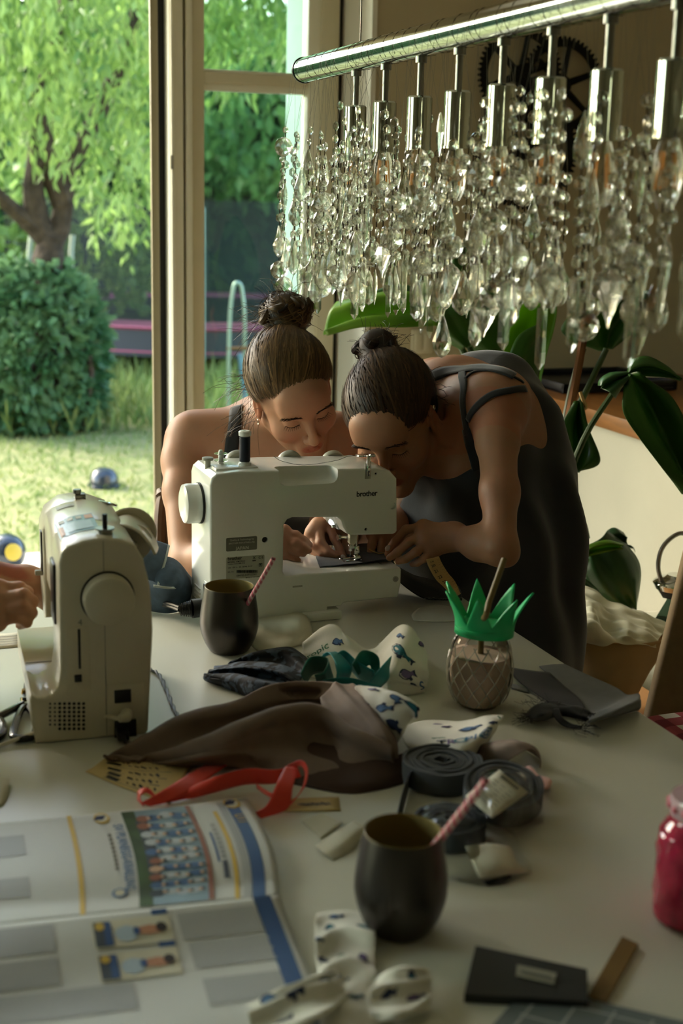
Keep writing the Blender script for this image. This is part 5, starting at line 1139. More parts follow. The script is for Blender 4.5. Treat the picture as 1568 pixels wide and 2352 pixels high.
def pgtext(pg, body, u, v, length, m, bold=.01, flip=False):
    me = textmesh(body, 1., 'CENTER', bold); co = np.array([x.co for x in me.vertices]); L_ = co[:, 0].max() - co[:, 0].min(); co = co / L_
    p = SP[pg](np.array([0., 1.]), np.array([v, v])); lu = np.linalg.norm(p[1] - p[0]); p = SP[pg](np.array([.5, .5]), np.array([0., 1.])); lv = np.linalg.norm(p[1] - p[0])
    X = SP[pg](np.clip(u + co[:, 0] * length, .003, .997), np.clip(v + co[:, 1] * length * lu / lv, .003, .997), E_ * 1.8)
    for q, k in zip(me.vertices, X): q.co = k
    me.materials.clear(); return link('lettering', me, m, al, True)
pgtext(1, 'SV PLANEGG-KRAILLING', .47, .575, .66, 'ink_blue', .015); pgtext(1, 'U11', .2, .944, .08, 'band_yellow', .01)
for k in range(9): patch(1, .22 + k * .042, .25 + k * .042, .538, .548, 'ink_grey', E_ * 1.4, 'small_print', 2, 2)
for k in range(8): patch(1, .22 + k * .045, .253 + k * .045, .848, .861, 'grey_panel', E_ * 1.4, 'small_print', 2, 2)
for k in range(5): patch(1, .6 + k * .036, .626 + k * .036, .847, .862, 'ink_navy', E_ * 1.4, 'small_print', 2, 2)

# ---------------- near right: dark case, brown stick, cutting mat, red-less scraps
mat('case_black', '#20211f', .5, noise=(20, .1)); mat('label_cream', '#8f8c7c', .6); mat('stick_gold', '#6d5428', .45); mat('mat_grey', '#656e70', .6); mat('mat_line', '#a3a9a8', .6)
cs = thing('needle_case', 'flat black case with a small pale label near the cutting mat', 'case', T(1200, 2240))
c4 = tp((1092, 2172, .012), (1348, 2226, .012), (1350, 2300, .010), (1066, 2282, .010))
def slab(corners, th, m, parent, name, bev=0):
    top = np.array(corners); bot = top.copy(); bot[:, 2] = top[:, 2] - th; V = list(top) + list(bot)
    return MB().add(V, [(0, 1, 2, 3), (7, 6, 5, 4)] + [(i, (i + 1) % 4, 4 + (i + 1) % 4, 4 + i) for i in range(4)]).build(name, m, parent, world=True, smooth=False)
slab(c4, .0095, 'case_black', cs, 'shell')
slab([p + [0, 0, .0006] for p in tp((1187, 2216, .012), (1278, 2236, .012), (1272, 2262, .0118), (1184, 2242, .0118))], .0005, 'label_cream', cs, 'label')
for k in range(8):
    q0, q1 = tp((1198 + k * 9, 2226 + k * 2, .0132), (1198 + k * 9 + 4, 2238 + k * 2, .0131)); MB().box(np.minimum(q0, q1), np.maximum(q0, q1) + [0, 0, .0004]).build('print_mark', 'ink_grey', cs, world=True)
o = slab(tp((1428, 2150, .004), (1466, 2168, .004), (1392, 2300, .004), (1350, 2285, .004)), .0034, 'stick_gold', None, 'wooden_stick'); tag(o, 'brown wooden stick lying beside the cutting mat corner', 'stick')
cm = thing('cutting_mat', 'grey cutting mat with pale grid lines in the bottom right corner', 'cutting mat', T(1350, 2345))
m0, m1, m2, m3 = tp((1212, 2262, .003), (1640, 2362, .003), (1500, 2700, .003), (1000, 2500, .003))
slab([m0, m1, m2, m3], .0024, 'mat_grey', cs if False else cm, 'mat')
def onmat(a, b): return (m0 * (1 - a) * (1 - b) + m1 * a * (1 - b) + m2 * a * b + m3 * (1 - a) * b)
for k in range(5):
    t_ = .1 + k * .2
    for (a0, b0_, a1, b1) in ((.08, t_ * .9, .95, t_ * .9), (t_, .05, t_, .95)):
        p, q = onmat(a0, b0_), onmat(a1, b1); d = nrm(q - p); s_ = np.cross(d, [0, 0, 1]) * .0013; z = np.array([0, 0, .0004])
        MB().add([p - s_ + z, p + s_ + z, q + s_ + z, q - s_ + z], [(0, 1, 2, 3)]).build('grid_line', 'mat_line', cm, world=True)
ns_ = thing('printed_fabric', 'crumpled white fish-print offcuts at the bottom edge below the nearest tumbler', 'fabric', T(790, 2250))
_, SN = sheet('upper_piece', rows([(728, 2098, .002), (780, 2092, .006), (850, 2090, .004)], [(722, 2150, .006), (790, 2140, .008), (858, 2140, .008)], [(728, 2210, .010), (800, 2195, .010), (862, 2200, .006)], [(735, 2270, .008), (800, 2270, .012), (862, 2275, .006)], [(735, 2370, .004), (800, 2370, .010), (870, 2370, .004)]), 'white_cloth', ns_, 40, 30, wr=(.003, 85, 7), fold=(.005, 3.3, .2), floor=TZ + .0008)
for u, v, s_, ro, c in ((.18, .28, .0095, 1.4, 'ink_teal'), (.2, .85, .008, .5, 'ink_teal'), (.48, .4, .0095, 1.5, 'ink_green'), (.46, .1, .007, .9, 'ink_navy'), (.35, .05, .006, .2, 'ink_blue'), (.5, .78, .008, 1.3, 'ink_purple'), (.06, .4, .007, 0, 'ink_blue'), (.66, .35, .008, .3, 'ink_blue'), (.8, .6, .009, -.3, 'ink_teal')): motif(SN, u, v, s_, ro, c, ns_)
_, SN2 = sheet('strip', rows([(560, 2310, .004), (640, 2275, .02), (720, 2240, .026), (770, 2230, .02)], [(570, 2340, .012), (650, 2310, .016), (730, 2270, .02), (790, 2250, .016)], [(580, 2385, .004), (660, 2370, .016), (740, 2340, .02), (800, 2290, .012)]), 'white_cloth', ns_, 20, 40, wr=(.003, 85, 8), fold=(.005, 2.2, 1.2), floor=TZ + .0008)
for u, v, s_, ro, c in ((.2, .25, .011, .4, 'ink_blue'), (.5, .45, .010, .3, 'ink_navy'), (.4, .8, .009, .6, 'ink_blue'), (.75, .3, .009, 0, 'ink_navy')): motif(SN2, u, v, s_, ro, c, ns_)
_, SN3 = sheet('side_piece', rows([(860, 2250, .004), (930, 2220, .02), (985, 2225, .012)], [(850, 2290, .016), (920, 2265, .014), (990, 2265, .010)], [(855, 2350, .006), (920, 2340, .014), (985, 2320, .006)]), 'white_cloth', ns_, 24, 24, wr=(.003, 90, 9), fold=(.005, 2.4, 2.2), floor=TZ + .0008)
for u, v, s_, ro, c in ((.3, .7, .008, .8, 'ink_teal'), (.6, .3, .009, .2, 'ink_navy'), (.7, .75, .010, -.3, 'ink_purple')): motif(SN3, u, v, s_, ro, c, ns_)
# ---------------- right: black cloth, grey felt, frayed strip
mat('felt', '#75777a', .9, noise=(60, .06), bump=(300, .3, .0008)); mat('navy_cloth', '#10141b', .85, sheen=.2, bump=(900, .25, .0005)); mat('denim', '#2c3a46', .85, noise=(60, .15), bump=(1200, .3, .0004), col2='#3b4b58'); mat('denim_edge', '#8a8f88', .9)
ft = thing('felt_piece', 'grey felt sheet with rolled end over the far right edge of the table', 'fabric', T(1330, 1580))
sheet('sheet', rows([(1238, 1531, .002), (1266, 1527, .003), (1296, 1526, .002)], [(1285, 1572, .003), (1318, 1562, .004), (1352, 1552, .003)], [(1330, 1625, .003), (1372, 1602, .005), (1415, 1580, .004)], [(1348, 1648, .004), (1394, 1622, .006), (1440, 1596, .006)], [(1352, 1650, .013), (1410, 1622, .016), (1466, 1594, .016)], [(1352, 1656, .021), (1410, 1634, .025), (1470, 1606, .025)], [(1350, 1660, .012), (1410, 1642, .013), (1471, 1622, .012)], [(1352, 1658, .001), (1408, 1644, .001), (1466, 1630, .001)]), 'felt', ft, 60, 24, floor=TZ + .0008, thick=.0018)
bk = thing('black_fabric', 'flat triangular piece of black cloth in front of the grey felt', 'fabric', T(1250, 1580))
sheet('sheet', rows([(1170, 1533, .001), (1215, 1540, .002), (1262, 1545, .004)], [(1185, 1560, .004), (1240, 1570, .003), (1295, 1575, .006)], [(1225, 1590, .005), (1280, 1600, .004), (1330, 1605, .006)], [(1258, 1612, .004), (1310, 1630, .003), (1352, 1640, .006)]), 'navy_cloth', bk, 24, 24, floor=TZ + .001)
sheet('backing', rows([(1165, 1570, .001), (1185, 1572, .006), (1215, 1588, .002)], [(1175, 1582, .001), (1195, 1585, .003), (1215, 1592, .001)]), 'felt', bk, 6, 10, floor=TZ + .0006)
fy = thing('frayed_scrap', 'twisted frayed black cloth strip lying on the table right of the pineapple jar', 'fabric', T(1280, 1640))
sheet('strip', rows([(1205, 1640, .002), (1235, 1618, .016), (1280, 1612, .012), (1340, 1628, .008), (1362, 1640, .004)], [(1215, 1652, .006), (1245, 1640, .024), (1285, 1630, .012), (1330, 1642, .010), (1355, 1650, .003)], [(1218, 1658, .001), (1250, 1655, .006), (1290, 1645, .003), (1320, 1650, .002), (1345, 1655, .001)]), 'navy_cloth', fy, 20, 40, wr=(.002, 130, 3), floor=TZ + .0008)
sheet('twist', rows([(1262, 1630, .016), (1275, 1652, .010), (1295, 1670, .004), (1330, 1675, .002)], [(1282, 1628, .014), (1292, 1648, .012), (1312, 1662, .006), (1338, 1670, .003)]), 'navy_cloth', fy, 8, 24, wr=(.001, 150, 4), floor=TZ + .0008)
fz_ = MB(); r = np.random.default_rng(2)
for k in range(170):
    q = r.choice(4); b = [(1210, 1648), (1240, 1622), (1332, 1672), (1350, 1648)][q]; p = T(b[0] + r.normal() * (10 if q != 1 else 22), b[1] + r.normal() * 6, .004 + abs(r.normal()) * .005)
    d = r.normal(size=3) * [1, 1, .5] + ([-.8, -.2, 0], [0, .2, .6], [1.4, -.3, 0], [.8, 0, 0])[q]; fz_.tube(chain([p, p + d * .004, p + d * .008 + r.normal(size=3) * .002 * [1, 1, .3]], 4), .00035, 3, False)
fz_.V = [(x, y, max(z, TZ + .0008)) for x, y, z in fz_.V]; fz_.build('frayed_threads', 'navy_cloth', fy, world=True, kind='stuff')
# cloth being sewn, hanging from the machine bed over the table corner
sw_ = thing('sewn_cloth', 'dark navy cloth being sewn under the machine needle and trailing over the table corner', 'fabric', T(990, 1360))
sheet('cloth', [[(.80, 2.185, .834), (.86, 2.182, .836), (.925, 2.19, .836), (.948, 2.20, .828), (.962, 2.20, .79), (1.0, 2.18, .762), (1.045, 2.17, .756), (1.075, 2.17, .7545)],
   [(.81, 2.225, .834), (.87, 2.222, .8375), (.925, 2.228, .838), (.952, 2.24, .832), (.975, 2.24, .80), (1.02, 2.22, .776), (1.06, 2.21, .762), (1.09, 2.205, .757)],
   [(.82, 2.262, .834), (.88, 2.27, .836), (.93, 2.27, .836), (.958, 2.28, .832), (.985, 2.29, .80), (1.03, 2.27, .772), (1.07, 2.25, .764), (1.10, 2.235, .757)],
   [(.84, 2.30, .834), (.89, 2.31, .834), (.94, 2.315, .834), (.968, 2.33, .826), (1.0, 2.34, .79), (1.04, 2.32, .765), (1.075, 2.30, .757), (1.11, 2.27, .757)]], 'navy_cloth', sw_, 40, 60, wr=(.0012, 90, 2), thick=.0012)
fz_ = MB()
for k in range(60):
    t_ = r.uniform(0, 1); p = np.array([1.0 + .075 * t_, 2.175 - .004 * t_, .763 - .006 * t_]); d = r.normal(size=3) * [.6, .4, .3] + [0, -1, .2]; fz_.tube([p, p + d * .004], .0003, 3, False)
fz_.build('frayed_threads', 'denim_edge', sw_, world=True, kind='stuff')
# measuring tape
mat('tape_yellow', '#b8935a', .5)
mt_ = thing('measuring_tape', 'tan measuring tape with black numbers hanging from the hand to the table edge', 'measuring tape', T(1030, 1370))
tpx = [((978, 1285), (1008, 1278)), ((984, 1302), (1014, 1292)), ((1000, 1330), (1028, 1315)), ((1022, 1352), (1045, 1336)), ((1040, 1374), (1058, 1364))]
tz_ = [2.36, 2.37, 2.385, 2.40, 2.405]
_, STp = sheet('band', [[W(*a, z) for (a, b), z in zip(tpx, tz_)], [W((a[0] + b[0]) / 2, (a[1] + b[1]) / 2, z) for (a, b), z in zip(tpx, tz_)], [W(*b, z) for (a, b), z in zip(tpx, tz_)]], 'tape_yellow', mt_, 8, 30, thick=.0005)
for i in range(7):
    me = textmesh(str(19 + i), .0078, 'CENTER', .0001); co = np.array([x.co for x in me.vertices]); X = STp(np.clip(.36 + co[:, 0] * 40, .01, .99), np.clip(.13 + i * .125 - co[:, 1] * 10.5, .01, .99), .0007)
    X2 = STp(np.clip(.36 + co[:, 0] * 40, .01, .99), np.clip(.13 + i * .125 - co[:, 1] * 10.5, .01, .99), -.0007)
    for q, k in zip(me.vertices, X if X.mean(0)[1] < X2.mean(0)[1] else X2): q.co = k
    me.materials.clear(); link('lettering', me, 'print_black', mt_, True)
    for j in range(3): 
        for off in (.0006, -.0006):
            if j < 2: decal(STp, .9, .09 + i * .125 + j * .06, [(-.04, -1), (.04, -1), (.04, 1), (-.04, 1)], .0035, 0, 'print_black', mt_, off=off, name='tick')
# denim behind the ivory machine
dn = thing('denim_fabric', 'folded heap of blue-grey denim behind the ivory sewing machine', 'fabric', T(390, 1400))
sheet('heap', rows([(330, 1330, .02), (370, 1318, .03), (410, 1330, .03), (445, 1370, .005)], [(325, 1290, .07), (365, 1280, .08), (405, 1290, .075), (450, 1345, .03)], [(330, 1310, .075), (370, 1300, .085), (412, 1310, .078), (448, 1345, .035)], [(335, 1345, .055), (380, 1345, .062), (420, 1345, .055), (445, 1365, .02)], [(335, 1385, .018), (380, 1390, .018), (415, 1385, .015), (440, 1385, .005)], [(340, 1402, .001), (380, 1408, .001), (410, 1405, .001), (438, 1400, .001)]), 'denim', dn, 40, 40, wr=(.002, 40, 4), floor=TZ + .001, thick=.002)
sheet('flap', rows([(318, 1245, .11), (350, 1240, .112), (388, 1252, .10)], [(325, 1275, .105), (360, 1270, .105), (378, 1290, .09)], [(330, 1330, .07), (352, 1335, .066), (362, 1345, .06)]), 'denim', dn, 20, 24, wr=(.001, 60, 5), thick=.002)
sheet('flap_edge', rows([(386, 1250, .1015), (376, 1290, .0915), (360, 1345, .0615)], [(390, 1254, .1005), (381, 1292, .0905), (365, 1347, .0605)]), 'denim_edge', dn, 3, 16)
sheet('hem', rows([(352, 1343, .066), (390, 1348, .062), (432, 1346, .04)], [(352, 1348, .0635), (390, 1353, .059), (432, 1351, .038)]), 'denim_edge', dn, 3, 16)
# twisted cord behind the ivory machine
mat('cord_grey', '#55585a', .35); 
cd = thing('twisted_cord', 'thin black and grey twisted cord curving beside the ivory sewing machine', 'cable', T(385, 1590))
base = chain(tp((340, 1535, .004), (365, 1550, .004), (382, 1585, .004), (398, 1625, .004), (415, 1655, .004), (432, 1670, .004)), 60)
for k, m_ in enumerate(('cord_grey', 'rubber_black')):
    ph = np.arange(60) * .55 + k * math.pi; q = base + np.stack([np.cos(ph) * .0016, 0 * ph, np.sin(ph) * .0016], 1); MB().tube(q, .0019, 7).build('strand', m_, cd, world=True)
# scissors
mat('scissor_black', '#121314', .25, coat=.4); mat('brass', '#8a6a2c', .3, metal=1.)
sc_ = thing('scissors', 'large black-handled dressmaking scissors at the left edge of the table', 'scissors', T(40, 1640))
pv = T(58, 1592, .006)
def ring(px, m, name): return MB().tube(np.vstack([chain(tp(*px, px[0]), 40)]), .0055, 10, False).build(name, m, sc_, world=True)
MB().add(tp((50, 1600, .008), (55, 1570, .009), (60, 1552, .008), (66, 1570, .009), (68, 1602, .008)) + tp((50, 1600, .003), (55, 1570, .005), (60, 1552, .006), (66, 1570, .005), (68, 1602, .003)), [(0, 1, 2, 3, 4), (9, 8, 7, 6, 5)] + [(i, (i + 1) % 5, 5 + (i + 1) % 5, 5 + i) for i in range(5)]).build('blade', 'steel', sc_, world=True)
MB().add(tp((46, 1602, .007), (62, 1602, .007), (64, 1625, .007), (48, 1622, .007)) + tp((46, 1602, .002), (62, 1602, .002), (64, 1625, .002), (48, 1622, .002)), [(0, 1, 2, 3), (7, 6, 5, 4)] + [(i, (i + 1) % 4, 4 + (i + 1) % 4, 4 + i) for i in range(4)]).build('shank', 'chrome', sc_, world=True)
MB().cyl(pv, pv + [0, 0, .006], .006, .005, n=18).build('pivot', 'brass', sc_, world=True)
ring([(62, 1622, .006), (48, 1632, .007), (36, 1662, .007), (30, 1690, .006), (48, 1697, .006), (78, 1688, .006), (82, 1650, .006)], 'scissor_black', 'handle')
MB().tube(chain(tp((52, 1618, .008), (25, 1632, .009), (0, 1645, .009), (-40, 1662, .007)), 14), .0055, 10).build('handle', 'scissor_black', sc_, world=True)
ring([(-2, 1650, .007), (8, 1668, .007), (4, 1688, .006), (-20, 1700, .006), (-50, 1690, .006), (-45, 1665, .007)], 'scissor_black', 'handle')
# ================================================================== plants
def bladed(name, c1, c2, tr=.35):
    m = leafmat(name, c1, c2, tr, .32, 6., .5); return m
bladed('banana_dark', '#2d5220', '#47722f', .4); bladed('banana_bright', '#5a8a22', '#84b038', .5); bladed('monstera', '#23462a', '#3a6436', .25)
mat('petiole', '#2f4418', .5); mat('stake', '#7a4a22', .7, noise=(20, .3)); mat('pot', '#b8b2a0', .6); mat('soil', '#2a2018', .95)
def pz(pts, Z): return [W(p[0], p[1], Z + (p[2] if len(p) > 2 else 0)) for p in pts]
def blade(parent, A, M_, B, Z, m, name='leaf', fold=.02):
    a, c, b = pz(A, Z), pz(M_, Z), pz(B, Z); n = max(len(a), len(b), len(c)); a, b, c = chain(a, n), chain(b, n), chain(c, n)
    nn = nrm(np.cross(b[n // 2] - a[n // 2], c[-1] - c[0])); nn = nn * (1 if nn @ (CAM - c[0]) > 0 else -1)
    q1 = (a + c) / 2 + nn * fold; q2 = (b + c) / 2 + nn * fold
    o, s_ = sheet(name, [a, q1, c - nn * fold * .2, q2, b], m, parent, 17, 30, wr=(.004, 16, len(parent.children)), thick=.0012)
    return o
def petiole(parent, pts, Z, r0=.011, r1=.007):
    q = pz(pts, Z); k = len(parent.children) * 1.3; e = pb_ + np.array([.05 * math.cos(k), .05 * math.sin(k), .27]); return MB().tube(chain(q + [q[-1] * .45 + e * .55 + [0, 0, .02], e], 22), np.linspace(r1, r0, 22), 9).build('stem', 'petiole', parent, world=True)
pb_ = np.array([1.74, 3.12, 0])
st = thing('bird_of_paradise_plant', 'tall potted plant with huge paddle-shaped leaves behind the woman in the dark dress', 'plant', pb_)
MB().lathe([(0, 0), (.13, 0), (.17, .3), (.175, .32), (.16, .32), (.15, .27), (0, .27)], 36).build('pot', 'pot', st)
MB().lathe([(0, .27), (.152, .272), (.152, .28), (0, .285)], 24).build('soil', 'soil', st)
Zs = 3.55
blade(st, [(772, 692, .05), (840, 676, .02), (920, 668), (1012, 690)], [(742, 764, .02), (830, 728), (930, 716), (1015, 722)], [(750, 772), (830, 752, -.04), (920, 752, -.05), (1005, 748, -.03)], Zs - .25, MATS['banana_bright'])
blade(st, [(790, 700, .06), (850, 672, .06), (930, 655, .04), (1030, 690)], [(800, 712, .03), (880, 694, .02), (960, 690), (1040, 712)], [(830, 722), (900, 712), (970, 716), (1035, 735)], Zs - .15, MATS['banana_dark'])
blade(st, [(1100, 812), (1040, 775), (1012, 700), (1030, 590)], [(1166, 806), (1120, 722, -.03), (1085, 650, -.03), (1052, 560)], [(1196, 782), (1194, 715), (1150, 630), (1075, 550)], Zs - .1, MATS['banana_dark'])
blade(st, [(1060, 806), (1012, 775), (1000, 730), (1012, 660)], [(1078, 798, -.02), (1045, 750, -.04), (1020, 700, -.04), (1015, 650)], [(1090, 775), (1075, 725), (1055, 680), (1030, 645)], Zs - .22, MATS['banana_dark'])
blade(st, [(1186, 905), (1158, 830), (1170, 760, -.03), (1205, 690, -.03), (1245, 674)], [(1215, 900, .04), (1212, 820, .06), (1225, 760, .06), (1245, 710, .04), (1258, 676)], [(1236, 900), (1252, 820), (1270, 760), (1279, 710), (1266, 676)], Zs - .3, MATS['banana_bright'], fold=-.01)
blade(st, [(1165, 880, -.03), (1168, 820, -.06), (1190, 770, -.06), (1232, 745, -.05)], [(1190, 895, -.02), (1200, 850, -.04), (1215, 810, -.04), (1236, 770, -.03)], [(1225, 900), (1235, 860), (1240, 820), (1240, 780)], Zs - .34, MATS['banana_dark'], fold=.01)
blade(st, [(1375, 806), (1320, 785), (1288, 755), (1325, 705), (1375, 650)], [(1392, 802, .03), (1402, 760, .04), (1420, 730, .04), (1445, 700, .03), (1470, 668)], [(1408, 800), (1440, 775), (1470, 740), (1495, 700), (1502, 660)], Zs + .0, MATS['banana_dark'])
blade(st, [(1432, 880, .0), (1432, 945, -.02), (1470, 1005, -.03), (1520, 1075, -.02), (1566, 1135)], [(1445, 858, .03), (1490, 930, .05), (1525, 1000, .05), (1560, 1070, .03), (1590, 1130)], [(1470, 862, .03), (1535, 905, .02), (1575, 970), (1590, 1050), (1600, 1125)], Zs - .6, MATS['banana_dark'])
blade(st, [(1440, 850), (1448, 828), (1485, 818), (1530, 838), (1562, 864)], [(1434, 856), (1460, 850), (1495, 848), (1530, 856), (1560, 866)], [(1436, 862, .02), (1465, 866, .02), (1500, 868, .02), (1535, 868, .01), (1558, 868)], Zs - .55, MATS['banana_dark'])
blade(st, [(1436, 856), (1400, 858), (1378, 872), (1374, 886)], [(1438, 862), (1412, 874), (1392, 884), (1380, 892)], [(1440, 872), (1425, 890), (1418, 905), (1412, 915)], Zs - .6, MATS['monstera'])
blade(st, [(1318, 925), (1290, 975), (1292, 1040), (1308, 1092)], [(1325, 920, .03), (1325, 975, .04), (1325, 1035, .03), (1318, 1085, .02)], [(1335, 930), (1352, 985), (1378, 1060), (1330, 1086)], Zs - .45, MATS['banana_dark'])
MB().tube(chain(pz([(1354, 655), (1335, 800), (1312, 930), (1292, 1060)], Zs - .4) + [pb_ + [.03, -.04, .27]], 14), [.010] * 14, 8).build('support_stake', 'stake', st, world=True)
petiole(st, [(1392, 802), (1350, 890), (1318, 960), (1285, 1100), (1270, 1300)], Zs - .3); petiole(st, [(1340, 800), (1320, 860), (1300, 950), (1285, 1060), (1272, 1250)], Zs - .28)
petiole(st, [(1168, 806), (1185, 880), (1215, 1000), (1250, 1250)], Zs - .1); petiole(st, [(1078, 798), (1110, 880), (1180, 1050), (1240, 1250)], Zs - .2); petiole(st, [(1012, 720), (1060, 800), (1140, 980), (1230, 1250)], Zs - .2)
petiole(st, [(1440, 860), (1395, 920), (1340, 1010), (1290, 1150), (1275, 1290)], Zs - .5, .009, .006)
petiole(st, [(1215, 900), (1230, 1000), (1255, 1250)], Zs - .3)
MB().tube(chain(pz([(1332, 900), (1338, 918), (1346, 935), (1340, 940)], Zs - .45), 8), .004, 6).build('tie', 'tape_yellow', st, world=True)
mo = thing('potted_monstera', 'dark glossy broad-leaved plant on the floor behind the white crumpled bag', 'plant', (1.72, 2.86, 0))
MB().lathe([(0, 0), (.09, 0), (.12, .22), (.125, .24), (.11, .24), (.1, .2), (0, .2)], 28).build('pot', 'pot', mo); MB().lathe([(0, .2), (.102, .202), (.102, .206), (0, .21)], 20).build('soil', 'soil', mo)
Zm = 3.3
blade(mo, [(1330, 1250, .02), (1338, 1310), (1365, 1360), (1425, 1402)], [(1355, 1250, -.02), (1385, 1300, -.03), (1415, 1345, -.03), (1450, 1400)], [(1395, 1218), (1448, 1260), (1472, 1310), (1462, 1395)], Zm, MATS['monstera'])
blade(mo, [(1386, 1240), (1392, 1222), (1410, 1212), (1432, 1222)], [(1400, 1250), (1412, 1240), (1425, 1240), (1440, 1245)], [(1410, 1262), (1430, 1262), (1450, 1262), (1456, 1270)], Zm + .03, MATS['monstera'])
blade(mo, [(1300, 1185), (1318, 1172, .02), (1342, 1195, .02), (1352, 1235)], [(1300, 1210), (1315, 1205), (1332, 1220), (1342, 1245)], [(1300, 1240), (1310, 1235), (1322, 1240), (1330, 1248)], Zm + .05, MATS['monstera'])
blade(mo, [(1290, 1330), (1310, 1285), (1330, 1262), (1352, 1255)], [(1292, 1345), (1312, 1310), (1330, 1290), (1345, 1275)], [(1300, 1360), (1320, 1335), (1338, 1310), (1350, 1290)], Zm - .05, MATS['banana_bright'])
blade(mo, [(1335, 1262), (1360, 1248), (1395, 1240), (1430, 1248)], [(1340, 1272), (1365, 1262), (1398, 1256), (1428, 1256)], [(1345, 1282), (1370, 1275), (1400, 1268), (1425, 1262)], Zm - .06, MATS['banana_bright'])
blade(mo, [(1298, 1345), (1318, 1372), (1345, 1390), (1372, 1395)], [(1318, 1330), (1335, 1350), (1355, 1368), (1380, 1385)], [(1335, 1320), (1355, 1335), (1375, 1355), (1388, 1378)], Zm - .08, MATS['monstera'])
for k, (a, b) in enumerate(((1350, 1260), (1410, 1245), (1310, 1220), (1320, 1300))):
    e = W(a, b, Zm + .02); MB().tube(chain([np.array([1.72, 2.86, .2]), np.array([1.72, 2.86, .36]) * .5 + e * .5, e], 10), .006, 7).build('stem', 'petiole', mo, world=True)

# ================================================================== bag, box, chairs, lantern
mat('kraft', '#a58c62', .75, noise=(10, .06), bump=(20, .3, .004)); mat('cardboard', '#9c7040', .8, noise=(12, .06)); mat('bag_white', '#dcdcc4', .35, trans=.15, bump=(18, .6, .006)); mat('box_label', '#1e2434', .5)
def bagpt(px, py, Z): return W(px, py, Z)
bg = thing('paper_bag', 'brown paper carrier bag with crumpled white plastic bag stuffed inside', 'bag', (1.60, 2.5, .34))
sheet('paper_side', [pz(r_, 2.95) for r_ in ([(1258, 1440, .1), (1300, 1455, .0), (1380, 1475, -.02), (1460, 1478, -.02), (1532, 1468, .02)], [(1262, 1490, .1), (1310, 1510, .0), (1385, 1530, -.03), (1450, 1530, -.02), (1505, 1515, .02)], [(1268, 1540, .1), (1320, 1560, .0), (1390, 1580, -.03), (1440, 1580, -.02), (1480, 1560, .02)], [(1275, 1585, .1), (1325, 1600, .02), (1400, 1615, .0), (1430, 1610, .0), (1462, 1595, .02)])], 'kraft', bg, 30, 40, wr=(.005, 22, 3), thick=.001)
sheet('paper_back', [pz(r_, 3.18) for r_ in ([(1258, 1420), (1320, 1400), (1400, 1405), (1470, 1420), (1535, 1440)], [(1262, 1500), (1320, 1500), (1400, 1500), (1470, 1500), (1520, 1500)], [(1280, 1570), (1330, 1580), (1400, 1580), (1440, 1570), (1480, 1560)])], 'kraft', bg, 16, 24, wr=(.004, 22, 5), thick=.001)
sheet('white_liner', [pz(r_, 3.02) for r_ in ([(1262, 1400, .12), (1300, 1350, .14), (1345, 1345, .14), (1390, 1375, .14), (1450, 1400, .14), (1540, 1445, .12)], [(1272, 1420, .04), (1310, 1385, .06), (1350, 1370, .04), (1400, 1390, .05), (1460, 1410, .06), (1530, 1450, .06)], [(1275, 1435, -.02), (1320, 1415, -.04), (1360, 1400, -.05), (1400, 1425, -.02), (1450, 1430, -.05), (1520, 1455, -.02)], [(1280, 1450, -.06), (1320, 1450, -.1), (1360, 1440, -.11), (1400, 1455, -.08), (1450, 1455, -.1), (1515, 1465, -.06)], [(1290, 1462, -.08), (1330, 1472, -.1), (1380, 1480, -.1), (1420, 1480, -.1), (1470, 1480, -.1), (1510, 1475, -.08)])], 'bag_white', bg, 80, 110, wr=(.02, 40, 8), thick=.0006)
sheet('handle', [pz(r_, 2.93) for r_ in ([(1275, 1448), (1290, 1490), (1310, 1530), (1330, 1570)], [(1281, 1446), (1296, 1488), (1316, 1528), (1336, 1568)])], 'stake', bg, 4, 16, thick=.002)
bx = thing('cardboard_box', 'orange-brown cardboard box with dark blue print under the paper bag', 'box', (1.6, 2.5, 0))
MB().box((1.45, 2.30, 0), (1.80, 2.72, .335), .003).build('carton', 'cardboard', bx, world=True)
MB().box((1.48, 2.2985, .24), (1.70, 2.30, .32)).build('printed_panel', 'box_label', bx, world=True)
for k in range(7): MB().box((1.52 + k * .021, 2.2974, .272), (1.532 + k * .021 + .003 * (k % 2), 2.2986, .29 + .006 * (k % 3))).build('print_mark', 'orange_print', bx, world=True)
MB().box((1.45, 2.2995, .326), (1.80, 2.3005, .336)).box((1.622, 2.30, .334), (1.628, 2.72, .3365)).build('flap_seam', 'stake', bx, world=True)
mat('chair_fabric', '#7a6648', .85, noise=(60, .06), bump=(400, .3, .0008)); mat('chair_wood', '#5a4128', .5, noise=(8, .25), stretch=(1, 1, 6))
cr_ = thing('upholstered_chair', 'brown upholstered chair with red checked cushion at the right end of the table', 'chair', (1.7, 1.98, 0))
def hull(a, b, th, m, parent, name):                      # slab between a bottom and a top edge
    pass
bq = [np.array(p) for p in ((1.50, 2.19, .44), (1.66, 2.30, .86), (2.0, 2.22, .86), (1.97, 2.10, .44))]
o, _ = sheet('backrest', [[bq[0], bq[0] * .5 + bq[1] * .5, bq[1]], [bq[0] * .5 + bq[3] * .5 + [0, -.02, 0], sum(bq) / 4 + [0, -.03, 0], bq[1] * .5 + bq[2] * .5 + [0, -.02, 0]], [bq[3], bq[3] * .5 + bq[2] * .5, bq[2]]], 'chair_fabric', cr_, 20, 20, thick=.045)
bm_ = o.modifiers.new('b', 'BEVEL'); bm_.width = .012; bm_.segments = 3
MB().box((1.47, 1.72, .40), (1.96, 2.18, .455), .015).build('seat', 'chair_fabric', cr_, world=True)
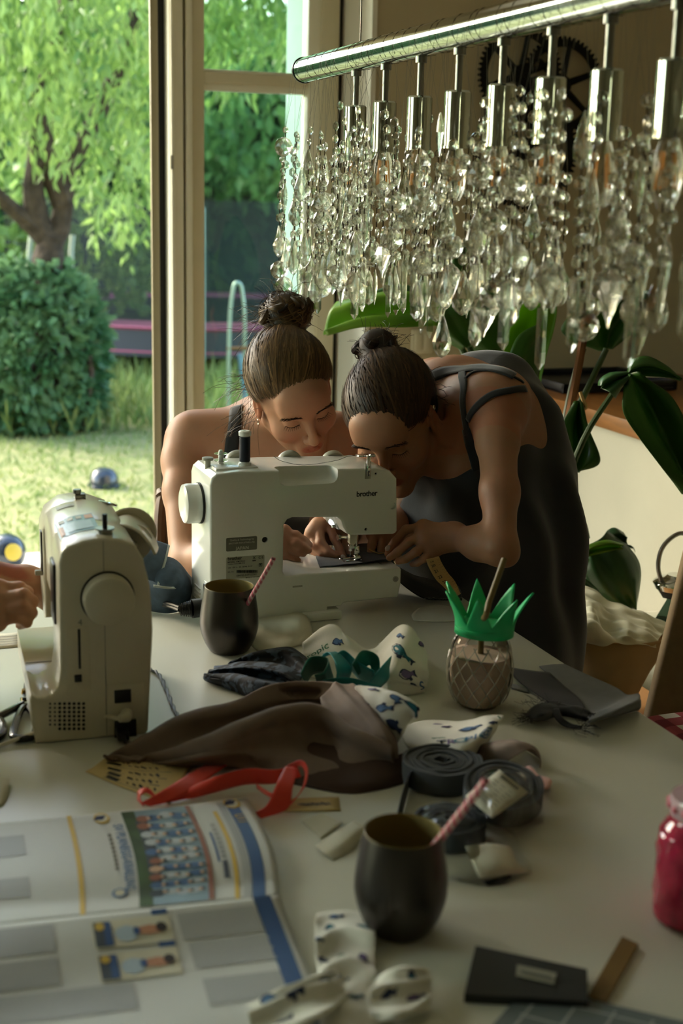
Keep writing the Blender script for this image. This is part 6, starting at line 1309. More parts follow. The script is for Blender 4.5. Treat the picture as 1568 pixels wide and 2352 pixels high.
for x, y in ((1.5, 1.75), (1.9, 1.75), (1.52, 2.12), (1.92, 2.1)): MB().tube([(x, y, .4), (x + (.02 if x > 1.7 else -.02), y + (.03 if y > 2 else -.02), 0)], [.02, .014], 10).build('leg', 'chair_wood', cr_, world=True)
def gingham():
    m = bpy.data.materials.new('gingham'); m.use_nodes = True; N = m.node_tree.nodes; L = m.node_tree.links; p = N['Principled BSDF']; p.inputs['Roughness'].default_value = .85
    tc = N.new('ShaderNodeTexCoord'); sx = N.new('ShaderNodeSeparateXYZ'); L.new(tc.outputs['Object'], sx.inputs[0]); fs = []
    for k in (0, 1):
        a = N.new('ShaderNodeMath'); a.operation = 'MULTIPLY'; a.inputs[1].default_value = 14; L.new(sx.outputs[k], a.inputs[0]); b = N.new('ShaderNodeMath'); b.operation = 'FRACT'; L.new(a.outputs[0], b.inputs[0]); c = N.new('ShaderNodeMath'); c.operation = 'GREATER_THAN'; c.inputs[1].default_value = .5; L.new(b.outputs[0], c.inputs[0]); fs.append(c)
    s_ = N.new('ShaderNodeMath'); s_.operation = 'ADD'; L.new(fs[0].outputs[0], s_.inputs[0]); L.new(fs[1].outputs[0], s_.inputs[1]); d = N.new('ShaderNodeMath'); d.operation = 'DIVIDE'; d.inputs[1].default_value = 2; L.new(s_.outputs[0], d.inputs[0])
    r_ = N.new('ShaderNodeValToRGB'); r_.color_ramp.interpolation = 'CONSTANT'; e = r_.color_ramp.elements; e[0].color = (*lin('#cbbfae'), 1); e[1].position = .4; e[1].color = (*lin('#9c3a3f'), 1); x = e.new(.8); x.color = (*lin('#7a1620'), 1)
    L.new(d.outputs[0], r_.inputs[0]); L.new(r_.outputs[0], p.inputs['Base Color']); MATS['gingham'] = m
gingham()
cu_ = thing('seat_cushion', 'red and white checked seat cushion on the brown chair', 'cushion', (1.7, 1.95, .455))
me = MB().box((1.45, 1.70, .457), (1.95, 2.13, .50), .02, 4).mesh('cushion'); link('cover', me, 'gingham', cu_, True)
cl_ = thing('dining_chair', 'brown bentwood chair behind the young woman at the door', 'chair', (.80, 2.95, 0))
bkp = [W(366, 1258, 2.98), W(368, 1190, 3.0), W(374, 1145, 3.02), W(386, 1128, 3.04)]
MB().tube(chain(bkp + [bkp[-1] + [.2, .09, .01], bkp[-1] + [.36, .06, -.04], np.array([1.07, 2.98, .60])], 30), .014, 10).build('back_hoop', 'chair_wood', cl_, world=True)
o, _ = sheet('backrest', [[bkp[0] + [.01, 0, 0], bkp[1] + [.01, .0, 0], bkp[3] + [.01, 0, -.01]], [bkp[0] + [.2, .08, 0], bkp[1] + [.2, .1, 0], bkp[3] + [.2, .09, 0]], [np.array([1.06, 2.98, .60]), np.array([1.06, 2.99, .7]), np.array([1.03, 2.99, .79])]], 'chair_wood', cl_, 12, 12, thick=.012)
MB().box((.62, 2.58, .43), (1.05, 3.0, .465), .012).build('seat', 'chair_wood', cl_, world=True)
for x, y in ((.65, 2.62), (1.02, 2.62), (.66, 2.97), (1.03, 2.97)): MB().tube([(x, y, .435), (x, y + (.03 if y > 2.8 else -.02), 0)], [.017, .012], 8).build('leg', 'chair_wood', cl_, world=True)
for x, y in ((bkp[0][0], bkp[0][1]), (1.065, 2.98)): MB().tube([(x, y, .62), (x, y, .45)], .013, 8).build('back_post', 'chair_wood', cl_, world=True)
stl = thing('white_stool', 'white square side stand against the counter at the right edge', 'stool', (1.89, 2.62, 0))
zt_ = W(1540, 1432, 3.28)[2]
MB().box((1.80, 2.50, zt_ - .03), (1.975, 2.74, zt_), .004).build('top', 'frame_white', stl, world=True)
for x in (1.815, 1.94):
    for y in (2.515, 2.705): MB().box((x, y, 0), (x + .022, y + .022, zt_ - .03), .002).build('leg', 'frame_white', stl, world=True)
mat('green_glass', '#5f7d6c', .05, trans=.6, ior=1.3)
ln = thing('lantern', 'green glass lantern with chrome collar and arched wire handle at the right edge', 'lantern', (*W(1545, 1432, 3.28)[:2], zt_))
lh = lambda y: W(1545, y, 3.28)[2] - zt_
MB().lathe([(0, 0), (.058, 0), (.06, .004), (.024, lh(1372)), (.021, lh(1362)), (0, lh(1362))], 4).build('glass_foot', 'green_glass', ln, smooth=False)
MB().lathe([(0, lh(1370)), (.034, lh(1366)), (.05, lh(1345)), (.046, lh(1343)), (0, lh(1343))], 6).build('collar', 'blackplastic', ln, smooth=False)
MB().lathe([(0, lh(1345)), (.05, lh(1345)), (.056, lh(1332)), (.05, lh(1325)), (.03, lh(1318)), (.022, lh(1312)), (0, lh(1312))], 32).build('chrome_cap', 'chrome', ln)
MB().tube(chain([(-.044, 0, lh(1322)), (-.055, 0, lh(1285)), (-.045, 0, lh(1240)), (0, 0, lh(1212)), (.045, 0, lh(1240)), (.055, 0, lh(1285)), (.044, 0, lh(1322))], 30), .0055, 8).build('handle', 'steel', ln)
# ================================================================== people
class Field:
    """a smooth-union distance field on a grid, turned into one continuous skin"""
    def __init__(s, lo, hi, h):
        s.lo = np.array(lo, float); s.h = h; s.n = np.ceil((np.array(hi, float) - s.lo) / h).astype(int) + 1; s.a = np.full(s.n, .2, np.float32)
    def copy(s):
        o = Field.__new__(Field); o.lo, o.h, o.n, o.a = s.lo, s.h, s.n, s.a.copy(); return o
    def sub(s, lo, hi):
        i0 = np.clip(np.floor((np.asarray(lo) - s.lo) / s.h).astype(int), 0, s.n); i1 = np.clip(np.ceil((np.asarray(hi) - s.lo) / s.h).astype(int) + 1, 0, s.n)
        if np.any(i1 <= i0): return None, None
        ax = [(s.lo[k] + s.h * np.arange(i0[k], i1[k])).astype(np.float32) for k in range(3)]
        return tuple(slice(i0[k], i1[k]) for k in range(3)), (ax[0][:, None, None], ax[1][None, :, None], ax[2][None, None, :])
    def put(s, sl, d, k, mode):
        a = s.a[sl]
        if mode == 'sub': d = -d; hh = np.clip(.5 - .5 * (a - d) / k, 0, 1); s.a[sl] = a * (1 - hh) + d * hh + k * hh * (1 - hh)
        else: hh = np.clip(.5 + .5 * (a - d) / k, 0, 1); s.a[sl] = a * (1 - hh) + d * hh - k * hh * (1 - hh)
    def rc(s, a, b, ra, rb, k=.012, mode='add'):
        a = np.asarray(a, float); b = np.asarray(b, float); m = max(ra, rb) + k + 4 * s.h
        sl, X = s.sub(np.minimum(a, b) - m, np.maximum(a, b) + m)
        if sl is None: return
        ba = b - a; l2 = ba @ ba + 1e-12
        p = [X[i] - np.float32(a[i]) for i in range(3)]; t = np.clip((p[0] * ba[0] + p[1] * ba[1] + p[2] * ba[2]) / l2, 0, 1).astype(np.float32)
        d = np.sqrt((p[0] - t * ba[0]) ** 2 + (p[1] - t * ba[1]) ** 2 + (p[2] - t * ba[2]) ** 2) - (ra + (rb - ra) * t)
        s.put(sl, d.astype(np.float32), k, mode)
    def el(s, c, R, rad, k=.012, mode='add'):
        c = np.asarray(c, float); rad = np.asarray(rad, float); R = np.asarray(R, float); ext = np.sqrt(((R * rad) ** 2).sum(1)) + k + 4 * s.h
        sl, X = s.sub(c - ext, c + ext)
        if sl is None: return
        p = [X[i] - np.float32(c[i]) for i in range(3)]
        q = [(p[0] * R[0, j] + p[1] * R[1, j] + p[2] * R[2, j]) / rad[j] for j in range(3)]
        k0 = np.sqrt(q[0] ** 2 + q[1] ** 2 + q[2] ** 2); k1 = np.sqrt((q[0] / rad[0]) ** 2 + (q[1] / rad[1]) ** 2 + (q[2] / rad[2]) ** 2) + 1e-6
        s.put(sl, (k0 * (k0 - 1) / k1).astype(np.float32), k, mode)
    def path(s, P_, r_, k=.012, mode='add'):
        for i in range(len(P_) - 1): s.rc(P_[i], P_[i + 1], r_[i], r_[i + 1], k, mode)
    def at(s, p):
        p = np.atleast_2d(p); g = (p - s.lo) / s.h; i = np.clip(np.floor(g).astype(int), 0, s.n - 2); w = np.clip(g - i, 0, 1); out = 0
        for dx in (0, 1):
            for dy in (0, 1):
                for dz in (0, 1): out = out + s.a[i[:, 0] + dx, i[:, 1] + dy, i[:, 2] + dz] * (w[:, 0] if dx else 1 - w[:, 0]) * (w[:, 1] if dy else 1 - w[:, 1]) * (w[:, 2] if dz else 1 - w[:, 2])
        return out
    def grad(s, p):
        e = s.h; return np.stack([s.at(p + d) - s.at(p - d) for d in np.eye(3) * e], 1)
    def hit(s, px, py, z0, z1, off=0.):
        """first skin point along a line of sight"""
        Z = np.arange(z0, z1, s.h * .5); P_ = CAM + ray(px, py) * Z[:, None]; d = s.at(P_) - off; i = np.argmax(d < 0)
        return P_[i] if d[i] < 0 else None
    def mesh(s):
        a = s.a; sg = a < 0; n = s.n
        c = [sg[dx:n[0] - 1 + dx, dy:n[1] - 1 + dy, dz:n[2] - 1 + dz] for dx in (0, 1) for dy in (0, 1) for dz in (0, 1)]
        cnt = np.zeros(c[0].shape, np.int8)
        for x in c: cnt += x
        act = (cnt > 0) & (cnt < 8); idx = np.argwhere(act); vid = np.full(act.shape, -1, np.int32); vid[act] = np.arange(len(idx))
        cor = np.array([(dx, dy, dz) for dx in (0, 1) for dy in (0, 1) for dz in (0, 1)]); val = np.stack([a[idx[:, 0] + o[0], idx[:, 1] + o[1], idx[:, 2] + o[2]] for o in cor], 1)
        acc = np.zeros((len(idx), 3)); num = np.zeros(len(idx))
        for i in range(8):
            for j in range(i + 1, 8):
                if np.abs(cor[i] - cor[j]).sum() != 1: continue
                vi, vj = val[:, i], val[:, j]; m = (vi < 0) != (vj < 0); t = np.where(m, vi / np.where(m, vi - vj, 1), 0)
                acc += m[:, None] * (cor[i] + t[:, None] * (cor[j] - cor[i])); num += m
        V = s.lo + s.h * (idx + acc / num[:, None]); Q = []
        for ax in range(3):
            o1, o2 = [(1, 2), (2, 0), (0, 1)][ax]; sl0 = [slice(1, n[k] - 1) for k in range(3)]; sl0[ax] = slice(0, n[ax] - 1); sl1 = list(sl0); sl1[ax] = slice(1, n[ax])
            df = sg[tuple(sl0)] != sg[tuple(sl1)]; p = np.argwhere(df); p = p + np.array([0 if k == ax else 1 for k in range(3)])
            ins = sg[p[:, 0], p[:, 1], p[:, 2]]
            e1 = np.eye(3, dtype=int)[o1]; e2 = np.eye(3, dtype=int)[o2]
            q = np.stack([vid[tuple((p - e1 - e2).T)], vid[tuple((p - e2).T)], vid[tuple(p.T)], vid[tuple((p - e1).T)]], 1)
            q[~ins] = q[~ins][:, ::-1]; Q.append(q)
        return V, np.concatenate(Q)
    def build(s, name, m, parent, col=None):
        V, Q = s.mesh(); me = fastmesh(name, V, Q, True)
        if col is not None:
            ca = me.color_attributes.new('Col', 'FLOAT_COLOR', 'POINT'); c = np.ones((len(V), 4), np.float32); c[:, :3] = col(V); ca.data.foreach_set('color', c.ravel())
        return link(name, me, m, parent, True)
def camv(x, y, z): return CR * x + CU * y - CF * z         # right, up, towards the viewer
class Head:
    """head-local axes: x her right, y forward (face), z up"""
    def __init__(s, c, fw, up):
        s.c = np.asarray(c); s.y = nrm(camv(*fw)); u = camv(*up); s.z = nrm(u - s.y * (u @ s.y)); s.x = np.cross(s.y, s.z); s.R = np.stack([s.x, s.y, s.z], 1)
    def p(s, *q): return s.c + s.R @ np.asarray(q, float)
    def loc(s, P_): return (np.asarray(P_) - s.c) @ s.R
    def carve(s, F, k=1.0):
        p, R = s.p, s.R; E = F.el
        E(p(0, -.012, .030), R, (.073, .093, .083), .02); E(p(0, .030, -.030), R, (.060, .062, .080), .03)
        for q in (-1, 1):
            F.rc(p(q * .052, -.002, -.055), p(q * .012, .070, -.103), .016, .014, .022); E(p(q * .041, .056, -.034), R, (.024, .026, .022), .02)
        E(p(0, .079, -.104), R, (.021, .017, .015), .018)
        F.rc(p(-.034, .077, .022), p(.034, .077, .022), .013, .013, .02); E(p(0, .07, .05), R, (.05, .03, .035), .03)
        for q in (-1, 1):
            E(p(q * .033, .098, .001), R, (.018, .016, .012), .012, 'sub'); E(p(q * .031, .0735, -.002), R, (.0145, .0135, .0115), .003)
            F.rc(p(q * .019, .086, -.001), p(q * .044, .076, -.005), .0022, .0018, .003)
        F.rc(p(0, .086, .012), p(0, .108, -.036), .0070, .0095, .010); E(p(0, .111, -.039), R, (.0095, .0085, .008), .006)
        for q in (-1, 1): E(p(q * .0115, .100, -.042), R, (.0075, .009, .0065), .005); E(p(q * .006, .103, -.0505), R, (.003, .0045, .003), .002, 'sub')
        E(p(0, .083, -.070), R, (.028, .014, .022), .014); F.rc(p(-.02, .0885, -.0665), p(0, .0965, -.0635), .0035, .0052, .004); F.rc(p(.02, .0885, -.0665), p(0, .0965, -.0635), .0035, .0052, .004)
        E(p(0, .0935, -.0745), R, (.0155, .0065, .0055), .004); F.rc(p(-.020, .095, -.0690), p(.020, .095, -.0690), .0011, .0011, .002, 'sub'); E(p(0, .097, -.084), R, (.014, .006, .004), .006, 'sub')
        for q in (-1, 1):
            E(p(q * .074, -.006, -.012), R, (.007, .017, .031), .006); E(p(q * .080, -.002, -.008), R, (.005, .010, .019), .003, 'sub'); F.rc(p(q * .0765, -.016, .012), p(q * .0765, .008, .012), .0035, .003, .004)
    def lips(s, V):
        q = s.loc(V); d = np.sqrt((q[:, 0] / .0235) ** 2 + ((q[:, 2] + .0695) / .0115) ** 2); return np.clip((1.08 - d) / .25, 0, 1) * (q[:, 1] > .075)
    def ears(s, V): q = s.loc(V); return np.clip((np.abs(q[:, 0]) - .068) / .008, 0, 1) * (np.abs(q[:, 2] + .01) < .05) * (np.abs(q[:, 1]) < .04)
    def hair(s, F0, slope=.71, ear=1.0):
        """hair cap over the skull, ending along a hairline from forehead over the ears to the nape"""
        F = Field(F0.lo, F0.lo + F0.h * (F0.n - 1), F0.h)
        p, R = s.p, s.R; F.el(p(0, -.014, .033), R, (.0815, .1025, .0925), .01); F.el(p(0, -.055, -.015), R, (.066, .05, .06), .02)
        lo = s.c - .16; hi = s.c + .16; sl, X = F.sub(lo, hi)
        q = [sum((X[i] - s.c[i]) * R[i, j] for i in range(3)) for j in range(3)]
        hl = np.where(q[1] > -.012, .014 + slope * q[1] - .10 * np.maximum(0, q[1] - .05), .0038 + 1.5 * (q[1] + .012)) + 2.2 * q[0] ** 2 * (q[1] > 0.03)
        F.a[sl] = np.maximum(F.a[sl], ((hl - q[2]) * .62).astype(np.float32)); s.slope = slope
        s.ear = ear
        for e in (-1, 1): F.el(p(e * .086, .0, -.022 + .016 * (ear - 1)), R, (.022 * ear, .022 * (1 + .3 * (ear - 1)), .034 * ear), .008, 'sub')
        return F
    def scalp(s, d, off=0.):
        c = np.array([0, -.014, .033]); r_ = np.array([.0815, .1025, .0925]) + off; d = nrm(d); t = 1 / np.sqrt(((d / r_) ** 2).sum()); return c + d * t
    def strands(s, n, base, seed, w=.0014, spread=.03):
        r = np.random.default_rng(seed); bd = nrm(np.array(base) - [0, -.014, .033]); V = []; Q = []; Cc = []
        def hz(y): return .014 + s.slope * y - .10 * max(0, y - .05) if y > -.012 else .0038 + 1.5 * (y + .012)
        keys = []
        for t in np.linspace(0, 1, 12):
            y = .086 - .163 * t; x = .078 * math.sqrt(max(.0, 1 - ((y + .01) / .0965) ** 2)) ; keys.append(np.array([x, y, hz(y) + 2.2 * x * x * (y > .03)]) - [0, -.014, .033])
        for k in range(n):
            t = r.uniform(0, 10.99); i = int(t); w_ = t - i; d0 = keys[i] * (1 - w_) + keys[i + 1] * w_
            if r.uniform() < .5: d0 = d0 * [-1, 1, 1]
            d0 = nrm(d0) + r.normal(size=3) * .03; f0 = r.uniform(-.11, .06) if r.uniform() < .7 else r.uniform(.1, .6); off = .0004 + abs(r.normal()) * .0018
            lat = r.normal(size=3) * spread; end = nrm(bd + r.normal(size=3) * .12); m = 14; pts = []
            for q in np.linspace(f0, 1, m):
                d = d0 * (1 - q) + end * q + lat * math.sin(max(q, 0) * math.pi); pts.append(s.p(*s.scalp(d, off + .0025 * math.sin(max(q, 0) * 3.14))))
            pts = np.array(pts); ql = s.loc(pts)
            if np.any((np.abs(ql[:, 0]) > .05) & ((ql[:, 1] / .027) ** 2 + ((ql[:, 2] + .022 - .016 * (s.ear - 1)) / (.036 * s.ear)) ** 2 < 1)): continue
            tg = np.gradient(pts, axis=0); nn = pts - s.p(0, -.014, .033); sd = np.cross(tg, nn); sd /= np.linalg.norm(sd, axis=1)[:, None] + 1e-9
            ww = w * r.uniform(.5, 1.2) * (np.sin(np.linspace(.06, math.pi - .2, m)) ** .8)[:, None]; b = len(V); V += list(pts - sd * ww) + list(pts + sd * ww); Cc += [math.exp(r.normal() * .38)] * (2 * m)
            Q += [(b + j, b + j + 1, b + m + j + 1, b + m + j) for j in range(m - 1)]
        return V, Q, Cc
    def bun(s, c, rad, n, seed, w=.0012, sq=(1, 1, .8)):
        r = np.random.default_rng(seed); V = []; Q = []; Cc = []; c = np.array(c)
        for k in range(n):
            ax = nrm(np.array([r.normal() * .5, r.normal() * .5, 1.])); a = nrm(np.cross(ax, r.normal(size=3))); b_ = np.cross(ax, a); R0 = rad * r.uniform(.5, .98); h0 = r.normal() * rad * .35; ph = r.uniform(0, 6.28); m = 14; L_ = r.uniform(1.2, 3.2)
            an = ph + np.linspace(0, L_, m); rr_ = R0 * (1 + .10 * np.sin(an * 2 + k)); zz_ = h0 + rad * .22 * np.sin(an * 1.5 + k * .7)
            lim = np.sqrt(np.clip(1 - (zz_ / rad) ** 2, .1, 1)); pts = c + np.outer(np.cos(an) * rr_ * lim, a) * sq + np.outer(np.sin(an) * rr_ * lim, b_) * sq + np.outer(zz_, ax) * sq
            pts = s.c + pts @ s.R.T; tg = np.gradient(pts, axis=0); nn = pts - s.p(*c); sd = np.cross(tg, nn); sd /= np.linalg.norm(sd, axis=1)[:, None] + 1e-9
            ww = w * np.sin(np.linspace(.3, math.pi - .3, m))[:, None]; b = len(V); V += list(pts - sd * ww) + list(pts + sd * ww); Cc += [math.exp(r.normal() * .38)] * (2 * m); Q += [(b + j, b + j + 1, b + m + j + 1, b + m + j) for j in range(m - 1)]
        return V, Q, Cc
    def face_hair(s, F, parent, m):
        for q in (-1, 1):
            br_ = MB(); r = np.random.default_rng(3 + q)
            for k in range(46):
                t = k / 45; b = np.array([q * (.014 + .036 * t), .0 , .018 + .008 * math.sin(t * 2.2) - .004 * t]); o = s.p(b[0], .13, b[2] + r.normal() * .0016); d = -s.y
                Z = np.linspace(0, .08, 240); P_ = o + d * Z[:, None]; v = F.at(P_); i = np.argmax(v < 0)
                if v[i] < 0: p0 = P_[i]; dr = s.R @ np.array([q * .8, .15, .55 - .9 * t]); br_.tube([p0 - s.y * -.0002, p0 + nrm(dr) * .007 + s.y * .0006], [.0006, .0002], 4, False)
            br_.build('eyebrow', m, parent, world=True, kind='stuff')
            el_ = MB()
            pts = []
            for t in np.linspace(0, 1, 9):
                o = s.p(q * (.0185 + .026 * t), .13, -.0065 - .004 * math.sin(t * math.pi)); Z = np.linspace(0, .08, 240); P_ = o - s.y * Z[:, None]; v = F.at(P_); i = np.argmax(v < 0); pts.append(P_[i] + s.y * .0006)
            el_.tube(pts, [.0007] * 9, 5)
            for t in range(9):
                for e in range(2): el_.tube([pts[t], pts[t] + s.R @ np.array([q * (.001 + .0007 * t), .006, -.0035])], [.0005, .00015], 3, False)
            el_.build('eyelashes', m, parent, world=True, kind='stuff')
def fingers(F, wrist, knuckles, fing, rp=.0125, rf=(.0088, .0080, .0074, .0062), thumb=None, k=.0035):
    for kn in knuckles: F.rc(wrist, kn, .0195, rp, .014)
    for i in range(len(knuckles) - 1): F.rc(knuckles[i], knuckles[i + 1], rp * .95, rp * .9, .01)
    for i, f in enumerate(fing): sc_ = (1, 1.03, .97, .84)[min(i, 3)]; F.path(f, [x * sc_ for x in rf[:len(f)]], k)
    if thumb is not None: F.path(thumb, [.0135, .0105, .0095, .0078][:len(thumb)], .006)
def P3(*pts): return [W(*p) for p in pts]
mat('skin', '#ffffff', .52, sss=.35, vcol=True, noise=(90, .04), bump=(500, .08, .0005), spec=.4); mat('black_jersey', '#0e0f11', .8, sheen=.3, bump=(600, .2, .0005)); mat('dress_cloth', '#171b1f', .8, sheen=.35, noise=(12, .12), bump=(300, .25, .0008))
mat('hair_strand', '#ffffff', .45, vcol=True, spec=.35); mat('hair_light', '#463419', .42, noise=(60, .45), stretch=(1, 1, 1), spec=.5, aniso=.4); mat('hair_dark', '#22150d', .48, noise=(60, .4), spec=.3); mat('hair_band', '#141414', .5); mat('earring', '#d8d2c0', .15, metal=1.)
SKIN_A, SKIN_B, SKIN_C = np.array(lin('#a87c60')), np.array(lin('#9c7054')), np.array(lin('#b58666'))
def skincol(base, hd=None):
    def f(V):
        c = np.tile(base, (len(V), 1)); c *= (1 + .05 * wob(V, 60, 2))[:, None]
        if hd is not None:
            l = hd.lips(V)[:, None]; c = c * (1 - l) + l * base * [.82, .50, .50]; e = hd.ears(V)[:, None]; c = c * (1 - .5 * e) + .5 * e * base * [1.1, .72, .66]
            q = hd.loc(V); ck = np.exp(-(((np.abs(q[:, 0]) - .042) / .02) ** 2 + ((q[:, 2] + .04) / .02) ** 2)) * (q[:, 1] > .03); c *= 1 - ck[:, None] * [0, .14, .12]
        return c
    return f
def hairmesh(name, VQ, base, m, parent, kind='stuff'):
    V, Q, Cc = VQ; me = fastmesh(name, V, Q, True); ca = me.color_attributes.new('Col', 'FLOAT_COLOR', 'POINT'); c = np.ones((len(V), 4), np.float32)
    c[:, :3] = np.clip(np.asarray(base)[None] * np.asarray(Cc)[:, None], 0, 1); ca.data.foreach_set('color', c.ravel()); return link(name, me, m, parent, True, kind)
def flyaway(hd, n, starts, seed, m, parent, L_=.06):
    r = np.random.default_rng(seed); mb = MB()
    for k in range(n):
        st_, dr_ = starts[r.integers(len(starts))]; p0 = hd.p(*(np.array(st_) + r.normal(size=3) * .015)); d = camv(*(np.array(dr_) + r.normal(size=3) * .45)); d = nrm(d); l = L_ * r.uniform(.4, 1.2); c_ = nrm(np.cross(d, r.normal(size=3)))
        mb.tube(chain([p0, p0 + d * l * .4, p0 + d * l * .75 + c_ * l * .15 + [0, 0, -l * .05], p0 + d * l + c_ * l * .3 + [0, 0, -l * .18]], 8), [.0004] * 8, 3, False)
    mb.build('loose_hairs', m, parent, world=True, kind='stuff')
def strap(F, pxs, z0, z1, width, m, parent, name='strap', off=.002, nseg=26):
    """band lying on the skin along a seen line"""
    pts = [F.hit(x, y, z0, z1) for x, y in pxs]; pts = [p for p in pts if p is not None]
    if len(pts) < 2: return None
    c = chain(pts, nseg); g = F.grad(c); g /= np.linalg.norm(g, axis=1)[:, None] + 1e-9; c = c - g * (F.at(c)[:, None]) + g * off
    t = np.gradient(c, axis=0); s_ = np.cross(t, g); s_ /= np.linalg.norm(s_, axis=1)[:, None] + 1e-9
    o, _ = sheet(name, [c - s_ * width / 2, c + g * .0008, c + s_ * width / 2], m, parent, 5, nseg, thick=.0025); return o

# ---------------------------------------------------------------- young woman with the light brown bun
HA = Head(W(672, 902, 2.70), (.37, -.66, .66), (-.10, .72, .68))
wa = thing('person', 'woman with light brown bun and black tank top bending over the white sewing machine', 'person', (.84, 2.8, 0))
FA = Field((.42, 2.12, .50), (1.25, 3.02, 1.50), .003)
SRa, SLa = W(446, 1008, 2.85), W(772, 1012, 2.82); NB = W(618, 985, 2.86); CH_ = W(612, 1080, 2.92); BL_ = W(640, 1260, 2.98); PV = np.array([.86, 2.80, .58])
HA.carve(FA)
FA.path([HA.p(0, -.028, -.045), W(640, 950, 2.80), NB], [.050, .049, .055], .03)
FA.rc(SRa, SLa, .047, .047, .03); FA.rc(NB, SRa, .05, .046, .05); FA.rc(NB, SLa, .05, .046, .05)
FA.path([NB + [0, .02, -.02], CH_, BL_, PV], [.07, .105, .10, .13], .06); FA.rc(SRa + [.03, .02, -.04], CH_ + [-.07, 0, -.02], .07, .08, .05); FA.rc(SLa + [-.03, .02, -.04], CH_ + [.09, .02, -.02], .07, .08, .05)
for dx in (-.065, .065): FA.el(CH_ + camv(dx, -.03, .085), np.eye(3), (.055, .05, .055), .04)
ELa, WRa = W(432, 1290, 2.70), W(622, 1268, 2.50); ERa, WLa = W(862, 1235, 2.80), W(798, 1222, 2.56)
FA.path([SRa, W(425, 1060, 2.83), W(424, 1130, 2.79), ELa], [.047, .046, .042, .036], .02); FA.path([ELa, ELa * .6 + WRa * .4, WRa], [.036, .034, .021], .018)
FA.path([SLa, W(828, 1110, 2.83), ERa], [.050, .041, .035], .02); FA.path([ERa, WLa], [.035, .022], .016)
fingers(FA, WRa, P3((652, 1222, 2.475), (652, 1240, 2.465), (652, 1258, 2.465), (654, 1276, 2.47)), [P3((652, 1222, 2.475), (680, 1229, 2.462), (698, 1241, 2.455), (711, 1252, 2.45)), P3((652, 1240, 2.465), (680, 1247, 2.45), (698, 1257, 2.444), (709, 1264, 2.44)), P3((652, 1258, 2.465), (674, 1263, 2.45), (688, 1268, 2.444), (697, 1272, 2.442)), P3((654, 1276, 2.47), (668, 1280, 2.458), (678, 1284, 2.452), (685, 1287, 2.45))])
fingers(FA, WLa, P3((750, 1197, 2.515), (731, 1206, 2.51), (719, 1223, 2.515), (714, 1242, 2.52)), [P3((750, 1197, 2.515), (767, 1236, 2.495), (781, 1263, 2.485), (791, 1283, 2.478)), P3((731, 1206, 2.51), (737, 1246, 2.49), (755, 1268, 2.48), (774, 1278, 2.475)), P3((719, 1223, 2.515), (723, 1256, 2.495), (740, 1273, 2.485), (756, 1279, 2.48)), P3((714, 1242, 2.52), (717, 1264, 2.505), (728, 1277, 2.497), (740, 1281, 2.492))], thumb=P3((798, 1222, 2.55), (800, 1250, 2.52), (800, 1270, 2.505), (797, 1284, 2.495)))
FA.build('body', 'skin', wa, skincol(SKIN_A, HA))
HA.face_hair(FA, wa, 'hair_dark')
BA = HA.loc(W(656, 722, 2.725)); hA = HA.hair(FA); hA.el(HA.p(*BA), HA.R, (.046, .044, .040), .02); hA.rc(HA.p(*(BA * .62)), HA.p(*BA), .036, .032, .02)
hr = hA.build('hair', 'hair_light', wa)
hairmesh('hair_strands', HA.strands(3200, BA * .75, 5), lin('#5a4428'), 'hair_strand', hr); hairmesh('bun_strands', HA.bun(BA, .055, 760, 6), lin('#5a4428'), 'hair_strand', hr)
flyaway(HA, 190, [(BA + [0, 0, .02], (-.4, .8, .2)), (BA + [.03, 0, 0], (-1, .3, .1)), (BA + [.03, 0, -.02], (-1, -.2, .1)), ((.07, -.03, .03), (-1, -.25, 0)), ((.075, -.03, -.02), (-.9, -.6, 0)), (BA, (.5, .6, .1))], 7, 'hair_light', hr, .075)
# twisted locks and clips of the bun
for k in range(7):
    a = k * .9; c = HA.p(*(BA + [.040 * math.cos(a), .014 * math.sin(a * 1.3), .030 * math.sin(a)])); q = [c + HA.R @ (np.array([math.cos(a + t) * .016, math.sin(t * 1.7) * .014, math.sin(a + t) * .018])) for t in np.linspace(0, 3, 7)]
    MB().tube(chain(q, 16), np.sin(np.linspace(.25, 2.9, 16)) * .011, 9).build('hair_lock', 'hair_light', hr, world=True)
for q in (BA + [.040, .02, -.03], BA + [-.034, .02, -.028], BA + [.0, .02, .038]): MB().tube(chain([HA.p(*q), HA.p(q[0] * .8, q[1] + .012, q[2] + .004), HA.p(q[0] * .4, q[1] + .016, q[2] + .002)], 8), .0032, 8).build('hair_clip', 'hair_band', hr, world=True)
MB().lathe([(.006, -.001), (.0075, 0), (.006, .001), (.0045, 0)], 20, frame(HA.p(.079, .0, -.046), HA.y, HA.z), closed=True).build('earring', 'earring', wa, world=True)
# black tank top
TA = FA.copy(); TA.a -= .0055
nl = W(640, 1052, 2.80)
sl_ = np.ones(1)
gx = [TA.lo[k] + TA.h * np.arange(TA.n[k]) for k in range(3)]
X_, Y_, Z_ = gx[0][:, None, None], gx[1][None, :, None], gx[2][None, None, :]
dcut = np.maximum(Z_ - (nl[2] - .02 + .10 * np.maximum(0, Y_ - 2.72)), np.maximum(SRa[0] + .045 - X_, X_ - (SLa[0] - .045)) * .8)
dcut = np.maximum(dcut, (2.60 - Y_) * .8); TA.a = np.maximum(TA.a, dcut.astype(np.float32)); TA.build('tank_top', 'black_jersey', wa)
strap(FA, [(548, 905), (545, 935), (540, 980), (532, 1030), (526, 1075)], 2.4, 3.1, .028, 'black_jersey', wa); strap(FA, [(748, 985), (742, 1010), (732, 1035), (724, 1060)], 2.765, 3.1, .03, 'black_jersey', wa)
FT = Field((.50, 2.30, .0), (1.2, 3.10, .72), .008)
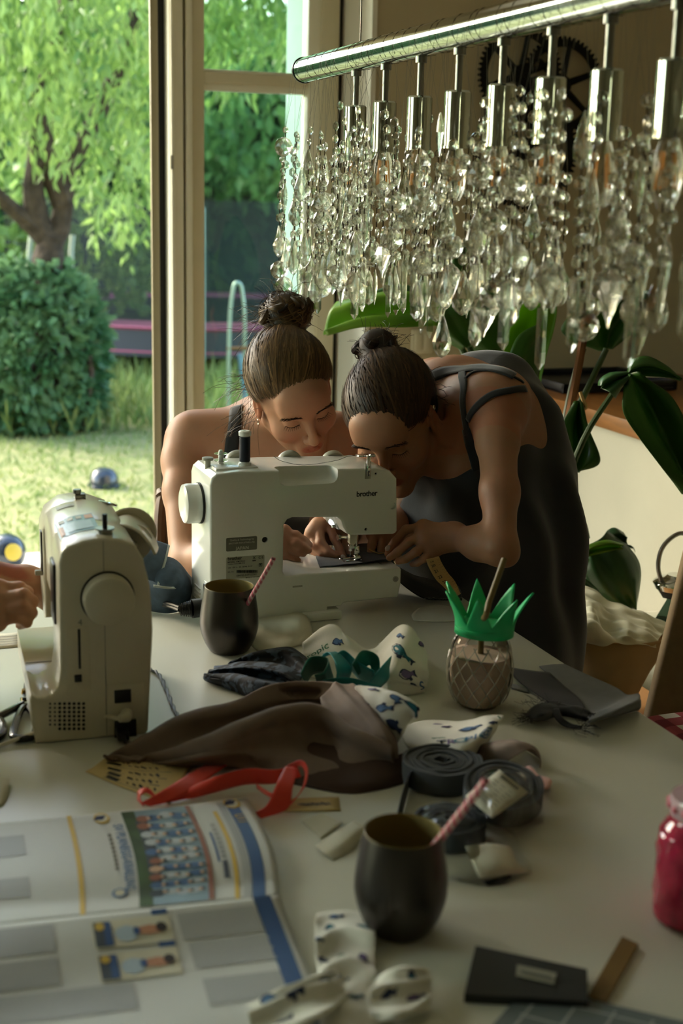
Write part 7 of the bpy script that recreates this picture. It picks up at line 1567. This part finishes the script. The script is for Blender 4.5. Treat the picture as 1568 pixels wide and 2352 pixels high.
for q in (-.1, .1): FT.path([PV + [q, 0, 0], np.array([.84 + q * 1.2, 2.62, .54]), np.array([.84 + q * 1.3, 2.44, .52]), np.array([.84 + q * 1.3, 2.46, .10])], [.13, .09, .075, .055], .04)
FT.build('trousers', 'black_jersey', wa)
for q in (-.13, .13): MB().sphere((.84 + q, 2.41, .045), (.045, .11, .045)).build('shoe', 'blackplastic', wa, world=True)

# ---------------------------------------------------------------- woman in the dark dress
HB = Head(W(904, 964, 2.545), (-.27, -.73, .63), (-.34, .60, .72))
wb_ = thing('person', 'woman with dark brown bun and dark sleeveless dress leaning in from the right', 'person', (*W(1200, 1235, 2.72)[:2], 0))
FB = Field((.78, 1.90, .62), (1.62, 2.95, 1.42), .003)
SL, SR = W(1140, 925, 2.52), W(1000, 900, 2.80); NBb = W(1045, 925, 2.70); CHb = W(1120, 985, 2.68); WAb = W(1195, 1090, 2.72); HPb = W(1200, 1235, 2.72)
HB.carve(FB)
FB.path([HB.p(0, -.03, -.04), W(1000, 912, 2.66), NBb], [.050, .044, .055], .02)
FB.rc(NBb, SL, .062, .055, .05); FB.rc(NBb, SR, .06, .055, .05); FB.path([NBb, CHb, WAb, HPb], [.08, .092, .085, .095], .06); FB.rc(SL + camv(-.01, -.03, -.03), CHb, .06, .09, .05); FB.rc(SR, CHb, .06, .09, .05)
FB.el(W(1125, 905, 2.58), np.stack([CR, CU, -CF], 1), (.072, .048, .07), .04)          # shoulder blade and muscle
for q in ((1015, 1045, 2.62), (1062, 1062, 2.56)): FB.el(W(*q), np.eye(3), (.052, .052, .058), .04)
ELb, WRb = W(1148, 1258, 2.34), W(1042, 1232, 2.42)
FB.path([SL, W(1142, 1010, 2.46), W(1147, 1130, 2.39), ELb], [.046, .036, .031, .028], .025); FB.rc(ELb, W(1166, 1276, 2.335), .026, .017, .012); FB.path([ELb, W(1100, 1248, 2.375), WRb], [.029, .028, .0205], .02)
kB = P3((972, 1210, 2.44), (972, 1228, 2.425), (980, 1246, 2.42), (992, 1266, 2.42))
fingers(FB, WRb, kB, [P3((972, 1210, 2.44), (932, 1216, 2.44), (907, 1244, 2.445), (891, 1264, 2.45)), P3((972, 1228, 2.425), (938, 1246, 2.42), (913, 1268, 2.43), (894, 1281, 2.44)), P3((980, 1246, 2.42), (954, 1268, 2.41), (931, 1284, 2.42), (914, 1290, 2.43)), P3((992, 1266, 2.42), (974, 1284, 2.41), (958, 1293, 2.42), (946, 1296, 2.43))], thumb=P3((1020, 1215, 2.45), (965, 1222, 2.475), (925, 1245, 2.475), (892, 1272, 2.465)))
ERb, WR2 = W(985, 1125, 2.84), W(905, 1205, 2.62)
FB.path([SR, ERb], [.052, .038], .025); FB.path([ERb, WR2], [.038, .026], .018)
fingers(FB, WR2, P3((858, 1228, 2.545), (880, 1226, 2.55), (896, 1232, 2.56), (908, 1240, 2.57)), [P3((858, 1228, 2.545), (853, 1254, 2.525), (851, 1272, 2.515), (850, 1284, 2.51)), P3((880, 1226, 2.55), (878, 1256, 2.525), (873, 1276, 2.515), (868, 1288, 2.508)), P3((896, 1232, 2.56), (896, 1258, 2.54), (890, 1276, 2.53), (885, 1287, 2.525)), P3((908, 1240, 2.57), (909, 1262, 2.55), (904, 1276, 2.545), (900, 1286, 2.54))])
FB.build('body', 'skin', wb_, skincol(SKIN_B, HB))
HB.face_hair(FB, wb_, 'hair_dark')
BB = HB.loc(W(866, 802, 2.57)); hB = HB.hair(FB, .30, 1.5); hB.el(HB.p(*BB), HB.R, (.037, .037, .035), .02); hB.rc(HB.p(*(BB * .62)), HB.p(*BB), .034, .031, .02)
hr = hB.build('hair', 'hair_dark', wb_); hairmesh('hair_strands', HB.strands(3200, BB * .75, 15), lin('#35220f'), 'hair_strand', hr); hairmesh('bun_strands', HB.bun(BB, .044, 560, 16), lin('#35220f'), 'hair_strand', hr)
for k in range(5):
    a = k * 1.25; c = HB.p(*(BB + [.024 * math.cos(a), .01 * math.sin(a * 1.3), .02 * math.sin(a)])); q = [c + HB.R @ (np.array([math.cos(a + t) * .018, math.sin(t * 1.7) * .014, math.sin(a + t) * .018])) for t in np.linspace(0, 3, 7)]
    MB().tube(chain(q, 16), np.sin(np.linspace(.25, 2.9, 16)) * .011, 9).build('hair_lock', 'hair_dark', hr, world=True)
flyaway(HB, 60, [(BB + [-.02, 0, 0], (.6, .6, .1)), (BB + [0, 0, .02], (.2, 1, .1)), ((-.07, -.05, .02), (1, .2, .1))], 17, 'hair_dark', hr, .045)
for q, rr_ in (((-.0795, .0, -.046), .0075), ((-.081, -.012, .014), .005)): MB().lathe([(rr_ * .8, -.001), (rr_, 0), (rr_ * .8, .001), (rr_ * .6, 0)], 20, frame(HB.p(*q), HB.y, HB.z), closed=True).build('earring', 'earring', wb_, world=True)
# dress: a loose bodice hanging from the back, open at shoulder and neck, with a long skirt
FD = Field((.86, 1.86, .02), (1.72, 3.0, 1.42), .0055)
FD.path([W(1015, 890, 2.78), W(1080, 884, 2.76), W(1140, 902, 2.72), W(1176, 985, 2.71), W(1198, 1100, 2.72), HPb], [.045, .058, .072, .092, .104, .110], .035)
FD.path([W(1045, 985, 2.70), W(1100, 1060, 2.66), W(1150, 1180, 2.66)], [.09, .10, .10], .05)
FD.path([W(990, 1095, 2.62), W(1010, 1180, 2.64), W(1030, 1300, 2.70)], [.046, .066, .08], .04); FD.path([W(1080, 1100, 2.58), W(1090, 1200, 2.60), W(1100, 1330, 2.70)], [.06, .07, .09], .05)
FD.path([HPb, HPb * [1, 1, 0] + [-.01, 0, .62], HPb * [1, 1, 0] + [.0, .0, .10]], [.115, .125, .17], .05)
FD.rc(W(1020, 1250, 2.70), W(1110, 1400, 2.74), .075, .10, .06)
X_, Y_, Z_ = [FD.lo[k] + FD.h * np.arange(FD.n[k]) for k in range(3)]; X_, Y_, Z_ = X_[:, None, None], Y_[None, :, None], Z_[None, None, :]
FD.a += (.0085 * np.sin(X_ * 52 + Z_ * 9 + 2 * np.sin(Y_ * 9)) * np.clip((1.15 - Z_) / .2, .15, 1) + .004 * np.sin(Y_ * 60 + Z_ * 14 + X_ * 25)).astype(np.float32)
RC_ = np.stack([CR, CU, -CF], 1)
FD.el(W(1105, 925, 2.44), RC_, (.072, .052, .19), .008, 'sub')       # open shoulder blade
FD.el(W(1163, 945, 2.40), RC_, (.050, .052, .19), .008, 'sub')       # arm hole
FD.el(W(1025, 985, 2.48), RC_, (.066, .088, .15), .012, 'sub')       # neck opening
FD.rc(W(1145, 975, 2.42), W(1147, 1100, 2.38), .05, .05, .012, 'sub')
FD.build('dress', 'dress_cloth', wb_)
strap(FB, [(992, 866), (1040, 852), (1090, 846), (1140, 850), (1180, 866)], 2.2, 3.0, .03, 'dress_cloth', wb_, 'dress_edge')
strap(FB, [(1064, 846), (1066, 880), (1064, 920), (1068, 960), (1076, 1000)], 2.2, 3.0, .016, 'dress_cloth', wb_)
strap(FB, [(1076, 965), (1095, 935), (1130, 908), (1170, 898), (1206, 894)], 2.2, 3.0, .013, 'black_jersey', wb_)
strap(FB, [(1068, 872), (1090, 856), (1120, 852), (1160, 862), (1200, 880)], 2.2, 3.0, .006, 'black_jersey', wb_)
strap(FB, [(1072, 985), (1082, 1020), (1090, 1055), (1095, 1080)], 2.2, 3.0, .022, 'dress_cloth', wb_)
for x, y in ((HPb[0] - .07, HPb[1]), (HPb[0] + .07, HPb[1])): MB().sphere((x, y - .04, .04), (.045, .11, .04)).build('shoe', 'blackplastic', wb_, world=True)
mat('nail', '#b9a9a6', .15, coat=.5)
for p_, d_ in ((W(890, 1259, 2.438), camv(-.5, -.8, .2)), (W(788, 1281, 2.468), camv(.4, -.9, .1)), (W(851, 1282, 2.500), camv(0, -1, .1)), (W(869, 1285, 2.499), camv(-.1, -1, .1))):
    own = wa if p_[0] < .93 and abs(proj(p_)[0] - 788) < 5 else wb_; M_ = frame(p_, d_, camv(1, 0, 0)); mb = MB().sphere((0, 0, 0), (.0062, .0045, .0016), 12, 8); mb.V = [tuple(M_ @ Vector(v)) for v in mb.V]; mb.build('fingernail', 'nail', own, world=True)
# yellow thread pinched between the fingers
o = MB().tube(chain(P3((846, 1260, 2.495), (856, 1266, 2.49), (870, 1271, 2.48), (884, 1270, 2.465), (896, 1272, 2.455)), 14), .0009, 6).build('yellow_thread', mat('thread_yellow', '#a8802c', .6)); tag(o, 'short yellow thread held between thumb and finger by the needle', 'thread')

# ---------------------------------------------------------------- third person, hands only in view at the left
wc3 = thing('person', 'person at the left edge of whom only two hands at the ivory machine show', 'person', (-.5, 1.95, 0))
FC = Field((-.78, 1.60, .60), (.42, 2.45, 1.52), .0035)
HC = Head(np.array([-.42, 1.98, 1.32]), (1, -.3, .1), (.3, 1, 0)); HC.y = nrm([.9, .1, -.45]); HC.z = nrm(np.array([.45, .02, .9]) - HC.y * (np.array([.45, .02, .9]) @ HC.y)); HC.x = np.cross(HC.y, HC.z); HC.R = np.stack([HC.x, HC.y, HC.z], 1)
HC.carve(FC); S1c, S2c, Nc = np.array([-.50, 1.80, 1.10]), np.array([-.50, 2.16, 1.10]), np.array([-.50, 1.98, 1.16])
FC.path([HC.p(0, -.03, -.045), Nc], [.05, .056], .03); FC.rc(S1c, S2c, .055, .055, .05); FC.path([Nc, np.array([-.53, 1.98, .95]), np.array([-.55, 1.98, .66])], [.08, .12, .13], .06)
wr1 = W(20, 1400, 1.98); wr2 = W(48, 1345, 2.10)
e1_ = np.array([-.30, 1.72, .84]); e2_ = np.array([-.28, 2.30, .86])
wr1 = W(-70, 1405, 1.97)
FC.path([S1c, e1_, wr1], [.05, .04, .027], .025); FC.path([S2c, e2_, W(-40, 1345, 2.10), W(58, 1340, 2.11)], [.05, .04, .036, .029], .025)
fingers(FC, wr1, P3((0, 1352, 1.97), (2, 1378, 1.955), (0, 1404, 1.95), (-6, 1430, 1.955)), [P3((0, 1350, 1.97), (45, 1350, 1.965), (62, 1360, 1.985), (50, 1372, 2.0)), P3((2, 1376, 1.955), (55, 1366, 1.945), (74, 1382, 1.965), (58, 1392, 1.985)), P3((0, 1402, 1.95), (52, 1392, 1.94), (72, 1408, 1.96), (55, 1416, 1.98)), P3((-6, 1428, 1.955), (40, 1418, 1.945), (62, 1430, 1.96), (46, 1436, 1.98))], rf=(.0098, .0094, .009, .008))
fingers(FC, W(58, 1340, 2.11), P3((118, 1330, 2.12), (120, 1345, 2.105), (120, 1362, 2.10), (116, 1378, 2.105)), [P3((118, 1330, 2.12), (150, 1345, 2.12), (165, 1365, 2.115), (170, 1385, 2.11)), P3((120, 1345, 2.105), (152, 1358, 2.10), (166, 1378, 2.10), (170, 1395, 2.10)), P3((120, 1362, 2.10), (148, 1375, 2.10), (160, 1392, 2.10), (163, 1404, 2.10)), P3((116, 1378, 2.105), (138, 1390, 2.10), (148, 1402, 2.10), (150, 1410, 2.10))], thumb=P3((70, 1365, 2.10), (110, 1388, 2.08), (140, 1398, 2.08), (160, 1404, 2.085)))
FC.build('body', 'skin', wc3, skincol(SKIN_C, HC))
HC.hair(FC).build('hair', 'hair_light', wc3); HC.face_hair(FC, wc3, 'hair_dark')
SHc = Field((-.80, 1.62, .40), (-.2, 2.40, 1.26), .007); SHc.rc(S1c, S2c, .068, .068, .05); SHc.path([Nc - [0, 0, .05], np.array([-.53, 1.98, .95]), np.array([-.55, 1.98, .50])], [.09, .14, .155], .06); SHc.rc(S1c, S1c * .5 + e1_ * .5, .066, .058, .03); SHc.rc(S2c, S2c * .5 + e2_ * .5, .066, .058, .03)
mat('shirt_grey', '#6a6c66', .85); SHc.build('shirt', 'shirt_grey', wc3)
TRc = Field((-.85, 1.70, 0), (.1, 2.3, .68), .009)
for q in (-.1, .1): TRc.path([np.array([-.55, 1.98 + q, .53]), np.array([-.2, 1.98 + q * 1.2, .53]), np.array([-.18, 1.98 + q * 1.2, .08])], [.12, .085, .05], .04)
TRc.build('trousers', 'black_jersey', wc3)
for q in (-.12, .12): MB().sphere((-.13, 1.98 + q, .04), (.11, .045, .04)).build('shoe', 'blackplastic', wc3, world=True)
c3 = thing('dining_chair', 'wooden chair under the person at the left, outside the picture edge', 'chair', (-.55, 1.98, 0))
MB().box((-.78, 1.77, .40), (-.34, 2.19, .43), .01).build('seat', 'chair_wood', c3, world=True); MB().box((-.80, 1.78, .43), (-.77, 2.18, .9), .01).build('backrest', 'chair_wood', c3, world=True)
for x in (-.76, -.37):
    for y in (1.79, 2.16): MB().cyl((x, y, 0), (x, y, .4), .016, n=8).build('leg', 'chair_wood', c3, world=True)
